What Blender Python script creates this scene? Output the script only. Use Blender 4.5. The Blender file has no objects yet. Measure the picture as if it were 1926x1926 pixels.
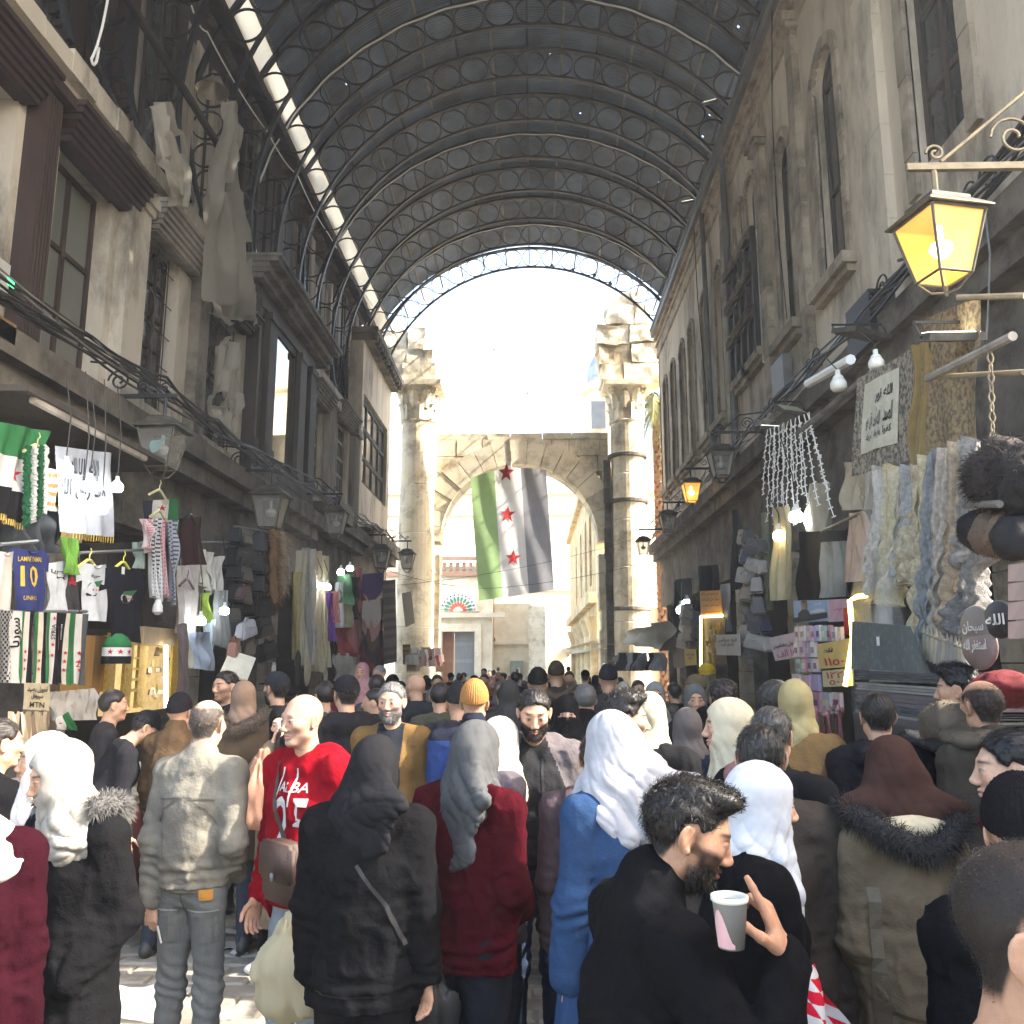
import bpy, bmesh, math, random
import numpy as np
from mathutils import Vector, Matrix, Euler
SC = bpy.context.scene
COL = SC.collection
R = math.radians
# ------------------------------------------------------------------ camera, world, sun, exposure
CAM_H = 1.93
TH = R(10.0); FPX = 1600.0; PXC = 963.0
YAW = math.atan(40 / FPX * math.cos(TH))
cam_d = bpy.data.cameras.new('camera'); cam_d.sensor_width = 36.0; cam_d.lens = FPX / 1926 * 36
cam_d.clip_start = 0.05; cam_d.clip_end = 2000
cam = bpy.data.objects.new('camera', cam_d); COL.objects.link(cam)
cam.location = (0, 0, CAM_H); cam.rotation_euler = (math.pi / 2 + TH, 0, YAW)
SC.camera = cam
SUN_EL, SUN_AZ = R(41), R(79)      # azimuth measured from -y (behind the camera) towards +x
sun_dir = Vector((math.sin(SUN_AZ) * math.cos(SUN_EL), -math.cos(SUN_AZ) * math.cos(SUN_EL), math.sin(SUN_EL)))
world = bpy.data.worlds.new('World'); SC.world = world; world.use_nodes = True
wn = world.node_tree.nodes; wl = world.node_tree.links
for n in list(wn): wn.remove(n)
w_sky = wn.new('ShaderNodeTexSky'); w_sky.sky_type = 'NISHITA'; w_sky.sun_disc = False
w_sky.sun_elevation = SUN_EL
w_sky.sun_rotation = math.atan2(sun_dir.x, sun_dir.y)
w_sky.dust_density = 5.0; w_sky.air_density = 1.3; w_sky.ozone_density = 1.0
w_bg = wn.new('ShaderNodeBackground'); w_bg.inputs[1].default_value = 0.15
w_out = wn.new('ShaderNodeOutputWorld')
wl.new(w_sky.outputs[0], w_bg.inputs[0]); wl.new(w_bg.outputs[0], w_out.inputs[0])
sd = bpy.data.lights.new('sun', 'SUN'); sd.energy = 2.5; sd.angle = R(0.5); sd.color = (1, .93, .82)
so = bpy.data.objects.new('sun', sd); COL.objects.link(so)
so.rotation_euler = sun_dir.to_track_quat('Z', 'Y').to_euler(); so.location = sun_dir * 60
SC.view_settings.view_transform = 'Standard'; SC.view_settings.look = 'None'
SC.view_settings.gamma = 1.0; SC.view_settings.use_curve_mapping = False
SC.view_settings.exposure = 2.95
SC.render.engine = 'CYCLES'
SC.cycles.max_bounces = 8; SC.cycles.diffuse_bounces = 5; SC.cycles.transparent_max_bounces = 12
SC.cycles.use_denoising = True
SC.cycles.sample_clamp_indirect = 6.0
# ------------------------------------------------------------------ photo pixel -> place (camera geometry of the photograph)
def ray(px, py):
    x = (px - PXC) / FPX; z = -(py - PXC) / FPX; y = 1.0
    y, z = y * math.cos(TH) - z * math.sin(TH), y * math.sin(TH) + z * math.cos(TH)
    x, y = x * math.cos(YAW) - y * math.sin(YAW), x * math.sin(YAW) + y * math.cos(YAW)
    return Vector((x, y, z))
def aty(px, py, Y):
    r = ray(px, py); return Vector((0, 0, CAM_H)) + r * (Y / r.y)
def atx(px, py, X):
    r = ray(px, py); return Vector((0, 0, CAM_H)) + r * (X / r.x)
# ------------------------------------------------------------------ materials
def mat(name, col, col2=None, scale=5., rough=.8, bump=.0, bscale=60., metal=0., spec=.3, grime=0., gscale=1.3, rnd=0.,
        stretch=(1, 1, 1), emit=None, estr=1., coords='Object', trans=0., alpha=1., detail=5., sheen=0., sss=0., coat=0.,
        lo=.35, hi=.65, gcol=(.03, .026, .022)):
    m = bpy.data.materials.new(name); m.use_nodes = True
    nt = m.node_tree; N = nt.nodes; L = nt.links
    b = N['Principled BSDF']
    b.inputs['Roughness'].default_value = rough; b.inputs['Metallic'].default_value = metal
    b.inputs['Specular IOR Level'].default_value = spec
    b.inputs['Sheen Weight'].default_value = sheen
    b.inputs['Coat Weight'].default_value = coat
    if sss: b.inputs['Subsurface Weight'].default_value = sss; b.inputs['Subsurface Radius'].default_value = (.012, .005, .003); b.inputs['Subsurface Scale'].default_value = .6
    if trans: b.inputs['Transmission Weight'].default_value = trans
    b.inputs['Alpha'].default_value = alpha
    tc = N.new('ShaderNodeTexCoord'); mp = N.new('ShaderNodeMapping'); mp.inputs['Scale'].default_value = stretch
    if coords == 'World':
        g = N.new('ShaderNodeNewGeometry'); L.new(g.outputs['Position'], mp.inputs[0])
    else: L.new(tc.outputs[coords], mp.inputs[0])
    vec = mp.outputs[0]
    def noise(sc, det=detail, rg=.6):
        n = N.new('ShaderNodeTexNoise'); n.inputs['Scale'].default_value = sc; n.inputs['Detail'].default_value = det
        n.inputs['Roughness'].default_value = rg; L.new(vec, n.inputs['Vector']); return n.outputs['Fac']
    def ramp(fac, a, c):
        r = N.new('ShaderNodeMapRange'); r.inputs[1].default_value = a; r.inputs[2].default_value = c; L.new(fac, r.inputs[0]); return r.outputs[0]
    def mix(fac, A, B, mode='MIX'):
        x = N.new('ShaderNodeMix'); x.data_type = 'RGBA'; x.blend_type = mode
        if isinstance(fac, float): x.inputs[0].default_value = fac
        else: L.new(fac, x.inputs[0])
        for i, q in ((6, A), (7, B)):
            if isinstance(q, tuple): x.inputs[i].default_value = (*q, 1)
            else: L.new(q, x.inputs[i])
        return x.outputs[2]
    c = tuple(col)
    out = None
    if col2 is not None: out = mix(ramp(noise(scale), lo, hi), c, tuple(col2))
    if grime:
        gz = ramp(noise(gscale, 9., .70), .47, .66)
        mu = N.new('ShaderNodeMath'); mu.operation = 'MULTIPLY'; mu.inputs[1].default_value = grime; L.new(gz, mu.inputs[0])
        out = mix(mu.outputs[0], out if out is not None else c, gcol)
    if rnd:
        oi = N.new('ShaderNodeObjectInfo'); r = N.new('ShaderNodeMapRange'); r.inputs[3].default_value = 1 - rnd; r.inputs[4].default_value = 1 + rnd
        L.new(oi.outputs['Random'], r.inputs[0])
        hs = N.new('ShaderNodeHueSaturation'); L.new(r.outputs[0], hs.inputs['Value'])
        if out is not None: L.new(out, hs.inputs['Color'])
        else: hs.inputs['Color'].default_value = (*c, 1)
        out = hs.outputs[0]
    if out is not None: L.new(out, b.inputs['Base Color'])
    else: b.inputs['Base Color'].default_value = (*c, 1)
    if bump:
        bp = N.new('ShaderNodeBump'); bp.inputs['Strength'].default_value = bump; bp.inputs['Distance'].default_value = .02
        L.new(noise(bscale, 6., .65), bp.inputs['Height']); L.new(bp.outputs[0], b.inputs['Normal'])
    if emit is not None:
        b.inputs['Emission Color'].default_value = (*emit, 1); b.inputs['Emission Strength'].default_value = estr
    return m
def translucent(name, col, t=.5, bump=.3, bscale=12., alpha=1.):
    m = mat(name, col, tuple(x * .8 for x in col), scale=3, bump=bump, bscale=bscale, rough=.6, alpha=alpha)
    nt = m.node_tree; N = nt.nodes; L = nt.links; b = N['Principled BSDF']
    tr = N.new('ShaderNodeBsdfTranslucent'); tr.inputs[0].default_value = (*col, 1); mx = N.new('ShaderNodeMixShader'); mx.inputs[0].default_value = t
    L.new(b.outputs[0], mx.inputs[1]); L.new(tr.outputs[0], mx.inputs[2]); L.new(mx.outputs[0], N['Material Output'].inputs[0])
    return m
_cm = {}
def cmat(col, kind='cloth', **k):
    """one material per colour and finish"""
    key = (tuple(round(c, 3) for c in col), kind, tuple(sorted(k.items())))
    if key not in _cm:
        c = tuple(col); d = tuple(x * .82 for x in c)
        P = dict(cloth=dict(rough=.95, bump=.32, bscale=75, spec=.05, scale=9), plain=dict(rough=.6, spec=.3, scale=7),
                 metal=dict(rough=.4, metal=.8, spec=.5, scale=12, bump=.05), gloss=dict(rough=.25, spec=.5, scale=9),
                 paint=dict(rough=.55, bump=.1, bscale=50, scale=6, grime=.5), wood=dict(rough=.65, bump=.25, bscale=30, stretch=(1, 1, .12), scale=14),
                 hair=dict(rough=.5, spec=.35, scale=60, stretch=(1, 1, .3)), fur=dict(rough=.85, scale=40),
                 leather=dict(rough=.45, bump=.2, bscale=120, spec=.4))[kind].copy()
        P.update(k)
        _cm[key] = mat(kind + '_finish', c, d, **P)
    return _cm[key]
# ------------------------------------------------------------------ objects
def wloc(o):
    v = Vector((0, 0, 0))
    while o is not None: v += o.location; o = o.parent
    return v
def thing(name, label, cat, loc=(0, 0, 0), group=None, rz=0.):
    o = bpy.data.objects.new(name, None); COL.objects.link(o); o.empty_display_size = .1
    o.location = loc; o.rotation_euler = (0, 0, rz)
    return tag(o, label, cat, group)
def tag(o, label=None, cat=None, group=None, kind=None):
    if label: o['label'] = label
    if cat: o['category'] = cat
    if group: o['group'] = group
    if kind: o['kind'] = kind
    return o
def link(name, me, parent=None, loc=None, m=None):
    o = bpy.data.objects.new(name, me); COL.objects.link(o)
    if parent is not None: o.parent = parent
    if loc is not None: o.location = loc
    if m is not None:
        while len(o.material_slots) == 0: me.materials.append(m)
        o.material_slots[0].link = 'OBJECT'; o.material_slots[0].material = m
    return o
def copy_tree(o, parent=None):
    c = o.copy(); COL.objects.link(c)
    if parent is not None: c.parent = parent
    for ch in o.children: copy_tree(ch, c)
    return c
class MB:
    def __init__(s): s.v = []; s.f = []; s.mi = []; s.k = 0
    def add(s, vs, fs):
        n = len(s.v); s.v += [tuple(p) for p in vs]; s.f += [tuple(i + n for i in q) for q in fs]; s.mi += [s.k] * len(fs); return s
    def box(s, x0, x1, y0, y1, z0, z1):
        return s.add([(x0, y0, z0), (x1, y0, z0), (x1, y1, z0), (x0, y1, z0), (x0, y0, z1), (x1, y0, z1), (x1, y1, z1), (x0, y1, z1)],
                     [(0, 3, 2, 1), (4, 5, 6, 7), (0, 1, 5, 4), (1, 2, 6, 5), (2, 3, 7, 6), (3, 0, 4, 7)])
    def obox(s, c, sz, M=None, taper=1.):
        a, b, h = sz[0] / 2, sz[1] / 2, sz[2] / 2; t = taper
        p = [Vector(q) for q in [(-a, -b, -h), (a, -b, -h), (a, b, -h), (-a, b, -h), (-a * t, -b * t, h), (a * t, -b * t, h), (a * t, b * t, h), (-a * t, b * t, h)]]
        if M is not None: p = [M @ q for q in p]
        return s.add([q + Vector(c) for q in p], [(0, 3, 2, 1), (4, 5, 6, 7), (0, 1, 5, 4), (1, 2, 6, 5), (2, 3, 7, 6), (3, 0, 4, 7)])
    def tube(s, pts, r, n=6, cap=True, closed=False):
        P = [Vector(p) for p in pts]; m = len(P); rr = r if isinstance(r, (list, tuple)) else [r] * m
        vs = []; up = None
        for i in range(m):
            a = P[i - 1] if (i or closed) else P[0]; b = P[(i + 1) % m] if (i < m - 1 or closed) else P[-1]
            t = (b - a).normalized()
            if up is None: up = Vector((0, 0, 1)) if abs(t.z) < .9 else Vector((1, 0, 0))
            x = t.cross(up)
            if x.length < 1e-5: x = t.orthogonal()
            x.normalize(); y = x.cross(t).normalized(); up = y
            for j in range(n):
                q = 2 * math.pi * j / n; vs.append(P[i] + (x * math.cos(q) + y * math.sin(q)) * rr[i])
        fs = []
        for i in range(m if closed else m - 1):
            i2 = (i + 1) % m
            for j in range(n): fs.append((i * n + j, i * n + (j + 1) % n, i2 * n + (j + 1) % n, i2 * n + j))
        if cap and not closed: fs += [tuple(range(n - 1, -1, -1)), tuple(range((m - 1) * n, m * n))]
        return s.add(vs, fs)
    def lathe(s, prof, n=16, c=(0, 0, 0), cap=True):
        vs = []; fs = []
        for r, z in prof:
            for j in range(n): q = 2 * math.pi * j / n; vs.append((c[0] + r * math.cos(q), c[1] + r * math.sin(q), c[2] + z))
        for i in range(len(prof) - 1):
            for j in range(n): fs.append((i * n + j, i * n + (j + 1) % n, (i + 1) * n + (j + 1) % n, (i + 1) * n + j))
        if cap:
            fs += [tuple(range(n - 1, -1, -1)), tuple(range((len(prof) - 1) * n, len(prof) * n))]
        return s.add(vs, fs)
    def grid(s, fn, nu, nv):
        vs = [fn(i / nu, j / nv) for j in range(nv + 1) for i in range(nu + 1)]
        fs = [(j * (nu + 1) + i, j * (nu + 1) + i + 1, (j + 1) * (nu + 1) + i + 1, (j + 1) * (nu + 1) + i) for j in range(nv) for i in range(nu)]
        return s.add(vs, fs)
    def prism(s, pts, fn, d0, d1):
        """2-D outline pts; fn(u, v, d) -> 3-D point"""
        n = len(pts)
        vs = [fn(u, v, d0) for u, v in pts] + [fn(u, v, d1) for u, v in pts]
        return s.add(vs, [tuple(range(n - 1, -1, -1)), tuple(range(n, 2 * n))] + [(i, (i + 1) % n, n + (i + 1) % n, n + i) for i in range(n)])
    def mesh(s, name, m=None, smooth=False, off=None):
        me = bpy.data.meshes.new(name)
        v = s.v if off is None else [(p[0] - off[0], p[1] - off[1], p[2] - off[2]) for p in s.v]
        me.from_pydata(v, [], s.f)
        for q in (m if isinstance(m, (list, tuple)) else [m]):
            if q is not None: me.materials.append(q)
        if any(s.mi): me.polygons.foreach_set('material_index', s.mi)
        if smooth: me.polygons.foreach_set('use_smooth', [True] * len(s.f))
        me.update(); return me
    def build(s, name, m, parent=None, smooth=False, w=True, center=False):
        """w: coordinates are world ones (parent unrotated); center: put the origin at the middle of the box"""
        off = wloc(parent) if (parent is not None and w) else Vector((0, 0, 0)); loc = Vector((0, 0, 0))
        if center and s.v:
            a = np.array(s.v); c = (a.min(0) + a.max(0)) / 2; c[2] = a[:, 2].min(); loc = Vector(c) - off; off = Vector(c)
        me = s.mesh(name, m, smooth, off)
        return link(name, me, parent, loc)
RNG = random.Random(7)
def rnd(a, b): return RNG.uniform(a, b)
_h = np.random.RandomState(3).rand(32768)
def vnoise(p, seed=0):
    """smooth value noise in [-1, 1] on an (n, 3) array"""
    p = np.asarray(p, float) + seed * 17.31; i = np.floor(p).astype(np.int64); f = p - i; f = f * f * (3 - 2 * f)
    def hs(a, b, c): return _h[(a * 73 + b * 1571 + c * 7919) & 32767]
    x, y, z = i[..., 0], i[..., 1], i[..., 2]; u, v, w = f[..., 0], f[..., 1], f[..., 2]
    c = lambda a, b, t: a + (b - a) * t
    return 2 * c(c(c(hs(x, y, z), hs(x + 1, y, z), u), c(hs(x, y + 1, z), hs(x + 1, y + 1, z), u), v),
                 c(c(hs(x, y, z + 1), hs(x + 1, y, z + 1), u), c(hs(x, y + 1, z + 1), hs(x + 1, y + 1, z + 1), u), v), w) - 1
# ------------------------------------------------------------------ lettering (flat print)
_AR = {'ا': 'FE8D FE8E', 'أ': 'FE83 FE84', 'إ': 'FE87 FE88', 'آ': 'FE81 FE82', 'ب': 'FE8F FE90 FE91 FE92', 'ة': 'FE93 FE94', 'ت': 'FE95 FE96 FE97 FE98', 'ث': 'FE99 FE9A FE9B FE9C',
       'ج': 'FE9D FE9E FE9F FEA0', 'ح': 'FEA1 FEA2 FEA3 FEA4', 'خ': 'FEA5 FEA6 FEA7 FEA8', 'د': 'FEA9 FEAA', 'ذ': 'FEAB FEAC', 'ر': 'FEAD FEAE', 'ز': 'FEAF FEB0',
       'س': 'FEB1 FEB2 FEB3 FEB4', 'ش': 'FEB5 FEB6 FEB7 FEB8', 'ص': 'FEB9 FEBA FEBB FEBC', 'ض': 'FEBD FEBE FEBF FEC0', 'ط': 'FEC1 FEC2 FEC3 FEC4', 'ظ': 'FEC5 FEC6 FEC7 FEC8',
       'ع': 'FEC9 FECA FECB FECC', 'غ': 'FECD FECE FECF FED0', 'ف': 'FED1 FED2 FED3 FED4', 'ق': 'FED5 FED6 FED7 FED8', 'ك': 'FED9 FEDA FEDB FEDC', 'ل': 'FEDD FEDE FEDF FEE0',
       'م': 'FEE1 FEE2 FEE3 FEE4', 'ن': 'FEE5 FEE6 FEE7 FEE8', 'ه': 'FEE9 FEEA FEEB FEEC', 'و': 'FEED FEEE', 'ى': 'FEEF FEF0', 'ي': 'FEF1 FEF2 FEF3 FEF4'}
def shape_ar(s):
    out = []
    for i, ch in enumerate(s):
        if ch not in _AR: out.append(ch); continue
        fm = _AR[ch].split(); prev = i and s[i - 1] in _AR and len(_AR[s[i - 1]].split()) == 4; nxt = i + 1 < len(s) and s[i + 1] in _AR and len(fm) == 4
        k = (3 if prev and nxt else 2 if nxt else 1 if prev else 0)
        out.append(chr(int(fm[k], 16)))
    t = ''.join(out)[::-1]
    import re
    return re.sub('[٠-٩0-9]+', lambda q: q.group(0)[::-1], t)
def text_mesh(s, ar=False):
    """-> (verts 2-D array scaled to height 1 wide aspect kept, faces)"""
    c = bpy.data.curves.new('lettering', 'FONT'); c.body = '\n'.join(shape_ar(l) for l in s.split('\n')) if ar else s
    c.size = 1; c.offset = .012 if not ar else .022; c.resolution_u = 2; c.align_x = 'CENTER'
    o = bpy.data.objects.new('lettering', c); COL.objects.link(o)
    dg = bpy.context.evaluated_depsgraph_get(); me = bpy.data.meshes.new_from_object(o.evaluated_get(dg))
    v = np.array([q.co[:2] for q in me.vertices]); f = [tuple(p.vertices) for p in me.polygons]
    bpy.data.objects.remove(o); bpy.data.curves.remove(c); bpy.data.meshes.remove(me)
    if len(v) == 0: return np.zeros((0, 2)), []
    v -= (v.min(0) + v.max(0)) / 2
    return v, f
_tm = {}
def lettering(s, w, h, fn, m, parent, ar=False, name='lettering', off=.003):
    """text stretched into a w x h box; fn(u, v) maps centred box coordinates to a point and must return (point, normal)"""
    if (s, ar) not in _tm: _tm[(s, ar)] = text_mesh(s, ar)
    v, f = _tm[(s, ar)]
    if not len(v): return None
    ext = v.max(0) - v.min(0); vs = []
    for x, y in v:
        p, n = fn(x / ext[0] * w, y / ext[1] * h); vs.append(Vector(p) + Vector(n) * off)
    mb = MB(); mb.add(vs, f); return mb.build(name, m, parent, w=True)
def star_pts(r, rot=0): return [((r if i % 2 == 0 else r * .4) * math.sin(rot + i * math.pi / 5), (r if i % 2 == 0 else r * .4) * math.cos(rot + i * math.pi / 5)) for i in range(10)]
# ================================================================== the setting
M = {}
M['plaster'] = mat('old_plaster', (.50, .45, .37), (.38, .34, .275), scale=.9, rough=.9, bump=.5, bscale=9, grime=.9, gscale=.95, coords='World', stretch=(1, 1, .45), gcol=(.085, .068, .048))
M['plaster_r'] = mat('limewashed_plaster', (.66, .59, .48), (.50, .435, .34), scale=.8, rough=.9, bump=.5, bscale=8, grime=.8, gscale=1.0, coords='World', stretch=(1, 1, .35), gcol=(.12, .10, .075))
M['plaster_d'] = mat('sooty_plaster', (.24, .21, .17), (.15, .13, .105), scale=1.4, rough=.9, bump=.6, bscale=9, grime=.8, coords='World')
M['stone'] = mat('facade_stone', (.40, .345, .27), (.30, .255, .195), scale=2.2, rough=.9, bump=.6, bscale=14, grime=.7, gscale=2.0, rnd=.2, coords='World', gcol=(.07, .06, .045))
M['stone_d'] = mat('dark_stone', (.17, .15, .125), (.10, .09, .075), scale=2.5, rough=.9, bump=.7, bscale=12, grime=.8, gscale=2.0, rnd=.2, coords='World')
M['lime'] = mat('pale_limestone', (.84, .77, .60), (.74, .64, .46), scale=.8, rough=.9, bump=.7, bscale=5, grime=.75, gscale=1.2, rnd=.1, coords='World', gcol=(.20, .14, .07))
M['lime_w'] = mat('white_limestone', (.74, .66, .50), (.64, .55, .38), scale=1.5, rough=.9, bump=.3, bscale=6, grime=.3, coords='World', gcol=(.3, .24, .15))
M['brownwood'] = mat('brown_painted_wood', (.042, .025, .021), (.028, .018, .015), scale=4, rough=.55, bump=.25, bscale=24, grime=.4, coords='World', stretch=(1, 1, .25))
M['darkwood'] = mat('weathered_dark_wood', (.06, .05, .042), (.035, .03, .026), scale=4, rough=.7, bump=.4, bscale=20, grime=.4, rnd=.35, coords='World', stretch=(1, 1, .15))
M['greywood'] = mat('grey_weathered_wood', (.26, .24, .21), (.17, .155, .135), scale=4, rough=.8, bump=.35, bscale=20, grime=.6, rnd=.3, coords='World', stretch=(1, 1, .15))
M['palewood'] = mat('pale_weathered_board', (.42, .38, .32), (.30, .265, .22), scale=3, rough=.85, bump=.3, bscale=18, grime=.65, rnd=.25, coords='World', stretch=(1, 1, .15))
M['pane'] = mat('dusty_glass', (.035, .04, .042), (.06, .065, .064), scale=1.5, rough=.12, spec=.6, coords='World', grime=.5, gcol=(.12, .12, .11))
M['frosted'] = mat('greyed_glass', (.10, .105, .09), (.14, .145, .125), scale=2, rough=.3, spec=.5, coords='World', stretch=(1, 1, .2))
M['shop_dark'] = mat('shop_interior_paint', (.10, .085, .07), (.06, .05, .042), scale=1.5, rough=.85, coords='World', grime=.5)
M['iron'] = mat('black_iron', (.02, .022, .026), (.05, .05, .052), scale=3, rough=.5, metal=.5, bump=.15, bscale=30, coords='World')
M['sheet'] = mat('corrugated_iron', (.16, .21, .285), (.08, .105, .145), scale=1.0, rough=.42, metal=.3, bump=.1, bscale=10, rnd=.28, coords='World', grime=.5, gscale=.6, gcol=(.10, .075, .05))
M['galv'] = mat('grey_gutter_metal', (.19, .20, .20), (.14, .145, .145), scale=1.2, rough=.6, metal=.2, coords='World', grime=.4)
M['street'] = mat('worn_paving', (.33, .30, .25), (.24, .215, .175), scale=1.2, rough=.7, bump=.4, bscale=14, coords='World', grime=.5, gscale=1.0, gcol=(.09, .08, .065))
M['paver'] = mat('worn_basalt_paver', (.31, .285, .24), (.22, .20, .165), scale=4, rough=.6, bump=.35, bscale=40, rnd=.22, grime=.4, gscale=5, coords='World', gcol=(.09, .08, .065))
M['white'] = mat('white_plastic', (.8, .8, .78), rough=.4)
M['cable_w'] = mat('white_cable', (.85, .84, .80), rough=.5)
M['cable_b'] = mat('black_cable', (.02, .02, .02), rough=.5)
M['cable_g'] = mat('grey_cable', (.22, .21, .20), (.10, .10, .10), scale=3, rough=.6)
M['poly'] = translucent('dusty_plastic_sheeting', (.62, .58, .50), t=.45, bump=.8, bscale=7, alpha=.5)
M['skylight'] = translucent('crinkled_white_sheeting', (.86, .66, .42), t=.55, bump=.9, bscale=5)
# ---- ground
tag(MB().grid(lambda u, v: ((u - .5) * 120, -30 + v * 120, -.012 + 0 * u), 4, 4).build('street', M['street']), kind='structure')
street = bpy.data.objects['street']
pm = []
for k in range(3):
    b = MB(); w, d, e = .29, .145, .012
    for (x0, x1, y0, y1, z) in [(-w / 2, w / 2, -d / 2, d / 2, 0), (-w / 2 + e, w / 2 - e, -d / 2 + e, d / 2 - e, .016)]:
        b.v += [(x0 + rnd(-.006, .006), y0 + rnd(-.006, .006), z + rnd(-.003, .003)), (x1 + rnd(-.006, .006), y0, z), (x1, y1 + rnd(-.006, .006), z + rnd(-.003, .003)), (x0, y1, z)]
    b.f = [(4, 5, 6, 7)] + [(i, (i + 1) % 4, 4 + (i + 1) % 4, 4 + i) for i in range(4)]; b.mi = [0] * 5
    pm.append(b.mesh('paving_stone', M['paver']))
n = 0
for r in range(40):
    y = 4.3 + r * .165
    for c in range(30):
        x = -3.3 + c * .31 + (r % 2) * .155 - r * .02
        near = (x < .7 and y < 6.3 and x > -y * .62) or (x < -.45 and x > -2.5 and y < 8.0)
        if near and n < 300:
            o = link('paving_stone', pm[(r * 7 + c * 3) % 3], street, (x, y, rnd(-.011, -.005))); o.rotation_euler[2] = rnd(-.02, .02); n += 1
# ---- barrel roof: trusses, sheets, purlins
ZC, RI, RO = 10.3, 5.3, 6.06
def arc(r, a, y): return Vector((r * math.cos(a), y, ZC + r * math.sin(a)))
def ro(a):
    e = min(math.degrees(a), 180 - math.degrees(a)); t = max(0., min(1., (e + 18) / 33.)); return RI + .13 + (RO - RI - .13) * t ** .8
NT = 14; DY = 1.65; A0 = R(24); A1 = R(198)
def strip(r0, r1, hw, name, a0=A0, a1=A1, n=56):
    b = MB()
    for i in range(n + 1):
        a = a0 + (a1 - a0) * i / n
        q0, q1 = r0(a), r1(a)
        b.v += [tuple(arc(q, a, s * hw)) for q, s in ((q0, -1), (q0, 1), (q1, 1), (q1, -1))]
    b.f = [(i * 4 + j, i * 4 + (j + 1) % 4, i * 4 + 4 + (j + 1) % 4, i * 4 + 4 + j) for i in range(n) for j in range(4)]; b.mi = [0] * len(b.f)
    return b.mesh(name, M['iron'])
me_out = strip(lambda a: ro(a) - .05, lambda a: ro(a), .075, 'outer_chord')
me_in = strip(lambda a: RI, lambda a: RI + .05, .045, 'inner_chord')
rb = MB(); NR = 22
for i in range(NR):
    q = 2 * math.pi * i / NR
    for r, s in ((1., -1), (1., 1), (.93, 1), (.93, -1)): rb.v.append((r * .5 * math.cos(q), s * .022, r * .5 * math.sin(q)))
rb.f = [(i * 4 + j, i * 4 + (j + 1) % 4, ((i + 1) % NR) * 4 + (j + 1) % 4, ((i + 1) % NR) * 4 + j) for i in range(NR) for j in range(4)]; rb.mi = [0] * len(rb.f)
me_ring = rb.mesh('ring', M['iron'])
ringpos = []
a = R(90)
while a < A1 - R(2):
    d = ro(a) - RI - .09; ringpos.append((a, d)); a += (d + .012) / ((ro(a) + RI) / 2)
for (a, d) in list(ringpos[1:]):
    if math.pi - a > A0: ringpos.append((math.pi - a, d))
ords = ['last', 'second last', 'third last', 'fourth last', 'fifth last', 'sixth last', 'seventh last', 'eighth last', 'sixth nearest', 'fifth nearest', 'fourth nearest', 'third nearest', 'second nearest', 'nearest']
tr0 = None
for k in range(NT):
    lb = 'black iron roof arch of rings, %s before the stone gate' % ords[k] if k < 8 else 'black iron roof arch of rings, %s to the viewer' % ords[k]
    if tr0 is None:
        t = tr0 = thing('roof_truss', lb, 'roof arch', (0, 28, 0), 'iron ring arches carrying the roof')
        link('outer_chord', me_out, t); link('inner_chord', me_in, t)
        for a, d in ringpos:
            o = link('ring', me_ring, t, arc(RI + .045 + d / 2, a, 0)); o.scale = (d, 1, d)
    else:
        t = copy_tree(tr0); t.location = (0, 28 - DY * k, 0); t['label'] = lb
    if k in (1, 4, 7, 10):
        b = MB(); b.tube([arc(ro(a) - .085 + .015 * math.sin(a * 37 + k), a, 28 - DY * k - .085) for a in np.linspace(R(26), R(196), 90)], .016 if k < 5 else .02, 5)
        tag(b.build('lighting_cable', M['cable_w']), 'white cable along the roof arch, %s counted from the gate' % {1: 'second', 4: 'fifth', 7: 'eighth', 10: 'eleventh'}[k], 'cable', 'white cables along the roof arches')
roof = thing('barrel_roof', 'curved dark corrugated iron roof vaulting over the whole market street', 'roof', (0, 6, 9))
def sheet_mesh(a0, a1, hole):
    b = MB(); ny = 66; al = [0, .33, .66, 1.] if not hole else [0, .3, .355, .7, 1.]
    r0 = RO + .045
    for j in range(ny + 1):
        y = DY * 1.02 * j / ny; w = .014 * math.cos(j * math.pi / 1.5)
        for t in al: b.v.append(tuple(Vector(((r0 + w) * math.cos(a0 + (a1 - a0) * t), y, (r0 + w) * math.sin(a0 + (a1 - a0) * t)))))
    k = len(al)
    for j in range(ny):
        for i in range(k - 1):
            if hole and i == 1 and j in hole: continue
            b.f.append((j * k + i, j * k + i + 1, (j + 1) * k + i + 1, (j + 1) * k + i))
    b.mi = [0] * len(b.f); return b.mesh('roof_sheet', M['sheet'])
NSH = 17; AL, AH = R(12), R(146); dA = (AH - AL) / NSH
sh0 = sheet_mesh(0, dA, None); sh1 = sheet_mesh(0, dA, (11, 12, 44, 45)); sh2 = sheet_mesh(0, dA, (29, 30))
for k in range(NT + 4):
    y0 = 28 - DY * (k + 1) - .08
    for i in range(NSH):
        q = RNG.random()
        o = link('roof_sheet', sh1 if q < .06 and k > 2 else sh2 if q < .14 and k > 2 else sh0, roof, Vector((0, y0 - 6 + rnd(-.01, .01), ZC - 9)))
        o.rotation_euler = (0, -(AL + dA * i), 0); o.location += Vector((math.cos(AL + dA * (i + .5)), 0, math.sin(AL + dA * (i + .5)))) * rnd(0, .018)
for i in range(NSH + 1):
    a = AL + dA * i
    b = MB(); c = arc(RO + .018, a, 17)
    b.obox(c, (.05, 24.5, .035), Matrix.Rotation(-a + math.pi / 2, 3, 'Y')); b.build('purlin', M['greywood'] if i % 2 else M['iron'], roof)
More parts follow.
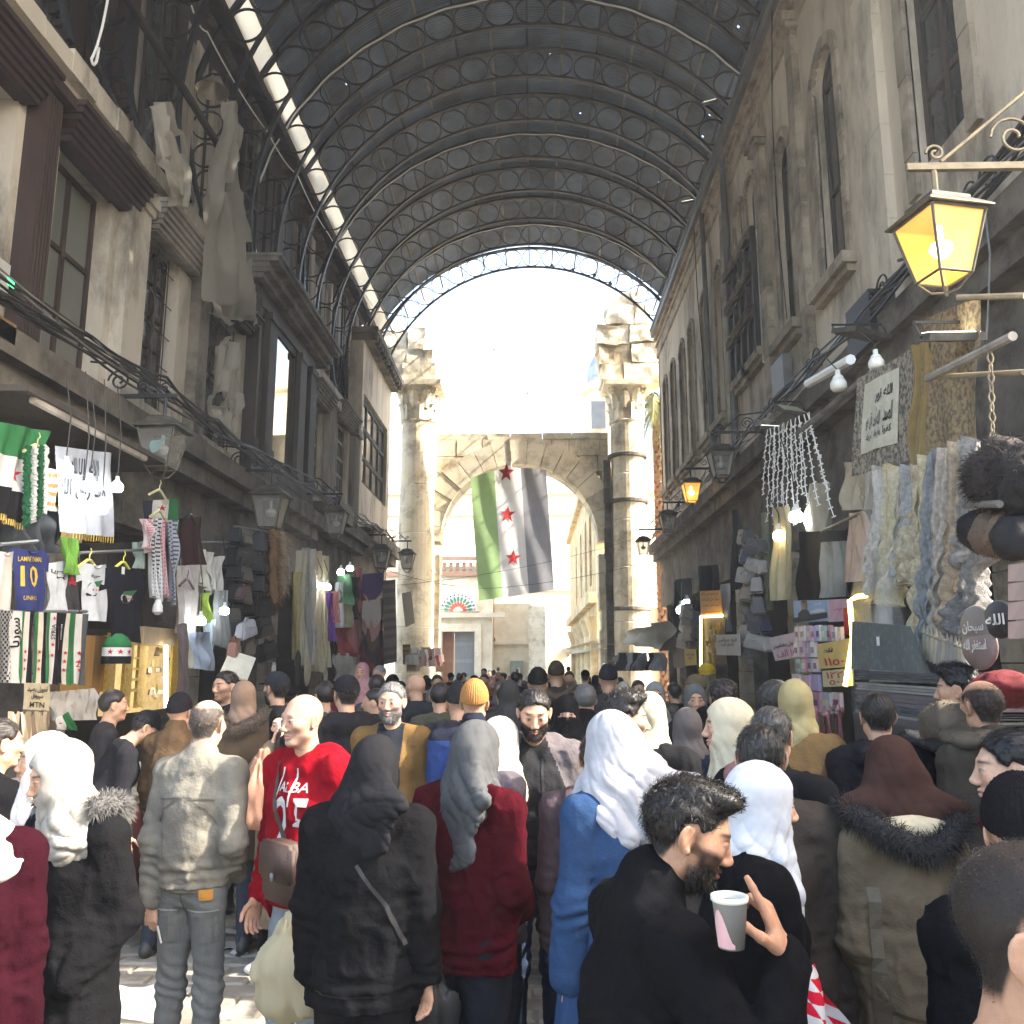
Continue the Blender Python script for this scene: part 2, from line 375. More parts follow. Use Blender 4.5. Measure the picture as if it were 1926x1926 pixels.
# left-hand light slit with crinkled sheeting, and the beam under it
def slit(u, v):
    a = R(145.3 + 7.2 * v); y = 5 + 23.2 * u; n = vnoise(np.array([[y * 1.1, v * 2.5, 0]]), 3)[0]
    return tuple(arc(RO + .06 + .16 * n * math.sin(math.pi * min(1, max(0, v))), a, y))
tag(MB().grid(slit, 150, 8).build('skylight_sheeting', M['skylight'], smooth=True), 'long strip of crinkled white sheeting closing the slit left of the iron roof', 'sheeting')
b = MB()
for s in range(12): b.obox(arc(RO - .12, R(153.5 + rnd(-.3, .3)), 5.9 + s * 2), (.12, 1.99, .36), Matrix.Rotation(-R(153) + math.pi / 2, 3, 'Y'))
tag(b.build('eaves_beam', M['darkwood']), 'long dark wooden beam below the white sheeting slit', 'beam')
# ---- wall with openings on a plane x = const.  openings: (y0, y1, z0, z1, arched)
def wall_x(b, X, th, y0, y1, z0, z1, ops=()):
    """front at X, thickness th towards outside (signed)"""
    def q(*p): b.add(p, [tuple(range(len(p)))])
    ys = y0
    for (ya, yb, za, zb, arch) in sorted(ops):
        b.box(min(X, X + th), max(X, X + th), ys, ya, z0, z1)
        if za > z0: b.box(min(X, X + th), max(X, X + th), ya, yb, z0, za)
        if not arch: b.box(min(X, X + th), max(X, X + th), ya, yb, zb, z1)
        else:
            r = (yb - ya) / 2; yc = (ya + yb) / 2; zc = zb - r; n = 14
            cv = [(yc - r * math.cos(math.pi * i / n), zc + r * math.sin(math.pi * i / n)) for i in range(n + 1)]
            for i in range(n):
                (a0, c0), (a1, c1) = cv[i], cv[i + 1]
                q((X, a0, c0), (X, a1, c1), (X, a1, z1), (X, a0, z1)); q((X, a0, c0), (X + th, a0, c0), (X + th, a1, c1), (X, a1, c1))
        ys = yb
    b.box(min(X, X + th), max(X, X + th), ys, y1, z0, z1)
def window(parent, X, s, y0, y1, z0, z1, nv=1, nh=(), arch=False, fm='brownwood', pm_='pane', depth=.16, fw=.07, bars=0):
    """s = +1 when the wall face looks towards -x (right side), else -1"""
    f = MB(); xa = X + s * depth; t = .06 * s
    def bx(ya, yb, za, zb, tt=t, xo=0.): f.box(min(xa + xo, xa + xo + tt), max(xa + xo, xa + xo + tt), ya, yb, za, zb)
    r = (y1 - y0) / 2; zt = z1 - r if arch else z1
    bx(y0, y0 + fw, z0, zt); bx(y1 - fw, y1, z0, zt); bx(y0 + fw, y1 - fw, z0, z0 + fw)
    if not arch: bx(y0 + fw, y1 - fw, z1 - fw, z1)
    else:
        yc = (y0 + y1) / 2; bx(y0 + fw, y1 - fw, zt - fw / 2, zt + fw / 2); n = 12
        for i in range(n):
            pts = []
            for rr, qq in ((r, i), (r, i + 1), (r - fw, i + 1), (r - fw, i)): pts.append((yc - rr * math.cos(math.pi * qq / n), zt + rr * math.sin(math.pi * qq / n)))
            f.prism(pts, lambda u, v, d: (xa + d, u, v), 0, t)
    for i in range(1, nv): yy = y0 + (y1 - y0) * i / nv; bx(yy - fw * .45, yy + fw * .45, z0 + fw, z1 - fw if not arch else zt + r * .9, t * 1.1, -s * .004)
    for h in nh: zz = z0 + (zt - z0) * h; bx(y0 + fw, y1 - fw, zz - fw * .4, zz + fw * .4, t * .9, s * .002)
    w = f.build('window', M[fm], parent)
    p = MB(); p.box(min(xa + s * .03, xa + s * .05), max(xa + s * .03, xa + s * .05), y0 + .01, y1 - .01, z0 + .01, z1 - .01); p.build('pane', M[pm_], w)
    if bars:
        g = MB()
        for i in range(bars + 1): yy = y0 + (y1 - y0) * (i + .5) / (bars + 1); g.tube([(xa - s * .1, yy, z0), (xa - s * .1, yy, zt)], .010, 4)
        for i in range(5): zz = z0 + (zt - z0) * (i + .5) / 5; g.tube([(xa - s * .1, y0, zz), (xa - s * .1, y1, zz)], .010, 4)
        g.build('window_bars', M['iron'], w)
    return w
def lintel(parent, X, s, y0, y1, z0, z1, out, m='brownwood', n=5):
    b = MB()
    for i in range(n):
        t0, t1 = i / n, (i + 1) / n; o = out * (.35 + .65 * t1); e = .10 * (1 - t1)
        b.box(min(X - s * o, X + s * .05), max(X - s * o, X + s * .05), y0 + e, y1 - e, z0 + (z1 - z0) * t0, z0 + (z1 - z0) * t1 - .006)
    b.box(min(X - s * out * .35, X), max(X - s * out * .35, X), y0 + .12, y1 - .12, z0 - .02, z1 - .01)
    return b.build('lintel', M[m], parent)
# ---- left row
XL = -4.95
LA = thing('shop_house', 'cream plaster shop house with brown wooden window lintels at the left edge', 'building', (XL, 9, 0))
b = MB(); wall_x(b, XL, -.35, 4.4, 13.88, 4.5, 8.05, [(6.35, 7.3, 4.9, 7.3, 0), (8.02, 9.17, 4.85, 7.3, 0), (10.12, 11.12, 5.2, 7.45, 0), (12.1, 13.7, 5.3, 7.45, 0)]); b.build('wall', M['plaster'], LA)
window(LA, XL, -1, 6.35, 7.3, 4.9, 7.3, 2, (.35, .7), depth=.2)
window(LA, XL, -1, 8.02, 9.17, 4.85, 7.3, 2, (.33, .62), pm_='frosted', depth=.2)
window(LA, XL, -1, 10.12, 11.12, 5.2, 7.45, 3, (.2, .4, .6, .8), depth=.2, fw=.05, bars=2)
window(LA, XL, -1, 12.1, 13.7, 5.3, 7.45, 3, (.25, .5, .75), depth=.2, fw=.06, bars=4, fm='darkwood')
for y0, y1, z0, z1, m in ((6.2, 7.45, 7.28, 7.66, 'brownwood'), (7.85, 9.55, 7.28, 7.70, 'brownwood'), (9.95, 11.5, 7.43, 7.82, 'greywood'), (11.95, 13.8, 7.45, 7.75, 'darkwood')): lintel(LA, XL, -1, y0, y1, z0, z1, .34, m, 6)
for y0, y1, z1, m in ((9.32, 9.82, 7.55, 'plaster'), (11.5, 11.86, 7.5, 'plaster_d')):
    b = MB(); b.box(XL, XL + .16, y0, y1, 4.8, z1); b.box(XL, XL + .24, y0 - .06, y1 + .06, z1, z1 + .14); b.box(XL, XL + .2, y0 - .03, y1 + .03, z1 - .1, z1 - .003); b.box(XL, XL + .22, y0 - .05, y1 + .05, 4.8, 5.1); b.build('pilaster', M[m], LA)
b = MB(); b.box(XL, XL + .2, 7.42, 7.68, 4.9, 7.5); b.box(XL, XL + .3, 7.34, 7.76, 7.5, 7.62)
for i in range(5): b.tube([(XL + .2, 7.45 + i * .05, 4.95), (XL + .2, 7.45 + i * .05, 7.48)], .02, 5)
b.build('wooden_column', M['brownwood'], LA)
b = MB()
for i in range(19):   # uneven plaster edge at the top of the wall
    y0 = 4.4 + i * .5; b.box(XL - .3, XL + .10 + rnd(0, .03), y0, y0 + .5, 8.05, 8.05 + .06 * i * .9 * .2 + rnd(.10, .22))
b.build('wall_coping', M['plaster'], LA)
for y0, w_, zz in ((8.0, 1.15, 4.86),): b = MB(); b.box(XL, XL + .08, y0, y0 + w_, zz - .35, zz - .02); b.build('apron_panel', M['plaster_d'], LA)
LB = thing('wooden_bay', 'dark wooden bay window with tall bright panes and a moulded eave, left side', 'building', (XL, 16, 0))
b = MB(); b.box(XL - .3, XL + .2, 13.9, 17.85, 4.9, 5.55); b.box(XL - .3, XL + .17, 13.9, 17.85, 8.2, 8.5)
b.build('wall', M['darkwood'], LB)
for y0, y1 in ((13.9, 14.02), (14.5, 14.92), (16.55, 17.0), (17.38, 17.85)):
    b = MB(); b.box(XL - .1, XL + .22, y0, y1, 5.55, 8.2); b.box(XL - .1, XL + .25, y0 - .02, y1 + .02, 5.55, 5.7); b.box(XL - .1, XL + .25, y0 - .02, y1 + .02, 8.06, 8.195); b.build('post', M['darkwood'], LB)
M['mirrorpane'] = mat('reflecting_old_glass', (.30, .31, .27), rough=.04, metal=.75, spec=.8, coords='World', bump=.02, bscale=2)
for y0, y1 in ((14.02, 14.5), (14.92, 16.55), (17.0, 17.38)):
    b = MB(); b.box(XL + .06, XL + .12, y0, y1, 5.55, 5.68); b.box(XL + .06, XL + .12, y0, y1, 8.06, 8.2); b.box(XL + .06, XL + .12, y0, y0 + .07, 5.68, 8.06); b.box(XL + .06, XL + .12, y1 - .07, y1, 5.68, 8.06)
    w = b.build('window', M['darkwood'], LB)
    b = MB(); b.box(XL + .07, XL + .09, y0 + .06, y1 - .06, 5.66, 8.08); b.build('pane', M['mirrorpane'], w)
b = MB()
for i, (o, z) in enumerate(((.30, 8.5), (.42, 8.6), (.40, 8.68), (.56, 8.78), (.62, 8.86))): b.box(XL - .3, XL + o, 13.7 - .02 * i, 18.4 + .02 * i, z, z + .09 if i < 4 else z + .06)
b.build('eave', M['greywood'], LB)
b = MB()
for i in range(4): b.box(XL + .2, XL + .26 - .012 * i, 13.9, 17.85, 5.0 + i * .13, 5.11 + i * .13)
b.build('sill_moulding', M['greywood'], LB)
LC = thing('shop_house', 'grey plaster shop house with two narrow shuttered windows beyond the bay', 'building', (XL, 20, 0))
b = MB(); wall_x(b, XL, -.35, 17.87, 22.98, 5.3, 8.75, [(18.0, 19.25, 5.6, 7.75, 0), (20.45, 22.0, 5.8, 8.05, 0)]); b.build('wall', M['plaster'], LC)
window(LC, XL, -1, 18.0, 19.25, 5.6, 7.75, 2, (.2, .4, .6, .8), depth=.1, fm='greywood', fw=.09)
window(LC, XL, -1, 20.45, 22.0, 5.8, 8.05, 2, (.2, .4, .6, .8), depth=.1, fm='greywood', fw=.09)
lintel(LC, XL, -1, 17.9, 19.5, 7.75, 8.15, .34, 'greywood', 6); lintel(LC, XL, -1, 20.3, 22.3, 8.05, 8.4, .34, 'greywood', 6)
for y0, y1 in ((19.45, 20.0), (22.3, 22.75)):
    b = MB(); b.box(XL, XL + .16, y0, y1, 5.3, 8.0); b.box(XL, XL + .26, y0 - .08, y1 + .08, 8.0, 8.2)
    for i in range(3): b.tube([(XL + .16, y0 + .12 + i * .16, 5.4), (XL + .16, y0 + .12 + i * .16, 7.95)], .03, 5)
    b.build('pilaster', M['greywood'], LC)
LD = thing('corner_house', 'tall plain house with dark triple window and dentil cornice at the far left end', 'building', (XL + .15, 25.5, 0))
b = MB(); wall_x(b, XL + .15, -.4, 23.0, 27.7, 5.6, 11.0, [(23.25, 27.2, 6.9, 9.5, 0)]); b.build('wall', M['plaster_r'], LD)
window(LD, XL + .15, -1, 23.25, 27.2, 6.9, 9.5, 4, (.33, .66), depth=.1, fm='darkwood', fw=.16)
b = MB(); b.box(XL - .2, XL + .55, 22.95, 27.95, 11.22, 11.4); b.box(XL - .2, XL + .38, 23.0, 27.8, 11.0, 11.21)
b.build('cornice', M['plaster_d'], LD)
for i in range(12): b = MB(); b.box(XL + .38, XL + .52, 23.1 + i * .4, 23.3 + i * .4, 11.04, 11.2); b.build('dentil', M['stone_d'], LD)
b = MB(); b.box(XL - .25, XL + .15, 27.3, 27.7, 0, 5.6); b.box(-9, XL - .25, 27.4, 27.7, 0, 11); b.build('side_wall', M['plaster_r'], LD)
# timber upper storey behind the trusses
LU = thing('timber_storey', 'shabby timber upper storey of boards and plaster strips behind the left trusses', 'building', (-5.8, 12, 8))
b = MB(); b.box(-6.2, -5.85, 4.4, 27.6, 8.0, 13.35); b.build('wall', M['darkwood'], LU)
y = 5.0; i = 0
while y < 27.3:
    w_ = rnd(.16, .5); q = RNG.random()
    m = M['darkwood'] if q < .4 else M['palewood'] if q < .72 else M['brownwood'] if q < .85 else M['greywood']
    if y < 9 and q < .8: m = M['darkwood']
    b = MB(); b.box(-5.85, -5.83 + rnd(.02, .14), y, y + w_ - .012, 8.05 + rnd(0, .5), 13.2 - rnd(0, .9)); b.build('plank', m, LU); y += w_ * rnd(1., 1.5); i += 1
for y0, y1 in ((11.0, 11.9), (15.2, 16.1), (19.2, 20.1)): window(LU, -5.72, -1, y0, y1, 9.2, 12.3, 2, (.3, .6), fm='brownwood', depth=-.08)
b = MB(); b.tube([(-5.0, 5, 10.0), (-5.05, 12.5, 10.15)], .06, 8); b.build('drain_pipe', M['darkwood'], LU)
# lower left: ledge, piers, shop interiors
LE = thing('shopfront_row', 'row of dim stone shopfronts under a dark ledge along the left wall', 'building', (XL, 14, 0))
for y0, y1, z0, z1, o in ((4.4, 9.9, 4.42, 4.8, .45), (9.9, 13.9, 4.5, 4.9, .48), (13.9, 17.9, 4.6, 5.0, .5), (17.9, 23, 4.9, 5.35, .5), (23, 27.7, 5.1, 5.6, .6)):
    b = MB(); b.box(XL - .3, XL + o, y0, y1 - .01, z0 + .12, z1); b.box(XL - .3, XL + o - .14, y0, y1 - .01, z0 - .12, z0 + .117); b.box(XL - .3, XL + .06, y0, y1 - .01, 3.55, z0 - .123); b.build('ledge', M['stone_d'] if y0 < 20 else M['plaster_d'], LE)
for y0, y1 in ((4.4, 5.0), (8.5, 9.0), (12.0, 12.5), (15.7, 16.25), (19.4, 19.9), (23.2, 23.7)):
    z = 0.; b = MB()
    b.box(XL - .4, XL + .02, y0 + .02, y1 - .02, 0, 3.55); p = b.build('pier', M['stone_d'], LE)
    while z < 3.5:
        h = rnd(.38, .52); h = min(h, 3.55 - z); b = MB(); b.box(XL - .1, XL + .07 + rnd(0, .02), y0, y1, z + .006, z + h - .006); b.build('stone_block', M['stone'], p); z += h
b = MB(); b.box(-8.2, -8.0, 4.4, 27.6, 0, 4.5); b.box(-8, XL - .3, 4.4, 27.4, 3.5, 3.6); b.box(-8, XL - .4, 4.2, 4.4, 0, 8)
for y in (8.6, 12.1, 15.85, 19.5, 23.3): b.box(-8, XL - .42, y, y + .2, 0, 3.5)
b.box(-8.2, XL - .36, 4.4, 27.4, 8.0, 8.04)
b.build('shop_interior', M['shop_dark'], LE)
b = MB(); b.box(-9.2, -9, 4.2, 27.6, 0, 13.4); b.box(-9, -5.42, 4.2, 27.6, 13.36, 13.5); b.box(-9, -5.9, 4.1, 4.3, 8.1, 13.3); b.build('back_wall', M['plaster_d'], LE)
# ---- right row
XR = 4.3
RA = thing('arcade_house', 'tall plaster house with a row of stone arched windows along the right side', 'building', (XR, 16, 0))
arches = [(10.86, 11.72, 7.3, 10.82), (13.06, 13.86, 7.3, 10.8), (15.1, 15.78, 7.6, 11.3), (16.06, 16.74, 7.6, 11.3)] + [(y - .36, y + .36, 7.3, 10.95) for y in (18.5, 20.1, 21.9, 23.3, 24.9, 26.4)]
b = MB(); wall_x(b, XR, .4, 4.6, 27.7, 5.4, 12.1, [(7.62, 8.72, 7.25, 10.1, 0)] + [a + (1,) for a in arches]); b.build('wall', M['plaster_r'], RA)
window(RA, XR, 1, 7.62, 8.72, 7.25, 10.1, 2, (.3, .65), fm='darkwood', depth=.1, fw=.1)
for i, (y0, y1, z0, z1) in enumerate(arches):
    window(RA, XR, 1, y0, y1, z0, z1, 2, (.45,), arch=True, fm='darkwood', depth=.12, fw=.05)
    r = (y1 - y0) / 2; yc = (y0 + y1) / 2; zc = z1 - r; fw = .17 if i < 2 else .12; nn = 11 if i < 4 else 7
    for k in range(nn):
        e = .018
        pts = [(yc - rr * math.cos(math.pi * (k + q) / nn), zc + rr * math.sin(math.pi * (k + q) / nn)) for rr, q in ((r, e), (r, 1 - e), (r + fw, 1 - e), (r + fw, e))]
        b = MB(); b.prism(pts, lambda u, v, d: (XR + d, u, v), .02, -.035 - rnd(0, .02)); b.build('voussoir', M['stone'], RA)
    z = z0
    while z < zc - .02:
        h = min(rnd(.45, .75), zc - z)
        for ya, yb in ((y0 - fw, y0), (y1, y1 + fw)): b = MB(); b.box(XR - .03 - rnd(0, .02), XR + .02, ya, yb, z + .004, z + h - .004); b.build('jamb_stone', M['stone'], RA)
        z += h
    b = MB(); b.box(XR - .2, XR + .1, y0 - .28, y1 + .28, z0 - .16, z0 - .004); b.box(XR - .12, XR + .1, y0 - .22, y1 + .22, z0 - .26, z0 - .163); b.build('sill', M['stone'], RA)
for ya, yb in ((7.4, 7.62), (8.72, 8.94)):
    z = 7.0
    while z < 10.3: h = rnd(.4, .6); b = MB(); b.box(XR - .05 - rnd(0, .02), XR + .02, ya, yb, z + .004, z + h - .004); b.build('jamb_stone', M['stone'], RA); z += h
for y0, y1, z1 in ((9.35, 9.95, 12.0), (12.3, 12.62, 12.0), (14.35, 14.75, 11.3), (17.25, 17.7, 12.0)):
    z = 5.8
    while z < z1:
        h = min(rnd(.5, .8), z1 - z); b = MB(); b.box(XR - .11 - rnd(0, .015), XR + .02, y0, y1, z + .003, z + h - .003); b.build('pilaster_stone', M['stone'] if y0 > 9.5 else M['plaster_r'], RA); z += h
    b = MB(); b.box(XR - .2, XR, y0 - .08, y1 + .08, z1, z1 + .1); b.box(XR - .26, XR, y0 - .12, y1 + .12, z1 + .103, z1 + .26); b.build('capital', M['stone'], RA)
b = MB()
for i, (o, z0, z1) in enumerate(((.06, 12.1, 12.25), (.03, 12.25, 12.5), (.09, 12.5, 12.58), (.04, 12.58, 12.75), (.14, 12.75, 12.83))): b.box(XR - o, XR + .4, 4.6, 27.7 + o, z0, z1)
b.build('cornice', M['stone'], RA)
for s in range(12):
    y0 = 5.4 + s * 1.86; b = MB(); b.box(XR - .24, XR + .05, y0, y0 + 1.845, 12.835, 13.08); b.box(XR - .27, XR - .2, y0, y0 + 1.845, 13.05, 13.12); b.build('gutter', M['galv'], RA)
b = MB(); b.box(XR + .05, 6.6, 4.6, 27.7, 12.84, 12.95); b.box(6.6, 6.8, 4.6, 27.7, 0, 13); b.box(XR, 6.6, 27.5, 27.7, 0, 12.83); b.box(XR + .4, 6.6, 4.6, 4.8, 0, 12.83)
b.build('back_wall', M['plaster_d'], RA)
# projecting shuttered window under the twin arches
b = MB(); b.box(XR - .12, XR - .04, 14.95, 16.95, 7.6, 9.5)
for i in range(5): yy = 14.95 + i * .5; b.box(XR - .2, XR - .12, yy - .05, yy + .05, 7.5, 10.0)
for z in (7.5, 8.25, 9.0, 9.75): b.box(XR - .19, XR - .122, 14.9, 17.0, z, z + .08)
w = b.build('window_screen', M['darkwood'], RA)
for y0 in (15.05, 15.55, 16.05, 16.55):
    for z0 in (8.34, 9.1, 9.84):
        for i in range(4): b = MB(); b.obox((XR - .24, y0 + .2, z0 + .14 - i * .055), (.13, .38, .012), Matrix.Rotation(-.6, 3, 'Y')); b.build('slat', M['palewood'], w)
b = MB(); b.box(XR - .1, XR - .02, 14.45, 14.9, 7.3, 9.9); b.build('white_panel', M['white'], RA)
b = MB(); b.tube([(XR - .12, 17.1, 12.9), (XR - .12, 17.1, 9), (XR - .12, 17.15, 5.6)], .07, 8); b.build('drain_pipe', M['galv'], RA)
b = MB(); b.tube([(XR - .12, 19.4, 12.9), (XR - .12, 19.4, 12.3), (XR - .1, 19.3, 5.6)], .06, 8); b.build('drain_pipe', M['galv'], RA)
# lower right
RE = thing('shopfront_row', 'row of dim shopfronts under a sagging dark ledge along the right wall', 'building', (XR, 14, 0))
for y0 in np.arange(5.4, 27.5, 2.3):
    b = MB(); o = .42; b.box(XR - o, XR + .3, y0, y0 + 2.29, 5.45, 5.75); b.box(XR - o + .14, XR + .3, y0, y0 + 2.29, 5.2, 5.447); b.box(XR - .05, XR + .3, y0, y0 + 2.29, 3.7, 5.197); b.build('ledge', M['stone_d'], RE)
for y0, y1 in ((5.4, 5.8), (7.4, 7.9), (10.6, 11.0), (13.8, 14.3), (17.4, 17.9), (21, 21.5), (25, 25.5)):
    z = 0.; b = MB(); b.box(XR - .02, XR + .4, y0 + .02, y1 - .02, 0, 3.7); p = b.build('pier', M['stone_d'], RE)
    while z < 3.65: h = min(rnd(.38, .52), 3.7 - z); b = MB(); b.box(XR - .07 - rnd(0, .02), XR + .1, y0, y1, z + .006, z + h - .006); b.build('stone_block', M['stone'], p); z += h
b = MB(); b.box(6.3, 6.5, 5.4, 27.6, 0, 4.5); b.box(XR + .3, 6.3, 5.6, 27.4, 3.65, 3.75)
for y in (7.5, 10.7, 13.9, 17.5, 21.1): b.box(XR + .42, 6.3, y, y + .2, 0, 3.65)
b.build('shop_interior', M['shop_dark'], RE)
RN = thing('shade_block', 'added unseen low block beside the viewer that shades the right side', 'building', (6, 0, 0))  # added out of view to keep sun off the right-hand crowd
b = MB(); b.box(3.3, 9, -6, 3.4, 3.9, 4.15); b.box(5, 9, -6, 3.4, 0, 3.89); b.build('wall', M['plaster_d'], RN)
# ---- the stone gate at the street's end
GY = 30.0
G = thing('stone_gate', 'sunlit ancient stone arch closing the far end of the market street', 'gate', (-.4, GY, 0))
gc, gr, gz = -.50, 2.82, 6.15
NV = 17
for k in range(NV):
    e = .02; a0, a1 = math.pi * (k + e) / NV, math.pi * (k + 1 - e) / NV; th = .95 + rnd(-.10, .14)
    pts = [(gc - rr * math.cos(q), gz + rr * math.sin(q)) for rr, q in ((gr, a0), (gr, (a0 + a1) / 2), (gr, a1), (gr + th, a1), (gr + th, a0))]
    b = MB(); b.prism(pts, lambda u, v, d: (u, GY + d, v), -.06 - rnd(0, .05), 1.1); b.build('voussoir', M['lime'], G)
z = 0.
while z < 10.1:
    h = rnd(.5, .72); h = min(h, 10.15 - z); x = -3.5
    while x < 2.7:
        w_ = rnd(.6, 1.2); x1 = min(x + w_, 2.75)
        xs = [(x, x1)]
        if z + h < gz: xs = [(max(x, -3.6), min(x1, gc - gr)), (max(x, gc + gr), x1)]
        else:
            ins = [q for q in (x, x1, (x + x1) / 2) for zz in (z, z + h) if math.hypot(q - gc, zz - gz) < gr + .15]
            if ins: xs = []
        for a, c in xs:
            if c - a > .12: b = MB(); b.box(a + .010, c - .010, GY + rnd(0, .06), GY + 1.0, z + .010, z + h - .010); b.build('stone_block', M['lime'], G)
        x = x1
    z += h
z = 0.
while z < 8.6: h = rnd(.4, .6); b = MB(); b.box(2.55 + rnd(-.02, .02), 2.8, GY - .22, GY - .06, z, z + h - .01); b.build('dark_pier_stone', M['stone_d'], G); z += h
def column(x, r, tag_, h=10.45, bands=()):
    c = thing('stone_column', tag_, 'column', (x, GY, 0), 'pair of ancient columns framing the gate')
    z = 0.
    while z < h - .05:
        d = min(rnd(1.5, 2.1), h - z)
        if h - z - d < .5: d = h - z
        b = MB(); rr = r * (1 - .012 * z); pr = [(rr - .012, z + .004), (rr, z + .03)]
        pr += [(rr, z + d - .03), (rr - .012, z + d - .004)]
        b.lathe(pr, 28, (x + rnd(-.015, .015), GY, 0)); b.build('drum', M['lime'], c, smooth=False); z += d
    for zz in bands: b = MB(); b.lathe([(r + .03, zz - .07), (r + .05, zz - .05), (r + .05, zz + .05), (r + .03, zz + .07)], 28, (x, GY, 0)); b.build('iron_band', M['stone_d'], c)
    b = MB(); b.lathe([(r * .9, h), (r * .98, h + .06), (r * .9, h + .1), (r * .86, h + .8), (r * 1.0, h + 1.15), (r * 1.15, h + 1.3)], 24, (x, GY, 0)); cap = b.build('capital', M['lime'], c)
    lf = MB()
    for s in range(5):
        t = s / 4; w_ = .17 * (1 - .55 * t * t); o = .02 + .20 * t ** 3 - (.05 if s == 4 else 0); zz = .62 * math.sin(t * 1.75) / math.sin(1.75)
        lf.v += [(-w_, o - .04, zz), (0, o + .05, zz), (w_, o - .04, zz)]
    lf.f = [(s * 3 + i, s * 3 + i + 1, s * 3 + 4 + i, s * 3 + 3 + i) for s in range(4) for i in range(2)]; lf.mi = [0] * 8
    lm = lf.mesh('acanthus_leaf', M['lime'])
    for row, (z0, sc, off) in enumerate(((h + .1, 1., 0), (h + .5, 1.1, .5))):
        for i in range(9):
            q = 2 * math.pi * (i + off) / 9; o = link('acanthus_leaf', lm, cap, (r * .9 * math.cos(q), r * .9 * math.sin(q), z0)); o.rotation_euler = (rnd(-.05, .05), 0, q - math.pi / 2); o.scale = (sc, sc, sc * rnd(.8, 1.05))
    for q in (45, 135, 225, 315):
        cx, cy = x + r * 1.25 * math.cos(R(q)), GY + r * 1.25 * math.sin(R(q)); b = MB()
        b.tube([(cx + .13 * math.cos(R(q)) * math.cos(s) * (1 - s / 14), cy + .13 * math.sin(R(q)) * math.cos(s) * (1 - s / 14), h + 1.12 + .13 * math.sin(s) * (1 - s / 14)) for s in np.linspace(0, 9, 20)], .045, 5); b.build('volute', M['lime'], cap)
    b = MB(); b.box(x - r * 1.3, x + r * 1.3, GY - r * 1.3, GY + r * 1.3, h + 1.3, h + 1.48); b.build('abacus', M['lime'], c)
    return c
def rubble(b, x0, x1, y0, y1, z0, z1, seed, amp=.12, n=9):
    """a broken block: a box of subdivided faces pushed about by noise"""
    bm = bmesh.new(); bmesh.ops.create_cube(bm, size=1); bmesh.ops.subdivide_edges(bm, edges=bm.edges[:], cuts=n, use_grid_fill=True)
    P = np.array([v.co[:] for v in bm.verts]); W = (P + .5) * np.array([x1 - x0, y1 - y0, z1 - z0]) + np.array([x0, y0, z0])
    D = np.stack([vnoise(W * 1.7, seed + i) + .5 * vnoise(W * 4.1, seed + i + 5) for i in range(3)], 1) * amp
    W = W + D; b.add([tuple(q) for q in W], [tuple(v.index for v in f.verts) for f in bm.faces]); bm.free()
CL = column(-4.15, .68, 'ancient stone column left of the gate with a leafy capital and entablature block', 10.45)
for i, (x0, x1, z0, z1) in enumerate(((-5.5, -3.5, 11.95, 12.6), (-5.6, -3.6, 12.61, 13.1), (-5.7, -3.9, 13.11, 13.9))): 
    xm = x0 + (x1 - x0) * (.4 + .12 * i)
    for k, (xa, xb) in enumerate(((x0, xm - .012), (xm + .012, x1))): b = MB(); rubble(b, xa, xb, GY - .7 - .04 * k, GY + .7, z0, z1, i * 2 + k, .03 + .012 * i); b.build('entablature_stone', M['lime'], CL)
CR = column(3.42, .66, 'ancient stone column right of the gate with iron bands and a ruined overhang', 10.4, (3.75, 7.55, 9.2))
for i, (x0, x1, z0, z1) in enumerate(((2.5, 4.7, 11.9, 12.5), (2.45, 4.9, 12.51, 13.25), (2.35, 4.5, 13.26, 14.0), (2.75, 4.3, 14.0, 14.7), (3.0, 3.9, 14.6, 15.2))): 
    xm = x0 + (x1 - x0) * (.35 + .1 * i)
    for k, (xa, xb) in enumerate(((x0, xm - .012), (xm + .012, x1))): b = MB(); rubble(b, xa, xb, GY - .7 - .05 * k, GY + .7, z0 + .03 * k, z1, 20 + i * 2 + k, .035 + .022 * i); b.build('entablature_stone', M['lime'], CR)
# ---- beyond the gate
BW = thing('mosque_wall', 'huge pale stone wall with string courses filling the view through the arch', 'wall', (0, 62, 0))
b = MB(); b.box(-30, 30, 62, 63, 0, 14.2); b.box(-30, 30, 61.7, 62, 14.2, 14.6); b.box(-30, 30, 61.8, 62, 12.6, 12.9); b.box(-30, 30, 61.85, 62, 7.0, 7.25); b.build('wall', M['lime_w'], BW)
PW = thing('portal_house', 'pale portal building with a coloured glass fan over its doorway', 'building', (-5, 46, 0))
PY = 46.
def P2(px, py, y=PY): return aty(px, py, y)
pl, pr = P2(800, 1100).x, P2(905, 1100).x
b = MB(); zt = P2(850, 1065).z
d0, d1, dz = P2(832, 1200).x, P2(893, 1200).x, P2(860, 1188).z
b.box(pl - 6, d0, PY, PY + 3, 0, zt); b.box(d0, d1, PY, PY + 3, dz, zt); b.box(d1, pr + .6, PY, PY + 3, 0, zt); b.build('wall', M['lime_w'], PW)
M['brickred'] = mat('red_brown_brick', (.26, .15, .10), (.2, .12, .08), scale=8, rough=.9, rnd=.2)
for i in range(14): b = MB(); x = pl - .5 + i * .36; z = P2(850, 1068).z; b.box(x, x + .17, PY - .14, PY + .1, z - .12, z + .28); b.build('brick', M['brickred'], PW)
b = MB(); b.box(pl - 3, pr + .6, PY - .2, PY, zt + .32, zt + .5); b.box(pl - 3, pr + .6, PY - .12, PY, zt - .55, zt - .3); b.build('cornice', M['brickred'], PW)
fc = P2(862, 1150); fr = (P2(900, 1150).x - P2(826, 1150).x) / 2
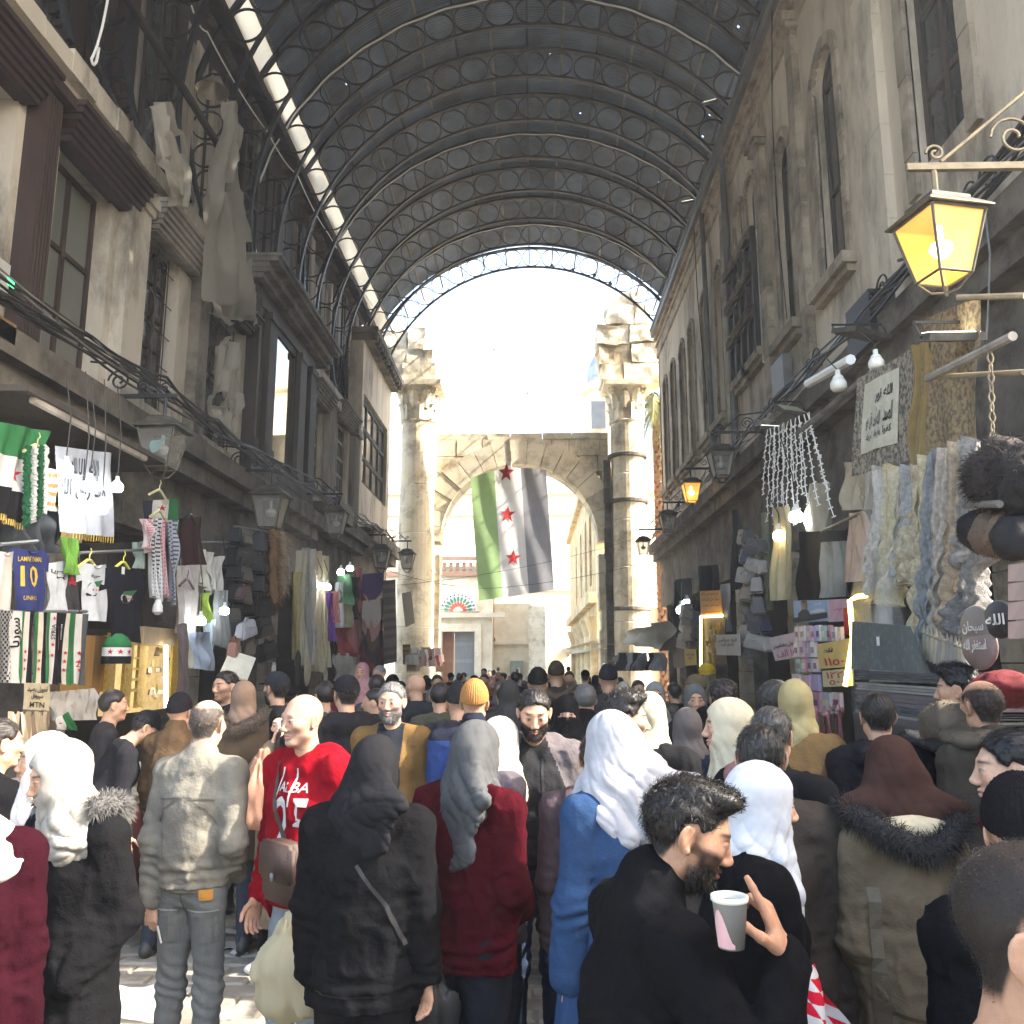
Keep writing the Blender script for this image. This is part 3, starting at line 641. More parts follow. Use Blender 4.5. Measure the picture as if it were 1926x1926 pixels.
b = MB(); b.prism([(fc.x + fr * 1.12 * math.cos(q), fc.z + fr * 1.12 * math.sin(q)) for q in np.linspace(0, math.pi, 25)], lambda u, v, d: (u, PY + d, v), -.12, -.01); b.build('fan_window_surround', M['lime_w'], PW)
b = MB(); b.prism([(fc.x + fr * .96 * math.cos(q), fc.z + fr * .96 * math.sin(q)) for q in np.linspace(0, math.pi, 25)], lambda u, v, d: (u, PY + d, v), -.135, -.121); fan = b.build('fan_window', cmat((.72, .72, .70), 'plain'), PW)
for ring_, (n_, rr, sz, col) in enumerate(((13, .84, .06, (.05, .07, .22)), (11, .62, .085, (.04, .20, .10)), (9, .36, .08, (.45, .10, .04)))):
    for i in range(n_):
        q = math.pi * (i + .5) / n_; cx, cz = fc.x + fr * rr * math.cos(q), fc.z + fr * rr * math.sin(q); L_ = sz * (1.7 if ring_ else 1.); b = MB()
        b.prism([(cx + fr * (L_ * math.cos(t) * math.cos(q) - sz * .75 * math.sin(t) * math.sin(q)), cz + fr * (L_ * math.cos(t) * math.sin(q) + sz * .75 * math.sin(t) * math.cos(q))) for t in np.linspace(0, 2 * math.pi, 9)[:-1]], lambda u, v, d: (u, PY + d, v), -.155, -.136)
        b.build('coloured_pane', cmat(col if i % 3 or ring_ else (.5, .12, .04), 'gloss'), fan)
b = MB(); b.box(d0 - 1.2, d1 + 1.6, PY - .25, PY, dz + .75, dz + 1.0); b.box(d0 - .35, d0, PY - .2, PY, 0, dz); b.box(d1, d1 + .35, PY - .2, PY, 0, dz); b.box(d0 - .35, d1 + .35, PY - .2, PY, dz, dz + .4); b.build('door_surround', M['lime_w'], PW)
for x0, x1, c in ((d0, d0 + .62, (.30, .13, .06)), (d0 + .62, d1, (.28, .28, .27))):
    b = MB(); b.box(x0 + .01, x1 - .01, PY + .25, PY + .33, 0, dz); dr = b.build('door', cmat(c, 'wood'), PW)
    for i in range(4): b = MB(); b.box(x0 + .1, x1 - .1, PY + .22, PY + .25, .3 + i * .9, 1.0 + i * .9); b.build('door_panel', cmat(tuple(q * .8 for q in c), 'wood'), dr)
RD = thing('pillar_house', 'cream house with a slim red pillar beside the portal doorway', 'building', (-1, 48, 0))
x0, x1 = P2(905, 1200, 48).x, P2(1000, 1200, 48).x
b = MB(); b.box(x0, x1, 48, 50, 0, P2(900, 1135, 48).z); b.box(x0, x1, 47.8, 48, P2(900, 1212, 48).z, P2(900, 1204, 48).z); b.build('wall', M['lime_w'], RD)
xp = P2(925, 1160, 47.6).x; b = MB(); b.box(xp - .13, xp + .13, 47.5, 47.75, P2(925, 1200, 47.6).z, P2(925, 1125, 47.6).z); b.box(xp - .2, xp + .2, 47.45, 47.8, P2(925, 1206, 47.6).z, P2(925, 1200, 47.6).z); b.build('red_pillar', cmat((.42, .14, .06), 'paint'), RD)
b = MB(); xx = P2(972, 1255, 47.6).x; b.box(xx - .35, xx + .35, 47.6, 47.95, 0, P2(972, 1243, 47.6).z); b.build('small_door', cmat((.25, .30, .22), 'paint'), RD)
xs = P2(1010, 1180, 47.6).x; b = MB()
for i in range(8): b.box(xs - .45, xs + .45, 46.8, 47.6, i * .62, i * .62 + .61)
b.build('stone_pier', M['lime'], RD)
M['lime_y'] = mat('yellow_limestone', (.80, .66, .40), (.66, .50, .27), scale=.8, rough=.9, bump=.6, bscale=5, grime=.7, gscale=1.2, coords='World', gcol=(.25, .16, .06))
# arcade running away on the right of the court
AR = thing('arcade_wall', 'sunlit yellow stone arcade with tall arched openings right of the hanging flag', 'building', (4, 42, 0))
ax = P2(1110, 1000, 36).x
yy = [a for a in (36.0, 39.2, 43.2, 48.)]
ops = [(y - .75, y + .75, 5.1, 8.4, 1) for y in yy]
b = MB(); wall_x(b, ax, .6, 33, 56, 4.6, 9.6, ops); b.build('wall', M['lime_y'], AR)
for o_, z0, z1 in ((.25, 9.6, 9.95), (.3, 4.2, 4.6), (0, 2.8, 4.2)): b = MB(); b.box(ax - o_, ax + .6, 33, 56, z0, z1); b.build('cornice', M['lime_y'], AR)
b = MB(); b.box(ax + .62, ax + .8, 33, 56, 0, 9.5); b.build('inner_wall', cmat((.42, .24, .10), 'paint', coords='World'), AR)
for y in (34., 37.6, 41.2, 45.5, 51): b = MB(); b.lathe([(.4, 0), (.34, .25), (.32, 2.7), (.36, 2.75), (.34, 3.), (.5, 3.5), (.55, 3.7)], 14, (ax + .1, y, .0)); b.build('column', M['lime_y'], AR)
b = MB(); b.box(ax + .2, 14, 33, 56, 0, 4); b.build('back_wall', M['lime_w'], AR)
# tower with grey dome
TY = 52.; tw = P2(1150, 760, TY); tx = tw.x
DT = thing('dome_tower', 'small pale tower with a grey ribbed dome behind the right column', 'tower', (tx, TY, 0))
zt = P2(1110, 745, TY).z; b = MB(); b.lathe([(1.75, 0), (1.75, zt), (2.0, zt + .1), (2.0, zt + .5)], 8, (tx, TY, 0)); b.build('wall', M['lime_w'], DT)
b = MB(); b.lathe([(1.62 * math.cos(q), zt + .5 + 2.9 * math.sin(q)) for q in np.linspace(0, 1.5, 9)], 16, (tx, TY, 0)); b.build('dome', cmat((.40, .44, .46), 'paint', coords='World'), DT)
b = MB(); b.box(tx - 1.4, tx - .55, TY - 1.8, TY - 1.66, zt - 2.6, zt - .9); b.build('window', M['pane'], DT)
# palm beside the right column
pp = aty(1240, 760, 33.)
PT = thing('palm_tree', 'palm with hanging yellow green fronds and shaggy trunk right of the gate', 'tree', (pp.x, 33, 0))
b = MB(); H = pp.z
for i in range(60):
    z = H * i / 60
    for j in range(7): q = j * .9 + i * .5; b.obox((pp.x + .24 * math.cos(q), 33 + .24 * math.sin(q), z), (.16, .16, .3), Euler((.35 * math.sin(q), -.35 * math.cos(q), q)).to_matrix(), .5)
b.build('trunk', mat('palm_bark', (.30, .15, .07), (.16, .09, .05), scale=5, rough=.95, coords='World', bump=.5), PT)
pfm = mat('palm_leaf', (.16, .19, .05), (.26, .22, .07), scale=1.5, rough=.6, coords='World')
for i in range(34):
    q = i * 2.4; e0 = rnd(-.9, 1.2); L_ = rnd(2.0, 3.0); b = MB(); pts = []
    for s in range(10):
        t = s / 9; rr = L_ * math.sin(t * 1.5) * math.cos(e0) * .62; zz = H + math.sin(e0) * L_ * t - 2.1 * t * t * (1 + .3 * math.cos(e0)); pts.append(Vector((pp.x + rr * math.cos(q), 33 + rr * math.sin(q), zz)))
    b.tube(pts, [.03 - .0025 * s for s in range(10)], 4)
    for s in range(2, 38):
        t = s / 38 * 9; k = min(int(t), 8); c = pts[k].lerp(pts[k + 1], t - k); d = (pts[k + 1] - pts[k]).normalized(); sd_ = d.cross(Vector((0, 0, 1))).normalized()
        for sg in (-1, 1):
            tip = c + (sd_ * sg * .75 + d * .6 + Vector((0, 0, -.75))).normalized() * rnd(.35, .6); b.add([c, c + d * .045, tip], [(0, 1, 2)])
    b.build('frond', pfm, PT)
# ================================================================== figures: soft solids polygonised with surface nets
class Solid:
    def __init__(s): s.pr = []; s.cuts = []; s.disp = []
    def seg(s, a, b, r0, r1, k=.02, u=None, op=1):
        """elliptic capsule: r0, r1 = radius or (across, along-v) at the two ends; u = direction of the first radius"""
        a = np.array(a, float); b = np.array(b, float); t = b - a; L = np.linalg.norm(t)
        t = t / L if L > 1e-6 else np.array([0, 0, 1.])
        r0 = np.array((r0, r0) if np.isscalar(r0) else r0, float); r1 = np.array((r1, r1) if np.isscalar(r1) else r1, float)
        if u is None: u = np.array([1., 0, 0]) if abs(t[0]) < .8 else np.array([0, 1., 0])
        u = np.array(u, float); u = u - t * np.dot(u, t); u /= np.linalg.norm(u); v = np.cross(t, u)
        m = max(r0.max(), r1.max()); lo = np.minimum(a, b) - m; hi = np.maximum(a, b) + m
        def fn(X, Y, Z):
            x, y, z = X - a[0], Y - a[1], Z - a[2]
            h = x * t[0] + y * t[1] + z * t[2]; hc = np.clip(h / max(L, 1e-6), 0, 1)
            qu = x * u[0] + y * u[1] + z * u[2]; qv = x * v[0] + y * v[1] + z * v[2]; qt = h - hc * L
            ru = r0[0] + (r1[0] - r0[0]) * hc; rv = r0[1] + (r1[1] - r0[1]) * hc; rm = np.minimum(ru, rv)
            return (np.sqrt((qu / ru) ** 2 + (qv / rv) ** 2 + (qt / rm) ** 2) - 1) * rm
        s.pr.append((fn, lo, hi, k, op)); return s
    def ell(s, c, r, k=.02, op=1, rot=None):
        c = np.array(c, float); r = np.array((r,) * 3 if np.isscalar(r) else r, float); M_ = np.array(rot.to_matrix()) if rot is not None else np.eye(3)
        m = r.max(); lo, hi = (c - r, c + r) if rot is None else (c - m, c + m); A = M_.T / r[:, None]; rm = r.min()
        def fn(X, Y, Z):
            x, y, z = X - c[0], Y - c[1], Z - c[2]
            p = [x * A[i, 0] + y * A[i, 1] + z * A[i, 2] for i in range(3)]; n = np.sqrt(p[0] ** 2 + p[1] ** 2 + p[2] ** 2)
            return (n - 1) * (rm if rm > .5 * m else rm * 1.3)
        s.pr.append((fn, lo, hi, k, op)); return s
    def cut(s, fn): s.cuts.append(fn); return s          # keep where fn < 0
    def mesh(s, vox):
        U = [p for p in s.pr if p[4] == 1]
        lo = np.min([p[1] for p in U], 0) - 2.5 * vox - .012; hi = np.max([p[2] for p in U], 0) + 2.5 * vox + .012
        n = np.ceil((hi - lo) / vox).astype(int) + 1; ax = [lo[i] + vox * np.arange(n[i]) for i in range(3)]
        D = np.full(n, .5, np.float32)
        for fn, a, b, k, op in s.pr:
            pad = k + 3 * vox; i0 = np.maximum(0, ((a - pad - lo) / vox).astype(int)); i1 = np.minimum(n, ((b + pad - lo) / vox).astype(int) + 2)
            if (i1 <= i0).any(): continue
            sl = tuple(slice(i0[i], i1[i]) for i in range(3)); d = fn(ax[0][sl[0]][:, None, None], ax[1][sl[1]][None, :, None], ax[2][sl[2]][None, None, :]).astype(np.float32)
            E = D[sl]
            if op == 1: h = np.clip(.5 + .5 * (E - d) / k, 0, 1); D[sl] = E * (1 - h) + d * h - k * h * (1 - h)
            else: d = -d; h = np.clip(.5 - .5 * (E - d) / k, 0, 1); D[sl] = E * (1 - h) + d * h + k * h * (1 - h)
        if s.disp or s.cuts:
            ix = np.argwhere(np.abs(D) < max(.07, 3 * vox)); P = lo + ix * vox; val = D[tuple(ix.T)]
            for f in s.disp: val = val + f(P)
            for f in s.cuts: val = np.maximum(val, f(P))
            D[tuple(ix.T)] = val
            if s.cuts:
                ix = np.argwhere(D < -.06)
                if len(ix):
                    P = lo + ix * vox; val = D[tuple(ix.T)]
                    for f in s.cuts: val = np.maximum(val, f(P))
                    D[tuple(ix.T)] = val
        return snets(D, lo, vox)
def snets(D, lo, vox):
    S = D < 0; n = np.array(D.shape) - 1
    c = np.zeros(n, np.int8)
    for i in (0, 1):
        for j in (0, 1):
            for k in (0, 1): c += S[i:i + n[0], j:j + n[1], k:k + n[2]]
    act = np.argwhere((c > 0) & (c < 8))
    if not len(act): return np.zeros((0, 3)), np.zeros((0, 4), int)
    idx = np.full(n, -1, np.int64); idx[tuple(act.T)] = np.arange(len(act))
    cv = {(i, j, k): D[act[:, 0] + i, act[:, 1] + j, act[:, 2] + k] for i in (0, 1) for j in (0, 1) for k in (0, 1)}
    acc = np.zeros((len(act), 3)); cnt = np.zeros(len(act))
    for a in range(3):
        o = [q for q in range(3) if q != a]
        for p in (0, 1):
            for q in (0, 1):
                c0 = [0, 0, 0]; c0[o[0]] = p; c0[o[1]] = q; c1 = list(c0); c1[a] = 1
                d0, d1 = cv[tuple(c0)], cv[tuple(c1)]; m = (d0 < 0) != (d1 < 0); t = np.where(m, d0 / np.where(m, d0 - d1, 1), 0)
                pt = np.tile(np.array(c0, float), (len(act), 1)); pt[:, a] += t; acc += pt * m[:, None]; cnt += m
    V = lo + vox * (act + acc / cnt[:, None]); F = []
    for a in range(3):
        o1, o2 = (a + 1) % 3, (a + 2) % 3
        A = S; B = np.roll(S, -1, a); sl = [slice(1, None)] * 3; sl[a] = slice(0, -1)
        sl[o1] = slice(1, -1); sl[o2] = slice(1, -1)
        e = np.argwhere(A[tuple(sl)] != B[tuple(sl)])
        if not len(e): continue
        off = np.ones(3, int); off[a] = 0; e = e + off
        ins = A[tuple(e.T)]
        def q(d1, d2): w = e.copy(); w[:, o1] -= d1; w[:, o2] -= d2; return idx[tuple(w.T)]
        quad = np.stack([q(1, 1), q(0, 1), q(0, 0), q(1, 0)], 1); quad[~ins] = quad[~ins][:, ::-1]; F.append(quad)
    return V, np.concatenate(F)
def soften(V, F, it=1, lam=.5):
    for _ in range(it):
        A = np.zeros_like(V); C = np.zeros(len(V))
        for i in range(4): a, b = F[:, i], F[:, (i + 1) % 4]; np.add.at(A, a, V[b]); np.add.at(C, a, 1); np.add.at(A, b, V[a]); np.add.at(C, b, 1)
        V = V + lam * (A / np.maximum(C, 1)[:, None] - V)
    return V
def normals(V, F):
    N = np.zeros_like(V); n = np.cross(V[F[:, 2]] - V[F[:, 0]], V[F[:, 3]] - V[F[:, 1]])
    for i in range(4): np.add.at(N, F[:, i], n)
    return N / np.maximum(np.linalg.norm(N, axis=1), 1e-9)[:, None]
def np_mesh(name, parts, m, tint=None):
    """parts: list of (V, F) with quads or triangles"""
    me = bpy.data.meshes.new(name); off = 0; vs = []; loops = []; st = []; tot = []; k = 0
    for V, F in parts:
        if not len(V): continue
        F = np.asarray(F); vs.append(V); loops.append((F + off).ravel()); w = F.shape[1]; st.append(k + np.arange(len(F)) * w); tot.append(np.full(len(F), w)); k += F.size; off += len(V)
    vs = np.concatenate(vs); loops = np.concatenate(loops); st = np.concatenate(st)
    me.vertices.add(len(vs)); me.vertices.foreach_set('co', vs.astype(np.float32).ravel())
    me.loops.add(len(loops)); me.loops.foreach_set('vertex_index', loops.astype(np.int32))
    me.polygons.add(len(st)); me.polygons.foreach_set('loop_start', st.astype(np.int32))
    me.polygons.foreach_set('use_smooth', np.ones(len(st), bool))
    if tint is not None:
        at = me.attributes.new('tint', 'FLOAT_COLOR', 'POINT'); c = np.ones((len(vs), 4), np.float32); c[:, :3] = tint; at.data.foreach_set('color', c.ravel())
    for q in (m if isinstance(m, (list, tuple)) else [m]):
        if q is not None: me.materials.append(q)
    me.update(calc_edges=True); return me
def fuzz(V, N, n, length, width, flow=None, spread=.5, seed=0, keep=None, lie=None):
    """thin tapering blades growing out of a surface: fur, hair, pile"""
    r = np.random.RandomState(seed)
    ids = np.arange(len(V)) if keep is None else np.nonzero(keep)[0]
    if not len(ids): return np.zeros((0, 3)), np.zeros((0, 3), int)
    i = r.choice(ids, n); p = V[i] + r.randn(n, 3) * .003; d = N[i] + r.randn(n, 3) * spread
    if flow is not None: d = d + (flow(p) if callable(flow) else np.array(flow))
    if lie is not None: d = d - N[i] * (np.sum(d * N[i], 1)[:, None] - lie * np.linalg.norm(d, axis=1)[:, None])
    d /= np.linalg.norm(d, axis=1)[:, None]; sd_ = np.cross(d, r.randn(n, 3)); sd_ /= np.linalg.norm(sd_, axis=1)[:, None]
    L = length * (.5 + r.rand(n))[:, None]; droop = np.array([0, 0, -.25]) * L
    a, b = p - sd_ * width, p + sd_ * width; m0, m1 = p + d * L * .6 - sd_ * width * .7, p + d * L * .6 + sd_ * width * .7; t = p + d * L + droop
    W = np.stack([a, b, m0, m1, t], 1).reshape(-1, 3); q = np.arange(n)[:, None] * 5
    return W, np.concatenate([q + np.array([[0, 1, 3]]), q + np.array([[0, 3, 2]]), q + np.array([[2, 3, 4]])])
# skin: colour comes from a painted attribute (complexion, lips, brows, stubble)
def skin_material():
    m = mat('skin', (1, 1, 1), rough=.56, spec=.25, sss=.08, bump=.2, bscale=260); N = m.node_tree.nodes; L = m.node_tree.links
    a = N.new('ShaderNodeAttribute'); a.attribute_name = 'tint'; n = N.new('ShaderNodeTexNoise'); n.inputs['Scale'].default_value = 60; n.inputs['Detail'].default_value = 6
    tc = N.new('ShaderNodeTexCoord'); L.new(tc.outputs['Object'], n.inputs['Vector'])
    mr = N.new('ShaderNodeMapRange'); mr.inputs[1].default_value = .3; mr.inputs[2].default_value = .7; mr.inputs[3].default_value = .86; mr.inputs[4].default_value = 1.1; L.new(n.outputs['Fac'], mr.inputs[0])
    h = N.new('ShaderNodeHueSaturation'); L.new(a.outputs['Color'], h.inputs['Color']); L.new(mr.outputs[0], h.inputs['Value']); L.new(h.outputs[0], N['Principled BSDF'].inputs['Base Color'])
    return m
M['skin'] = skin_material()
SKIN = (.46, .27, .175); SKIN2 = (.52, .32, .22); SKIN3 = (.38, .21, .13)
def head_solid(fem=False, ears=True, fine=True, jaw=1.):
    s = Solid(); f = .94 if fem else 1.
    s.ell((0, -.014, .032), (.0755, .096, .087), .01); s.ell((0, .022, -.028), (.060 * f, .066, .085), .035)
    s.ell((0, .066, -.098), (.022 * f * jaw, .018, .016), .03); s.ell((.045 * f, .008, -.062), .020, .03); s.ell((-.045 * f, .008, -.062), .020, .03)
    s.seg((0, -.018, -.06), (0, -.045, -.2), (.052 * f, .056), (.058 * f, .062), .03)
    if fine:
        s.seg((-.03, .077, .027), (.03, .077, .027), .013, .013, .014)
        for q in (-1, 1):
            s.ell((q * .031, .104, .004), (.021, .022, .0125), .012, -1); s.ell((q * .043, .058, -.018), (.020, .022, .018), .025)
            s.ell((q * .031, .0795, .004), .0128, .003)
            s.seg((q * .017, .086, .007), (q * .044, .081, .008), .0048, .0042, .004); s.seg((q * .019, .085, -.004), (q * .043, .080, -.003), .0042, .0036, .005)
            s.ell((q * .0125, .097, -.036), (.0085, .011, .0075), .006)
            if ears: s.ell((q * .0805, -.014, -.002), (.0075, .021, .033), .005, rot=Euler((.18, q * .12, q * .55))); s.ell((q * .0895, -.008, .002), (.006, .011, .020), .005, -1, rot=Euler((.18, 0, q * .5))); s.ell((q * .0795, -.004, -.028), (.006, .008, .009), .005)
        s.seg((0, .085, .018), (0, .105, -.026), .0075, .0098, .012); s.ell((0, .106, -.031), (.0105, .0105, .009), .008)
        s.seg((-.020, .079, -.0615), (0, .0905, -.059), .0045, .0062, .006); s.seg((.020, .079, -.0615), (0, .0905, -.059), .0045, .0062, .006)
        s.seg((-.017, .078, -.069), (0, .087, -.071), .0052, .0075, .006); s.seg((.017, .078, -.069), (0, .087, -.071), .0052, .0075, .006)
        s.seg((-.023, .089, -.0648), (.023, .089, -.0648), (.002, .007), (.002, .007), .003, u=(0, 0, 1), op=-1)
    else:
        s.seg((0, .086, .018), (0, .106, -.03), .009, .014, .015)
        if ears:
            for q in (-1, 1): s.ell((q * .077, -.012, -.002), (.011, .019, .031), .008)
    return s
def face_tint(P, skin, hair=(.03, .022, .018), beard=0., brow=1., fem=False, eyes=True, seed=0, glow=1.):
    x, y, z = P.T; c = np.tile(np.array(skin), (len(P), 1)); ns = vnoise(P * 70, seed)
    def blend(w, col): nonlocal c; w = np.clip(w, 0, 1)[:, None]; c = c * (1 - w) + np.array(col) * w
    ax = np.abs(x); front = np.clip((y - .02) / .03, 0, 1)
    blend(.35 * np.exp(-((ax - .045) ** 2 + (z + .02) ** 2) / .0006) * front, (skin[0] * 1.05, skin[1] * .72, skin[2] * .68))
    lips = np.exp(-((x / .022) ** 2 + ((z + .066) / .0095) ** 2) ** 2) * (y > .06)
    if beard:
        reg = np.clip((-.038 - z + .028 * np.clip(ax - .02, 0, 1) / .04) / .014, 0, 1) * np.clip((y + .01 - .25 * np.clip(z + .02, 0, .1)) / .02, 0, 1) * (z > -.135)
        side = .8 * np.clip((ax - .052) / .008, 0, 1) * np.clip((z + .06) / .02, 0, 1) * np.clip((.03 - z) / .02, 0, 1) * np.exp(-((y - .010) / .010) ** 2)
        mous = np.exp(-((z + .05) / .008) ** 2) * np.clip((.03 - ax) / .006, 0, 1) * (y > .05)
        blend(np.clip(reg + side + mous, 0, 1) * beard * (1. + .25 * ns), hair)
    blend(lips * (.75 if not beard else .55), (.40, .14, .11) if not fem else (.45, .13, .11))
    if brow: blend(np.exp(-(((z - .0265 - .004 * np.cos((ax - .034) * 60)) / .0048) ** 2 + ((ax - .033) / .020) ** 4)) * (y > .045) * brow, hair)
    if eyes:
        e = np.exp(-(((ax - .031) / .0145) ** 2 + ((z - .003) / .0062) ** 2) ** 3) * (y > .05)
        blend(e * .9, (.34, .30, .27)); blend(np.exp(-(((ax - .031) / .0062) ** 2 + ((z - .003) / .0062) ** 2) ** 3) * (y > .05), (.02, .012, .008))
        blend(.85 * np.exp(-(((z - .0095 + 12 * (ax - .031) ** 2) / .0024) ** 2 + ((ax - .031) / .016) ** 6)) * (y > .045), (.03, .02, .018))
        blend(.25 * np.exp(-(((ax - .031) / .02) ** 2 + ((z + .010) / .009) ** 2)) * (y > .05), tuple(q * .55 for q in skin))
    return c
def hairline(y, back=-.075): return np.interp(y, [-.12, -.055, -.04, -.025, .005, .018, .04, .05, .075, .1], [back, back + .012, -.03, .024, .032, .012, .025, .045, .066, .085])
def hair_solid(style, t=.012, seed=0):
    s = Solid(); s.ell((0, -.016, .034), (.0755 + t, .096 + t, .087 + t), .01)
    if style == 'quiff': s.seg((-.03, .075, .098), (.035, .066, .098), .024, .022, .03); s.ell((0, .02, .103), (.058, .07, .026), .03)
    if style == 'curly': s.ell((0, .0, .085), (.088, .10, .055), .03)
    if style == 'tall': s.ell((0, .01, .11), (.072, .09, .04), .03)
    if style == 'bald': s.ell((0, .03, .112), (.072, .118, .098), .01, -1)
    if style == 'thin': s.ell((0, .065, .10), (.05, .06, .05), .012, -1)
    lift = {'bald': .0, 'thin': .0}.get(style, 0)
    s.cut(lambda P: (hairline(P[:, 1] + .012 * np.abs(P[:, 0] / .08) ** 2 * 0, -.078) - P[:, 2]) * .8 - .004 * vnoise(P * 60, seed))
    s.disp.append(lambda P: (t + .004) * np.clip(1 - (P[:, 2] - hairline(P[:, 1], -.078)) / .026, 0, 1) ** 1.5)
    a = .0035 if style != 'curly' else .008
    s.disp.append(lambda P: a * vnoise(np.stack([P[:, 0] * 160, P[:, 1] * 35, P[:, 2] * 60], 1), seed) + (0 if style != 'curly' else .006 * vnoise(P * 75, seed + 2)))
    return s
def hand_parts(w, d, nrm, side, curl=(.35, .45, .5, .55), thumb=.5, vox=.0045, s_=1., point=None, spread=.012):
    """w wrist, d finger direction, nrm palm normal, side +1 right / -1 left hand"""
    d = np.array(d, float); d /= np.linalg.norm(d); nrm = np.array(nrm, float); nrm -= d * np.dot(nrm, d); nrm /= np.linalg.norm(nrm); t = np.cross(d, nrm) * side; w = np.array(w, float)
    s = Solid(); L = s_
    s.seg(w - d * .04 * L, w + d * .015 * L, (.028 * L, .020 * L), (.028 * L, .019 * L), .012, u=t)
    s.seg(w + d * .02 * L, w + d * .078 * L, (.033 * L, .014 * L), (.039 * L, .0125 * L), .015, u=t); s.ell(w + (d * .035 + t * .022 + nrm * .006) * L, .017 * L, .015)
    for i, (o, ln, r) in enumerate(((.030, .072, .0088), (.0105, .080, .0092), (-.0095, .074, .0088), (-.028, .058, .0078))):
        p = w + (d * .085 + t * o) * L; a = 0.; cu = curl[i]
        for j, fr in enumerate((.45, .30, .25)):
            a += cu * (1.0 if j else .8); q = p + (d * math.cos(a) + nrm * math.sin(a) + t * (o * spread * 10 if j == 0 else 0)) * ln * fr * L
            s.seg(p, q, r * (1 - .08 * j) * L, r * (.93 - .08 * j) * L, .004); p = q
    p = w + (d * .03 + t * .030 + nrm * .008) * L
    for j, (ln, r) in enumerate(((.036, .0115), (.032, .0098), (.026, .0088))):
        q = p + (d * (.75 + .1 * j) + t * (.75 - thumb * .5 * j) + nrm * thumb * (.4 + .25 * j)) * ln * L; s.seg(p, q, r * L, r * .92 * L, .006); p = q
    return s.mesh(vox)
def fold_noise(P, amp, sc, seed, dirs=(1, 1, 1)):
    q = P * np.array(dirs) * sc; w = vnoise(q * .55, seed + 3) * .9; n = vnoise(q + w[:, None], seed); r = 1 - (np.abs(n) * 2.2) ** .7
    return -amp * (r * .7 + .5 * vnoise(q * 2.3, seed + 5))
def rotM(yaw=0., pitch=0., roll=0.): return np.array((Matrix.Rotation(yaw, 3, 'Z') @ Matrix.Rotation(pitch, 3, 'X') @ Matrix.Rotation(roll, 3, 'Y')))
def unit(v): v = np.array(v, float); return v / np.linalg.norm(v)
PEOPLE = {}
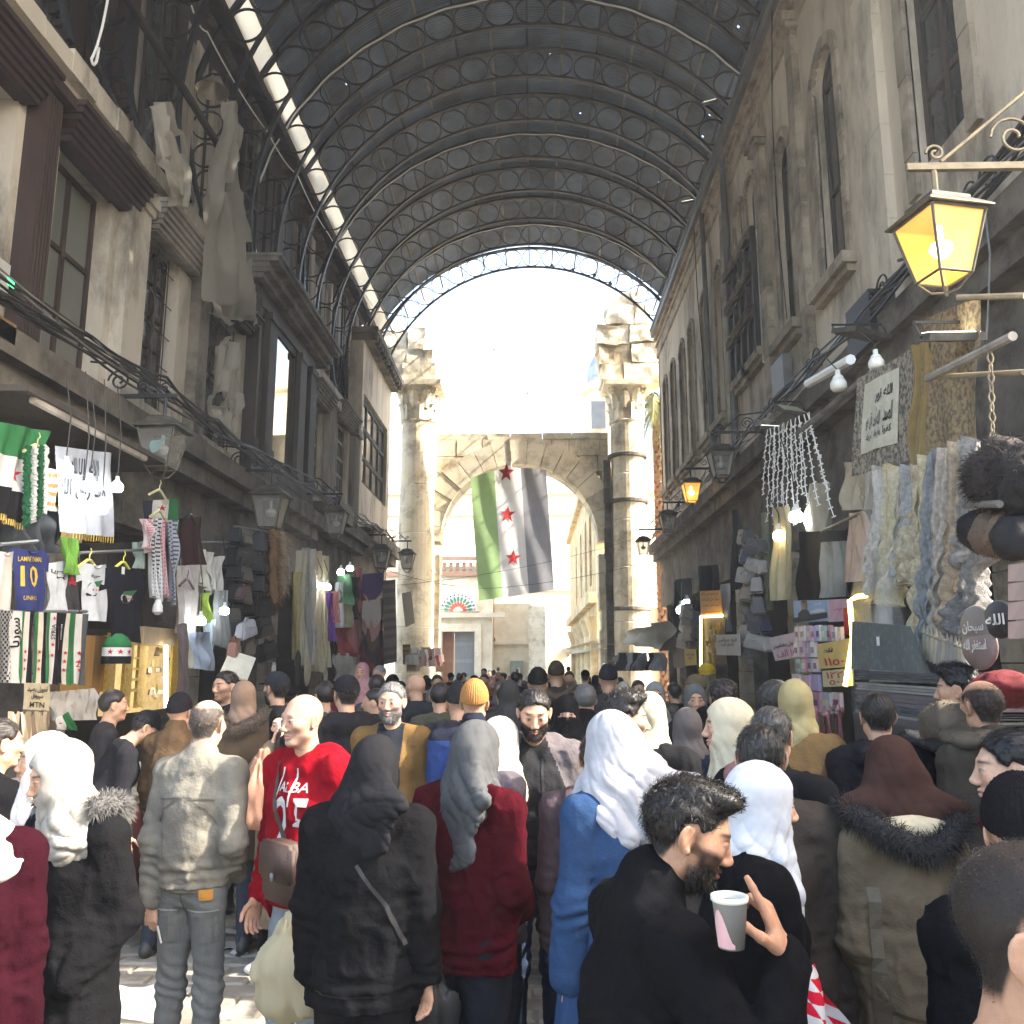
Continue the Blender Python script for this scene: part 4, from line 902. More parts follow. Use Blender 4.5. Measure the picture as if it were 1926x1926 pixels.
def person(label, px, py, y, face, group=None, z_top=None, fem=False, build=1., lod=0, hair=None, hair_col=(.02, .016, .014), hijab=None, cap=None, top=None, legs=None, skin=SKIN, beard=0.,
           headrot=(0, 0, 0), armL=None, armR=None, reach=None, handL=None, handR=None, seed=0, lean=(0, 0), fine=None, shoes=(.03, .03, .03), x=None, brow=1., name='person', niqab=False, crop=.3, legsp=.0, extra=None, glow=None):
    """px, py: where the top of the head is in the photograph, y: distance; face: heading in degrees (0 away from the viewer, 180 towards, 90 to the left, -90 to the right)"""
    p3 = aty(px, py, y); zt = p3.z if z_top is None else z_top; x0 = p3.x if x is None else x
    cover = .02 if (hijab or cap or hair) else 0
    H = (zt - cover * .6); s = H / 1.72; y_ = p3.y
    vox = max(.0055, .0021 * y_) if lod == 0 else (.014 if lod == 1 else .024)
    hv = (.0036 if (fine if fine is not None else lod == 0) else .0065) if lod == 0 else (.008 if lod == 1 else .016)
    sw = (.134 if fem else .152) * build; hz, kz, az = .53 * 1.72, .285 * 1.72, .05 * 1.72; shz = 1.40; nz = 1.46
    lx, ly = lean
    HC = np.array([lx, ly + .035, 1.628]); HR = rotM(*[math.radians(q) for q in headrot])
    def head_to_body(V): return ((V + np.array([0, .02, .18])) * .92) @ HR.T - np.array([0, .02, .18]) + HC if len(V) else V
    sh = {q: np.array([q * sw + lx * .9, ly * .9 - .005, shz]) for q in (-1, 1)}
    A = {}
    for q, a in ((-1, armL), (1, armR)):
        e, w = a if a else ((q * .12, -.06, -1), (q * .0, .18, -1)); e = (e[0] * .62, e[1], e[2])
        if reach and q in reach:
            tx, ty, tY, pole = reach[q]; W = aty(tx, ty, tY); fr = math.radians(face); g = Matrix.Rotation(-fr, 3, 'Z') @ (W - Vector((x0, y_, 0))); tg = np.array(g) / s; l1, l2 = .285, .255; v = tg - sh[q]; dd = min(np.linalg.norm(v), l1 + l2 - .01); v = unit(v); ca = (l1 * l1 + dd * dd - l2 * l2) / (2 * l1 * dd); pl = np.array(pole, float); pl = unit(pl - v * (pl @ v)); el = sh[q] + l1 * (v * ca + pl * math.sqrt(max(0, 1 - ca * ca))); A[q] = (el, sh[q] + v * dd); continue
        el = sh[q] + unit(e) * .285 * (.95 if fem else 1); wr = el + unit(w) * .255 * (.95 if fem else 1); A[q] = (el, wr)
    def T(V): return V * s if len(V) else V
    # ---- body: head and neck, hands and the trunk inside the clothes
    parts = []; tints = []
    fineface = lod < 2
    V, F = head_solid(fem, ears=not hijab, fine=fineface).mesh(hv)
    if lod < 2:
        tn = face_tint(V, skin, hair_col, beard, brow, fem, True, seed)
        if hair in ('fade', 'bald', 'thin') or (hair and lod == 0 and hair != 'none'):   # cropped hair: scalp colour on the head itself
            w = np.clip((V[:, 2] - hairline(V[:, 1] - .006, -.085)) / .02, 0, 1) * (np.abs(V[:, 0]) < .086)
            if hair == 'bald': w = w * np.clip((((V[:, 0] / .068) ** 2 + ((V[:, 1] - .025) / .115) ** 2 + ((V[:, 2] - .112) / .10) ** 2) - .9) / .35, 0, 1)
            if hair == 'shaven': w = w * crop
            w = (w * (1.0 + (.05 if hair == 'shaven' else .22) * vnoise(V * 90, 4)))[:, None].clip(0, .985); tn = tn * (1 - w) + np.array(hair_col) * w
    else:
        tn = np.tile(np.array(skin), (len(V), 1))
        if not hijab: w = np.clip((V[:, 2] - hairline(V[:, 1], -.085)) / .02, 0, 1)[:, None]; tn = tn * (1 - w) + np.array(hair_col) * w
        if beard: w = ((V[:, 2] < -.045) & (V[:, 1] > .02))[:, None] * beard; tn = tn * (1 - w) + np.array(hair_col) * w
    if niqab:
        w = (((V[:, 2] - .004) / .016) ** 2 > 1)[:, None] * 1.; tn = tn * (1 - w) + np.array((.012, .012, .014)) * w
    parts.append((T(head_to_body(V)), F)); tints.append(tn)
    if lod < 2:
        t_ = Solid(); t_.seg((0, -.01, 1.0), (lx * .8, ly * .8 - .01, 1.36), (.10, .07), (.11, .075), .05); t_.seg(sh[-1] * .9 + np.array([0, 0, .12]), sh[1] * .9 + np.array([0, 0, .12]), .04, .04, .05)
        t_.seg((lx * .9, ly * .9 - .01, 1.36), HC + np.array([0, -.05, -.15]), .05, .05, .04)
        for q in (-1, 1):
            t_.seg(sh[q], A[q][0], .038, .033, .03); t_.seg(A[q][0], A[q][1], .033, .024, .02); t_.seg((q * .085, 0, hz), (q * .09, 0, kz), .06, .045, .04); t_.seg((q * .09, 0, kz), (q * .095, -.01, az), .042, .03, .03); t_.seg((q * .095, -.02, .04), (q * .1, .12, .03), .03, .025, .03)
        V, F = t_.mesh(.02 if lod == 0 else .03); parts.append((T(V), F)); tints.append(np.tile(np.array(skin), (len(V), 1)))
        for q, hd in ((-1, handL), (1, handR)):
            if hd == 'none': continue
            hd = dict(hd or {}); wr = A[q][1]
            if hd.pop('world', 0):
                for kk in ('d', 'n'): hd[kk] = np.array(Matrix.Rotation(-math.radians(face), 3, 'Z') @ Vector(hd[kk]))
            d = unit(hd.pop('d', unit(A[q][1] - A[q][0]))); nm = hd.pop('n', (-q, .15, 0)); hd.setdefault('curl', (.3, .4, .45, .5))
            V, F = hand_parts(wr + d * .005, d, nm, q * hd.pop('flip', 1), vox=max(.0042, vox * .72) if lod == 0 else .011, s_=.92 if fem else 1., **hd)
            parts.append((T(V), F)); tints.append(np.tile(np.array(skin) * (1.02, .97, .95), (len(V), 1)) if len(V) else np.zeros((0, 3)))
    me = np_mesh(name, [p for p in parts if len(p[0])], M['skin'], np.concatenate([t for t, p in zip(tints, parts) if len(p[0])]))
    root = link(name, me, None, (x0 - lx * s * math.cos(math.radians(face)) * 0, y_, 0)); root.rotation_euler = (0, 0, math.radians(face)); tag(root, label, 'person', group)
    def child(nm, pt, m): return link(nm, np_mesh(nm, pt, m), root)
    # ---- eyes with a glint for near faces
    if lod == 0 and hv < .005:
        for q in (-1, 1):
            mb = MB(); mb.lathe([(.0127 * math.sin(a), .0127 * math.cos(a)) for a in np.linspace(.02, math.pi - .02, 9)], 12)
            E_ = np.array(mb.v); E_ = np.stack([E_[:, 0], E_[:, 2], E_[:, 1]], 1); c = E_[:, 1] / .0127
            at_ = np.where(c[:, None] > .87, np.array([[.02, .012, .008]]), np.array([[.27, .24, .21]])); E_ = E_ + np.array([q * .031, .0757, .0035])
            fa = [f for f in mb.f if len(f) == 4]
            link('eye', np_mesh('eye', [(T(head_to_body(E_)), np.array(fa))], M['eyeball'], at_), root)
    # ---- hair, cap, hijab
    if hair and hair not in ('shaven', 'none', 'bald'):
        t = {'fade': .006, 'bald': .003, 'thin': .006, 'short': .010, 'quiff': .007, 'curly': .012, 'tall': .010}.get(hair, .01)
        V, F = hair_solid(hair, t, seed).mesh(hv if hair != 'bald' else hv)
        if len(V):
            pt = [(V, F)]
            if lod == 0:
                N = normals(V, F); fl = {'quiff': lambda p: np.stack([0 * p[:, 0] + .25, .2 + 0 * p[:, 0], .5 * (p[:, 1] > .02)], 1), 'curly': (0, 0, 0), 'tall': (0, .1, .5)}.get(hair, (0, -.7, -.9))
                hs = V[:, 2] > (hairline(V[:, 1], -.078) + .012); pt.append(fuzz(V, N, 5000 if y_ < 2.2 else 1400, {'quiff': .015, 'curly': .012, 'tall': .02, 'thin': .012}.get(hair, .013), .0007 if y_ < 2.2 else .0012, fl, .30, seed, hs, .22))
            child('hair', [(T(head_to_body(v)), f) for v, f in pt], cmat(hair_col, 'hair'))
    elif hair == 'shaven' and crop > .5 and lod == 0:
        V, F = head_solid(fem, True, False).mesh(.005); N = normals(V, F); w = (V[:, 2] > hairline(V[:, 1], -.08) + .004) & (np.abs(V[:, 0]) < .08)
        child('hair', [tuple((T(head_to_body(v)), f) for v, f in [fuzz(V, N, 16000, .003, .0003, (0, .2, -.3), .5, seed, w)])[0]], cmat(hair_col, 'hair'))
    elif hair == 'bald' and lod == 0:
        V, F = head_solid(fem, True, False).mesh(.006); N = normals(V, F); w = (V[:, 2] > hairline(V[:, 1], -.07)) & ((((V[:, 0] / .068) ** 2 + ((V[:, 1] - .04) / .105) ** 2 + ((V[:, 2] - .115) / .085) ** 2)) > 1.05)
        child('hair', [tuple((T(head_to_body(v)), f) for v, f in [fuzz(V, N, 1500, .006, .0012, (0, -.6, -.9), .3, seed, w)])[0]], cmat(hair_col, 'hair'))
    if beard > .65 and lod == 0:
        V, F = head_solid(fem, True, False).mesh(.005); N = normals(V, F)
        w = (V[:, 2] < -.05) & (V[:, 1] > .012) & (V[:, 2] > -.125) & ~((np.abs(V[:, 0]) < .024) & (np.abs(V[:, 2] + .066) < .012))
        child('beard', [tuple((T(head_to_body(v)), f) for v, f in [fuzz(V, N, 1800, .010, .0010, (0, .15, -.8), .4, seed + 9, w, .35)])[0]], cmat(hair_col, 'hair'))
    if cap:
        c = Solid(); kind = cap[0]; t = .014
        c.ell((0, -.014, .04), (.0755 + t, .096 + t, .088 + t + (.02 if kind == 'beanie' else 0)), .01)
        if kind == 'beanie': c.cut(lambda P: .028 - P[:, 2] + .12 * np.minimum(0, P[:, 1]) * -1 * 0 - P[:, 1] * -.25 - 0.0); c.disp.append(lambda P: .0025 * np.sin(np.arctan2(P[:, 0], P[:, 1] + .014) * 46))
        else: c.cut(lambda P: .036 - P[:, 2] - np.minimum(0, P[:, 1]) * -.30); c.seg((0, .10, .046), (0, .155, .034), (.066, .006), (.05, .006), .012, u=(1, 0, 0))
        V, F = c.mesh(hv * 1.2); child('hat' if kind == 'beanie' else 'cap', [(T(head_to_body(V)), F)], cmat(cap[1]))
    if hijab:
        c = Solid(); hj = dict(col=(.8, .8, .78), back=None, front=.26, open=1., oz=0., wide=.0, fold=.0095, side=0.); hj.update(hijab)
        c.ell((0, -.014, .030), (.088, .112, .108), .01); c.ell((0, .012, -.05), (.080, .078, .075), .04)
        c.seg((0, -.012, -.07), (0, -.03, -.175), (.076, .076), (.095, .09), .05); c.seg((0, -.03, -.17), (0, -.02, -.235), (.11 + hj['wide'], .098), (.165 + hj['wide'], .12), .05)
        if hj['front']: c.seg((.0, .045, -.16), (.03 * (1 if seed % 2 else -1), .10, -.16 - hj['front']), (.085, .035), (.05, .018), .06, u=(1, 0, 0))
        if hj['back']:
            bx, by, bz, bw = hj['back']; c.seg((0, -.06, -.02), (bx * .45, by * .8, bz * .5), (.105, .05), (.15 + bw * .3, .045), .06, u=(1, -bx * 1.2, 0)); c.seg((bx * .45, by * .8, bz * .5), (bx, by, bz), (.15 + bw * .3, .045), (bw, .022), .05, u=(1, -bx * 1.2, 0))
        if not niqab: c.ell((0, .112, -.010 + hj['oz']), (.058 * hj['open'], .085, .080 * hj['open'] - hj['oz']), .008, -1)
        else: c.ell((0, .12, .004), (.055, .07, .018), .006, -1)
        fa = hj['fold']
        def hfold(P, fa=fa, sd=seed):
            low = np.clip((-.01 - P[:, 2]) / .12, .22, 1); ang = np.arctan2(P[:, 0], P[:, 1]); wv = vnoise(P * 6, sd); tt = ang * 2.6 + P[:, 2] * (16 if sd % 2 else -16) + wv * 1.6
            r1 = np.abs(np.sin(tt * 1.5)) ** .55; t2 = ang * 3.1 - P[:, 2] * 22 + 2 * vnoise(P * 9, sd + 4); r2 = np.abs(np.sin(t2 * 1.2)) ** .6
            t3 = ang * 5.3 + P[:, 2] * (41 if sd % 3 else -37) + 2.4 * vnoise(P * 13, sd + 6); r3 = np.abs(np.sin(t3 * 1.3)) ** .5
            return fa * low * (1.15 * (.62 - r1) + .7 * (.6 - r2) + .38 * (.6 - r3)) - .001 * vnoise(P * 60, sd)
        c.disp.append(hfold); V, F = c.mesh(max(hv, vox * .85) if lod == 0 else hv * 1.3); child('headscarf', [(T(head_to_body(V)), F)], cmat(hj['col'], 'cloth', bump=.12, bscale=400))
    # ---- clothes
    tp = dict(col=(.03, .03, .035), hem=.93, t=.014, fold=.015, flare=0., sleeve=1., hood=None, fur=None, collar=None, slim=1., kind='cloth', name='jacket', puff=0., yoke=None, belt=0); tp.update(top or {})
    t = tp['t']; b = build * tp['slim'] * .90; c = Solid(); hem = tp['hem']; fl = tp['flare']
    wst = (.13 if fem else .142) * b + t; chd = (.105 if fem else .115) * (.5 + .5 * b) + t
    c.seg((0, -.005, min(hem, 1.0) + .0), (0, -.005, 1.10), ((.152 * b + t + fl) if hem < .9 else .146 * b + t, (.112 + t + fl * .7)), (wst, chd - .01), .06); c.seg((0, -.005, 1.10), (lx * .7, ly * .7 - .005, 1.28), (wst, chd - .008), (.15 * b + t, chd), .06)
    c.seg((lx * .7, ly * .7 - .005, 1.27), (lx * .85, ly * .85 - .012, 1.38), (.145 * b + t, chd), (.13 * b + t * .6, .085), .05)
    for q in (-1, 1):
        el, wr = A[q]; ue = .053 * (.8 + .2 * b) + t * .7; le = .042 + t * .7; we = .031 + t * .65
        c.seg((lx * .9 + q * .04, ly * .9 - .02, nz - .02), sh[q] + np.array([0, 0, .005]), .055 + t * .4, ue, .05); c.seg(sh[q], el, ue, le, .035)
        wl_ = el + (wr - el) * (.97 * tp['sleeve']); c.seg(el, wl_, le + tp['puff'] * .5, we + tp['puff'], .03)
        if tp['puff']: c.seg(wl_, wr, we + tp['puff'] * .6, .034, .02)
    if tp['collar']: c.seg((lx, ly - .02, nz - .03), (lx, ly - .004, nz + tp['collar']), (.074, .074), (.070, .072), .02)
    if tp['hood']:
        c.seg((-.10, -.07 + ly, nz - .01), (0, -.125 + ly, nz - .035), .045, .055, .04); c.seg((.10, -.07 + ly, nz - .01), (0, -.125 + ly, nz - .035), .045, .055, .04); c.seg((-.09, -.03, nz + .01), (-.055, .055, nz - .05), .036, .03, .03); c.seg((.09, -.03, nz + .01), (.055, .055, nz - .05), .036, .03, .03)
        c.seg((0, -.12, nz - .03), (0, -.14, nz - .17), (.10, .035), (.05, .02), .05, u=(1, 0, 0))
    fa = tp['fold']
    def cfold(P):
        x_, z_ = P[:, 0], P[:, 2]; arm = np.zeros(len(P)); ring = np.zeros(len(P))
        for q in (-1, 1):
            el, wr = A[q]; de = np.linalg.norm(P - el, axis=1); w = np.exp(-(de / .11) ** 2); dw = np.linalg.norm(P - wr, axis=1); w2 = np.exp(-(dw / .10) ** 2) * .8; ax_ = (P - el) @ unit(wr - sh[q]); ring += (w + w2) * np.sin(ax_ * 120 + 2.5 * vnoise(P * 14, seed + q)); arm = np.maximum(arm, w)
        big = fold_noise(P, fa, 9., seed, (1.1, 1.1, .45)); small = fold_noise(P, fa * .45, 19., seed + 7, (1, 1, .8)); low = np.clip((1.15 - z_) / .15, 0, 1) * (np.abs(x_) < .3)
        hr = 0 if hem < .8 else fa * .4 * np.exp(-((z_ - hem - .07) / .06) ** 2) * np.sin(z_ * 130 + 3 * vnoise(P * 10, seed + 2))
        return big * (.55 + .45 * low) + small - fa * .22 * ring - hr
    if fa: c.disp.append(cfold)
    c.cut(lambda P: np.where((np.abs(P[:, 0]) < 5), hem - P[:, 2], -1) if not any(A[q][1][2] < hem + .05 for q in (-1, 1)) else np.where(sleeve_mask(P, A, tp['puff']), -1., hem - P[:, 2]))
    if hem < .75:   # long skirts of a coat
        c.seg((0, -.005, hem - .02), (0, -.005, 1.0), (.152 * b + t + fl * 1.2, .12 + t + fl), (.15 * b + t + fl * .3, .112 + t), .06)
    V, F = c.mesh(vox); jk = child(tp['name'], [(T(V), F)], cmat(tp['col'], tp['kind']))
    if tp.get('split'):
        cc = V[F].mean(1); w = tp['split'][0](cc, A).astype(np.int32); jk.data.materials.append(cmat(tp['split'][1], tp['kind'])); jk.data.polygons.foreach_set('material_index', w)
    if tp['hem'] > .85 and lod == 0 and tp.get('band', 1):
        c2 = Solid(); c2.seg((0, -.005, hem - .005), (0, -.005, hem + .035), (.146 * b + t, .108 + t * .8), (.148 * b + t, .11 + t * .8), .02)
        c2.cut(lambda P: np.maximum(hem - .02 - P[:, 2], P[:, 2] - hem - .045)); V, F = c2.mesh(vox); link('waistband', np_mesh('waistband', [(T(V), F)], cmat(tuple(q * .9 for q in tp['col']), tp['kind'])), jk)
    if tp['fur']:
        fs = Solid(); rr = .15 if tp['fur'] == 'down' else .12; up = .015
        for i in range(20):
            a0, a1 = [math.pi * (-.62 + 1.24 * k / 20) - math.pi / 2 for k in (i, i + 1)]
            def rim(a): return (rr * 1.12 * math.cos(a), rr * math.sin(a) * .95 - .012, nz + up - .055 * max(0, -math.sin(a)) ** 2 + .035 * abs(math.cos(a)))
            fs.seg(rim(a0), rim(a1), .030, .030, .01)
        V, F = fs.mesh(.012 if lod == 0 else .02); N = normals(V, F)
        pt = [(V, F), fuzz(V, N, 5200 if lod == 0 else 900, .030, .0011 if lod == 0 else .002, (0, 0, -.15), .55, seed)]
        link('fur_trim', np_mesh('fur_trim', [(T(v), f) for v, f in pt], cmat(tp.get('furcol', (.12, .11, .10)), 'fur', rnd=0, scale=55)), jk)
        if tp.get('lining'):
            ls = Solid(); ls.seg((-.08, -.055, nz - .005), (.08, -.055, nz - .005), .035, .035, .03); ls.ell((0, -.09, nz + .008), (.115, .055, .045), .03); V, F = ls.mesh(.012); link('hood_lining', np_mesh('hood_lining', [(T(V), F)], cmat(tp['lining'], 'fur')), jk)
    lg = dict(col=(.03, .035, .05), kind='trousers', fold=.007, w=1., flare=.0); lg.update(legs or {})
    if lod < 2 or True:
        c = Solid(); ft = lg['fold']; w = lg['w'] * (.9 + .1 * build)
        if lg['kind'] == 'trousers':
            c.seg((0, -.01, hz + .03), (0, -.01, 1.06), (.128 * build, .105), (.118 * build, .09), .05)
            for q in (-1, 1):
                kx = q * (.09 + legsp); c.seg((q * .072, -.012, hz), (kx, .012, kz), .086 * w, .062 * w + lg['flare'] * .3, .03); c.seg((kx, .012, kz), (q * (.095 + legsp * 1.3), -.01, .075), .062 * w + lg['flare'] * .3, .05 * w + lg['flare'], .03)
            if ft:
                def lf_(P):
                    kn = np.exp(-((P[:, 2] - kz) / .14) ** 2) + 1.3 * np.exp(-((P[:, 2] - .14) / .10) ** 2) + .6 * np.exp(-((P[:, 2] - hz + .06) / .06) ** 2)
                    return fold_noise(P, ft * .7, 11, seed + 11, (1, 1, .5)) - ft * .4 * kn * np.sin(P[:, 2] * 115 + P[:, 0] * 40 + 3 * vnoise(P * 12, seed + 4))
                c.disp.append(lf_)
        else:
            c.seg((0, -.005, .10), (0, -.005, 1.02), (.25 + lg['flare'], .22 + lg['flare']), (.155 * build + .015, .125), .03); c.cut(lambda P: .06 - P[:, 2])
            ns = 14
            c.disp.append(lambda P: -(.011 + .014 * np.clip((1.0 - P[:, 2]) / .9, 0, 1)) * np.sin(np.arctan2(P[:, 0], P[:, 1]) * ns + 2.2 * vnoise(P * np.array([3, 3, 1.2]), seed)))
        V, F = c.mesh(vox * (1.1 if lod == 0 else 1.2)); child('trousers' if lg['kind'] == 'trousers' else 'skirt', [(T(V), F)], cmat(lg['col'], lg.get('mat', 'cloth')))
        if lod == 0:
            for q in (-1, 1):
                c = Solid(); fx = q * (.097 + legsp * 1.3); c.seg((fx, -.045, .045), (fx + q * .012, .14, .032), (.040, .042), (.040, .026), .03, u=(1, 0, 0)); c.seg((fx, -.03, .05), (fx, -.02, .10), .040, .042, .02); c.cut(lambda P: -P[:, 2]); V, F = c.mesh(.012); child('shoe', [(T(V), F)], cmat(shoes, 'leather'))
    PEOPLE[label] = (root, s, A, HC)
    return root
def sleeve_mask(P, A, puff=0):
    m = np.zeros(len(P), bool)
    for q in (-1, 1):
        el, wr = A[q]; t = wr - el; h = np.clip(((P - el) @ t) / (t @ t), -.1, 1.3); d = np.linalg.norm(P - (el + h[:, None] * t), axis=1); m |= (d < .085 + puff) & (h > -.05)
    return m
M['eyeball'] = M['skin'].copy(); M['eyeball'].name = 'eyeball'
_b = M['eyeball'].node_tree.nodes['Principled BSDF']; _b.inputs['Roughness'].default_value = .08; _b.inputs['Subsurface Weight'].default_value = 0; _b.inputs['Specular IOR Level'].default_value = .6
# ================================================================== lamps, cables, wares
def emat(name, col, st): return mat(name, col, emit=col, estr=st, rough=.4)
M['bulb_on'] = emat('lit_led_bulb', (.93, .97, 1.0), 8.); M['bulb_warm'] = emat('lit_warm_bulb', (1.0, .78, .40), 5.); M['bulb_off'] = mat('unlit_bulb', (.72, .72, .66), rough=.25, spec=.5)
M['amber'] = mat('amber_lantern_glass', (.75, .48, .12), (.62, .36, .08), scale=3, rough=.25, emit=(1.0, .45, .07), estr=.13, alpha=.72)
M['clearpane'] = mat('dusty_lantern_glass', (.30, .28, .25), (.20, .19, .17), scale=4, rough=.3, spec=.5, alpha=.5)
M['lampmetal'] = mat('old_lantern_metal', (.05, .05, .045), (.11, .10, .075), scale=7, rough=.6, metal=.3, bump=.1)
M['brass'] = mat('weathered_bracket_paint', (.30, .245, .15), (.17, .135, .09), scale=6, rough=.6, metal=.2, bump=.1)
M['gold'] = mat('gold_thread', (.55, .38, .08), (.38, .25, .05), scale=30, rough=.4, metal=.5)
M['clear'] = mat('clear_plastic_wrap', (.85, .87, .88), rough=.12, spec=.6, alpha=.09, bump=.5, bscale=16)
def scroll(b, c, r, dirv, turns=1.6, th=.012, flip=1):
    d = Vector(dirv).normalized(); pts = []
    for i in range(28):
        a = turns * 2 * math.pi * i / 27; rr = r * (1 - .8 * i / 27); pts.append(Vector(c) + d * (rr * math.cos(a) * flip) + Vector((0, 0, 1)) * (rr * math.sin(a)))
    b.tube(pts, th, 5)
def lantern(label, px, py, X, w, lit, wall, up=.0, metal='lampmetal', bm='iron', arm=.0, group='street lanterns on wall brackets', turn=0.):
    c = atx(px, py, X); t = thing('street_lantern', label, 'lantern', (c.x, c.y, c.z), group)
    h = w * 1.05; a, bt = w / 2, w * .30
    cs = math.cos(turn); sn = math.sin(turn)
    def q(x, y, z): return (c.x + x * cs - y * sn, c.y + x * sn + y * cs, c.z + z)
    cor = [(-1, -1), (1, -1), (1, 1), (-1, 1)]
    f = MB()
    for i in range(4):
        (x, y), (x2, y2) = cor[i], cor[(i + 1) % 4]
        f.tube([q(x * a, y * a, h / 2), q(x * bt, y * bt, -h / 2)], w * .028, 5); f.tube([q(x * a, y * a, h / 2), q(x2 * a, y2 * a, h / 2)], w * .03, 5); f.tube([q(x * bt, y * bt, -h / 2), q(x2 * bt, y2 * bt, -h / 2)], w * .025, 5)
        f.tube([q(x * bt, y * bt, -h / 2), q(x * bt * .5, y * bt * .5, -h * .72), q(0, 0, -h * .76)], w * .022, 5)
    f.build('frame', M[metal], t)
    r = MB(); o = w * .60
    r.v = [q(x * o, y * o, h / 2 + w * .02) for x, y in cor] + [q(x * o, y * o, h / 2 + w * .05) for x, y in cor] + [q(x * w * .36, y * w * .36, h / 2 + w * .26) for x, y in cor] + [q(x * w * .36, y * w * .36, h / 2 + w * .31) for x, y in cor] + [q(x * w * .12, y * w * .12, h / 2 + w * .40) for x, y in cor]
    r.f = [(k * 4 + i, k * 4 + (i + 1) % 4, k * 4 + 4 + (i + 1) % 4, k * 4 + 4 + i) for k in range(4) for i in range(4)] + [(16, 17, 18, 19), (3, 2, 1, 0)]; r.mi = [0] * len(r.f)
    rf = r.build('roof', M[metal], t)
    if w > .4 and lit:
        for i in range(4):
            (x, y), (x2, y2) = cor[i], cor[(i + 1) % 4]; g = MB()
            for k in range(4):
                u0, u1 = k / 4, (k + 1) / 4; e = .37 * w; z0 = h / 2 + w * .31
                p0 = [x + (x2 - x) * u0, y + (y2 - y) * u0]; p1 = [x + (x2 - x) * u1, y + (y2 - y) * u1]; pm_ = [(p0[0] + p1[0]) / 2, (p0[1] + p1[1]) / 2]
                g.add([q(p0[0] * e, p0[1] * e, z0), q(p1[0] * e, p1[1] * e, z0), q(pm_[0] * e * 1.06, pm_[1] * e * 1.06, z0 + w * .09)], [(0, 1, 2)])
            g.build('roof_crest', M['brass'], rf)
    for i in range(4):
        (x, y), (x2, y2) = cor[i], cor[(i + 1) % 4]; g = MB(); k = .96
        g.add([q(x * a * k, y * a * k, h / 2), q(x2 * a * k, y2 * a * k, h / 2), q(x2 * bt * k, y2 * bt * k, -h / 2), q(x * bt * k, y * bt * k, -h / 2)], [(0, 1, 2, 3)]); g.build('pane', M['amber' if lit else 'clearpane'], t)
    g = MB(); g.lathe([(.01, -.10 * w), (.10 * w, -.09 * w), (.19 * w, .02 * w), (.17 * w, .12 * w), (.05 * w, .2 * w), (.05 * w, .45 * w)], 12, (c.x, c.y, c.z - .05 * w)); g.build('bulb', M['bulb_warm' if lit else 'bulb_off'], t)
    if wall is not None:
        s = 1 if wall > X else -1; zt = h / 2 + w * .40 + .02 + up; b = MB(); ex = c.x - s * (.12 + arm); b.box(min(ex, wall), max(ex, wall), c.y - .018, c.y + .018, c.z + zt + .1, c.z + zt + .145); b.tube([q(0, 0, h / 2 + w * .38), (c.x, c.y, c.z + zt + .11)], .018, 6)
        L_ = abs(wall - c.x); b.tube([(wall - s * .02, c.y, c.z + zt + .15 + .42 * L_), (c.x + s * .45 * L_, c.y, c.z + zt + .15 + .36 * L_), (c.x + s * .05, c.y, c.z + zt + .16)], .014, 5)
        scroll(b, (c.x + s * .60 * L_, c.y, c.z + zt + .15 + .17 * L_), .14 * L_, (s, 0, 0), 1.7, .012); scroll(b, (c.x + s * .30 * L_, c.y, c.z + zt + .15 + .10 * L_), .085 * L_, (s, 0, 0), 1.5, .010, -1); scroll(b, (c.x + s * .02, c.y, c.z + zt + .22), .06, (s, 0, 0), 1.3, .010, -1)
        b.build('bracket', M[bm], t)
    return t
lantern('big lit amber lantern on a scrolled bracket at the upper right', 1770, 468, 2.55, .37, True, XR, .07, bm='brass', turn=.22, arm=.05)
lantern('smaller lit amber lantern farther down the right wall', 1300, 927, 3.35, .36, True, XR, .05)
lantern('unlit lantern with a visible bulb just above the lit one, right wall', 1356, 874, 3.45, .42, False, XR, .08)
lantern('small black lantern hanging in front of the right column', 1256, 985, 3.5, .40, False, XR, .05)
lantern('lowest and farthest lantern of the right wall, against the pale column', 1210, 1030, 3.15, .36, False, XR, .05)
lt = lantern('left lantern with a painted turquoise map shaped reflection in its glass', 305, 846, -4.05, .40, False, XL, .10)
lantern('left lantern above the row of black bags', 509, 964, -4.05, .46, False, XL, .10)
lantern('dark lantern under the corner house, third on the left wall', 632, 985, -4.1, .42, False, XL, .1)
lantern('wide pale lantern above the poncho stall, fourth on the left', 717, 1052, -4.1, .46, False, XL + .2, .1)
lantern('farthest left lantern, against the pale left column', 766, 1056, -3.95, .44, False, XL + .2, .1)
# map-shaped teal reflection in the left lantern, painted as a thin plate
c = lt.location; b = MB(); pts = [(-.5, -.1), (-.3, -.5), (.05, -.35), (.55, .5), (.2, .35), (-.1, .3), (-.45, .25)]
b.prism([(u * .17, v * .19) for u, v in pts], lambda u, v, d: (c.x + u, c.y - .125 + d + v * .1, c.z + v + .02), 0, .004); b.build('painted_reflection', mat('turquoise_reflection_paint', (.30, .62, .62), rough=.6), lt)
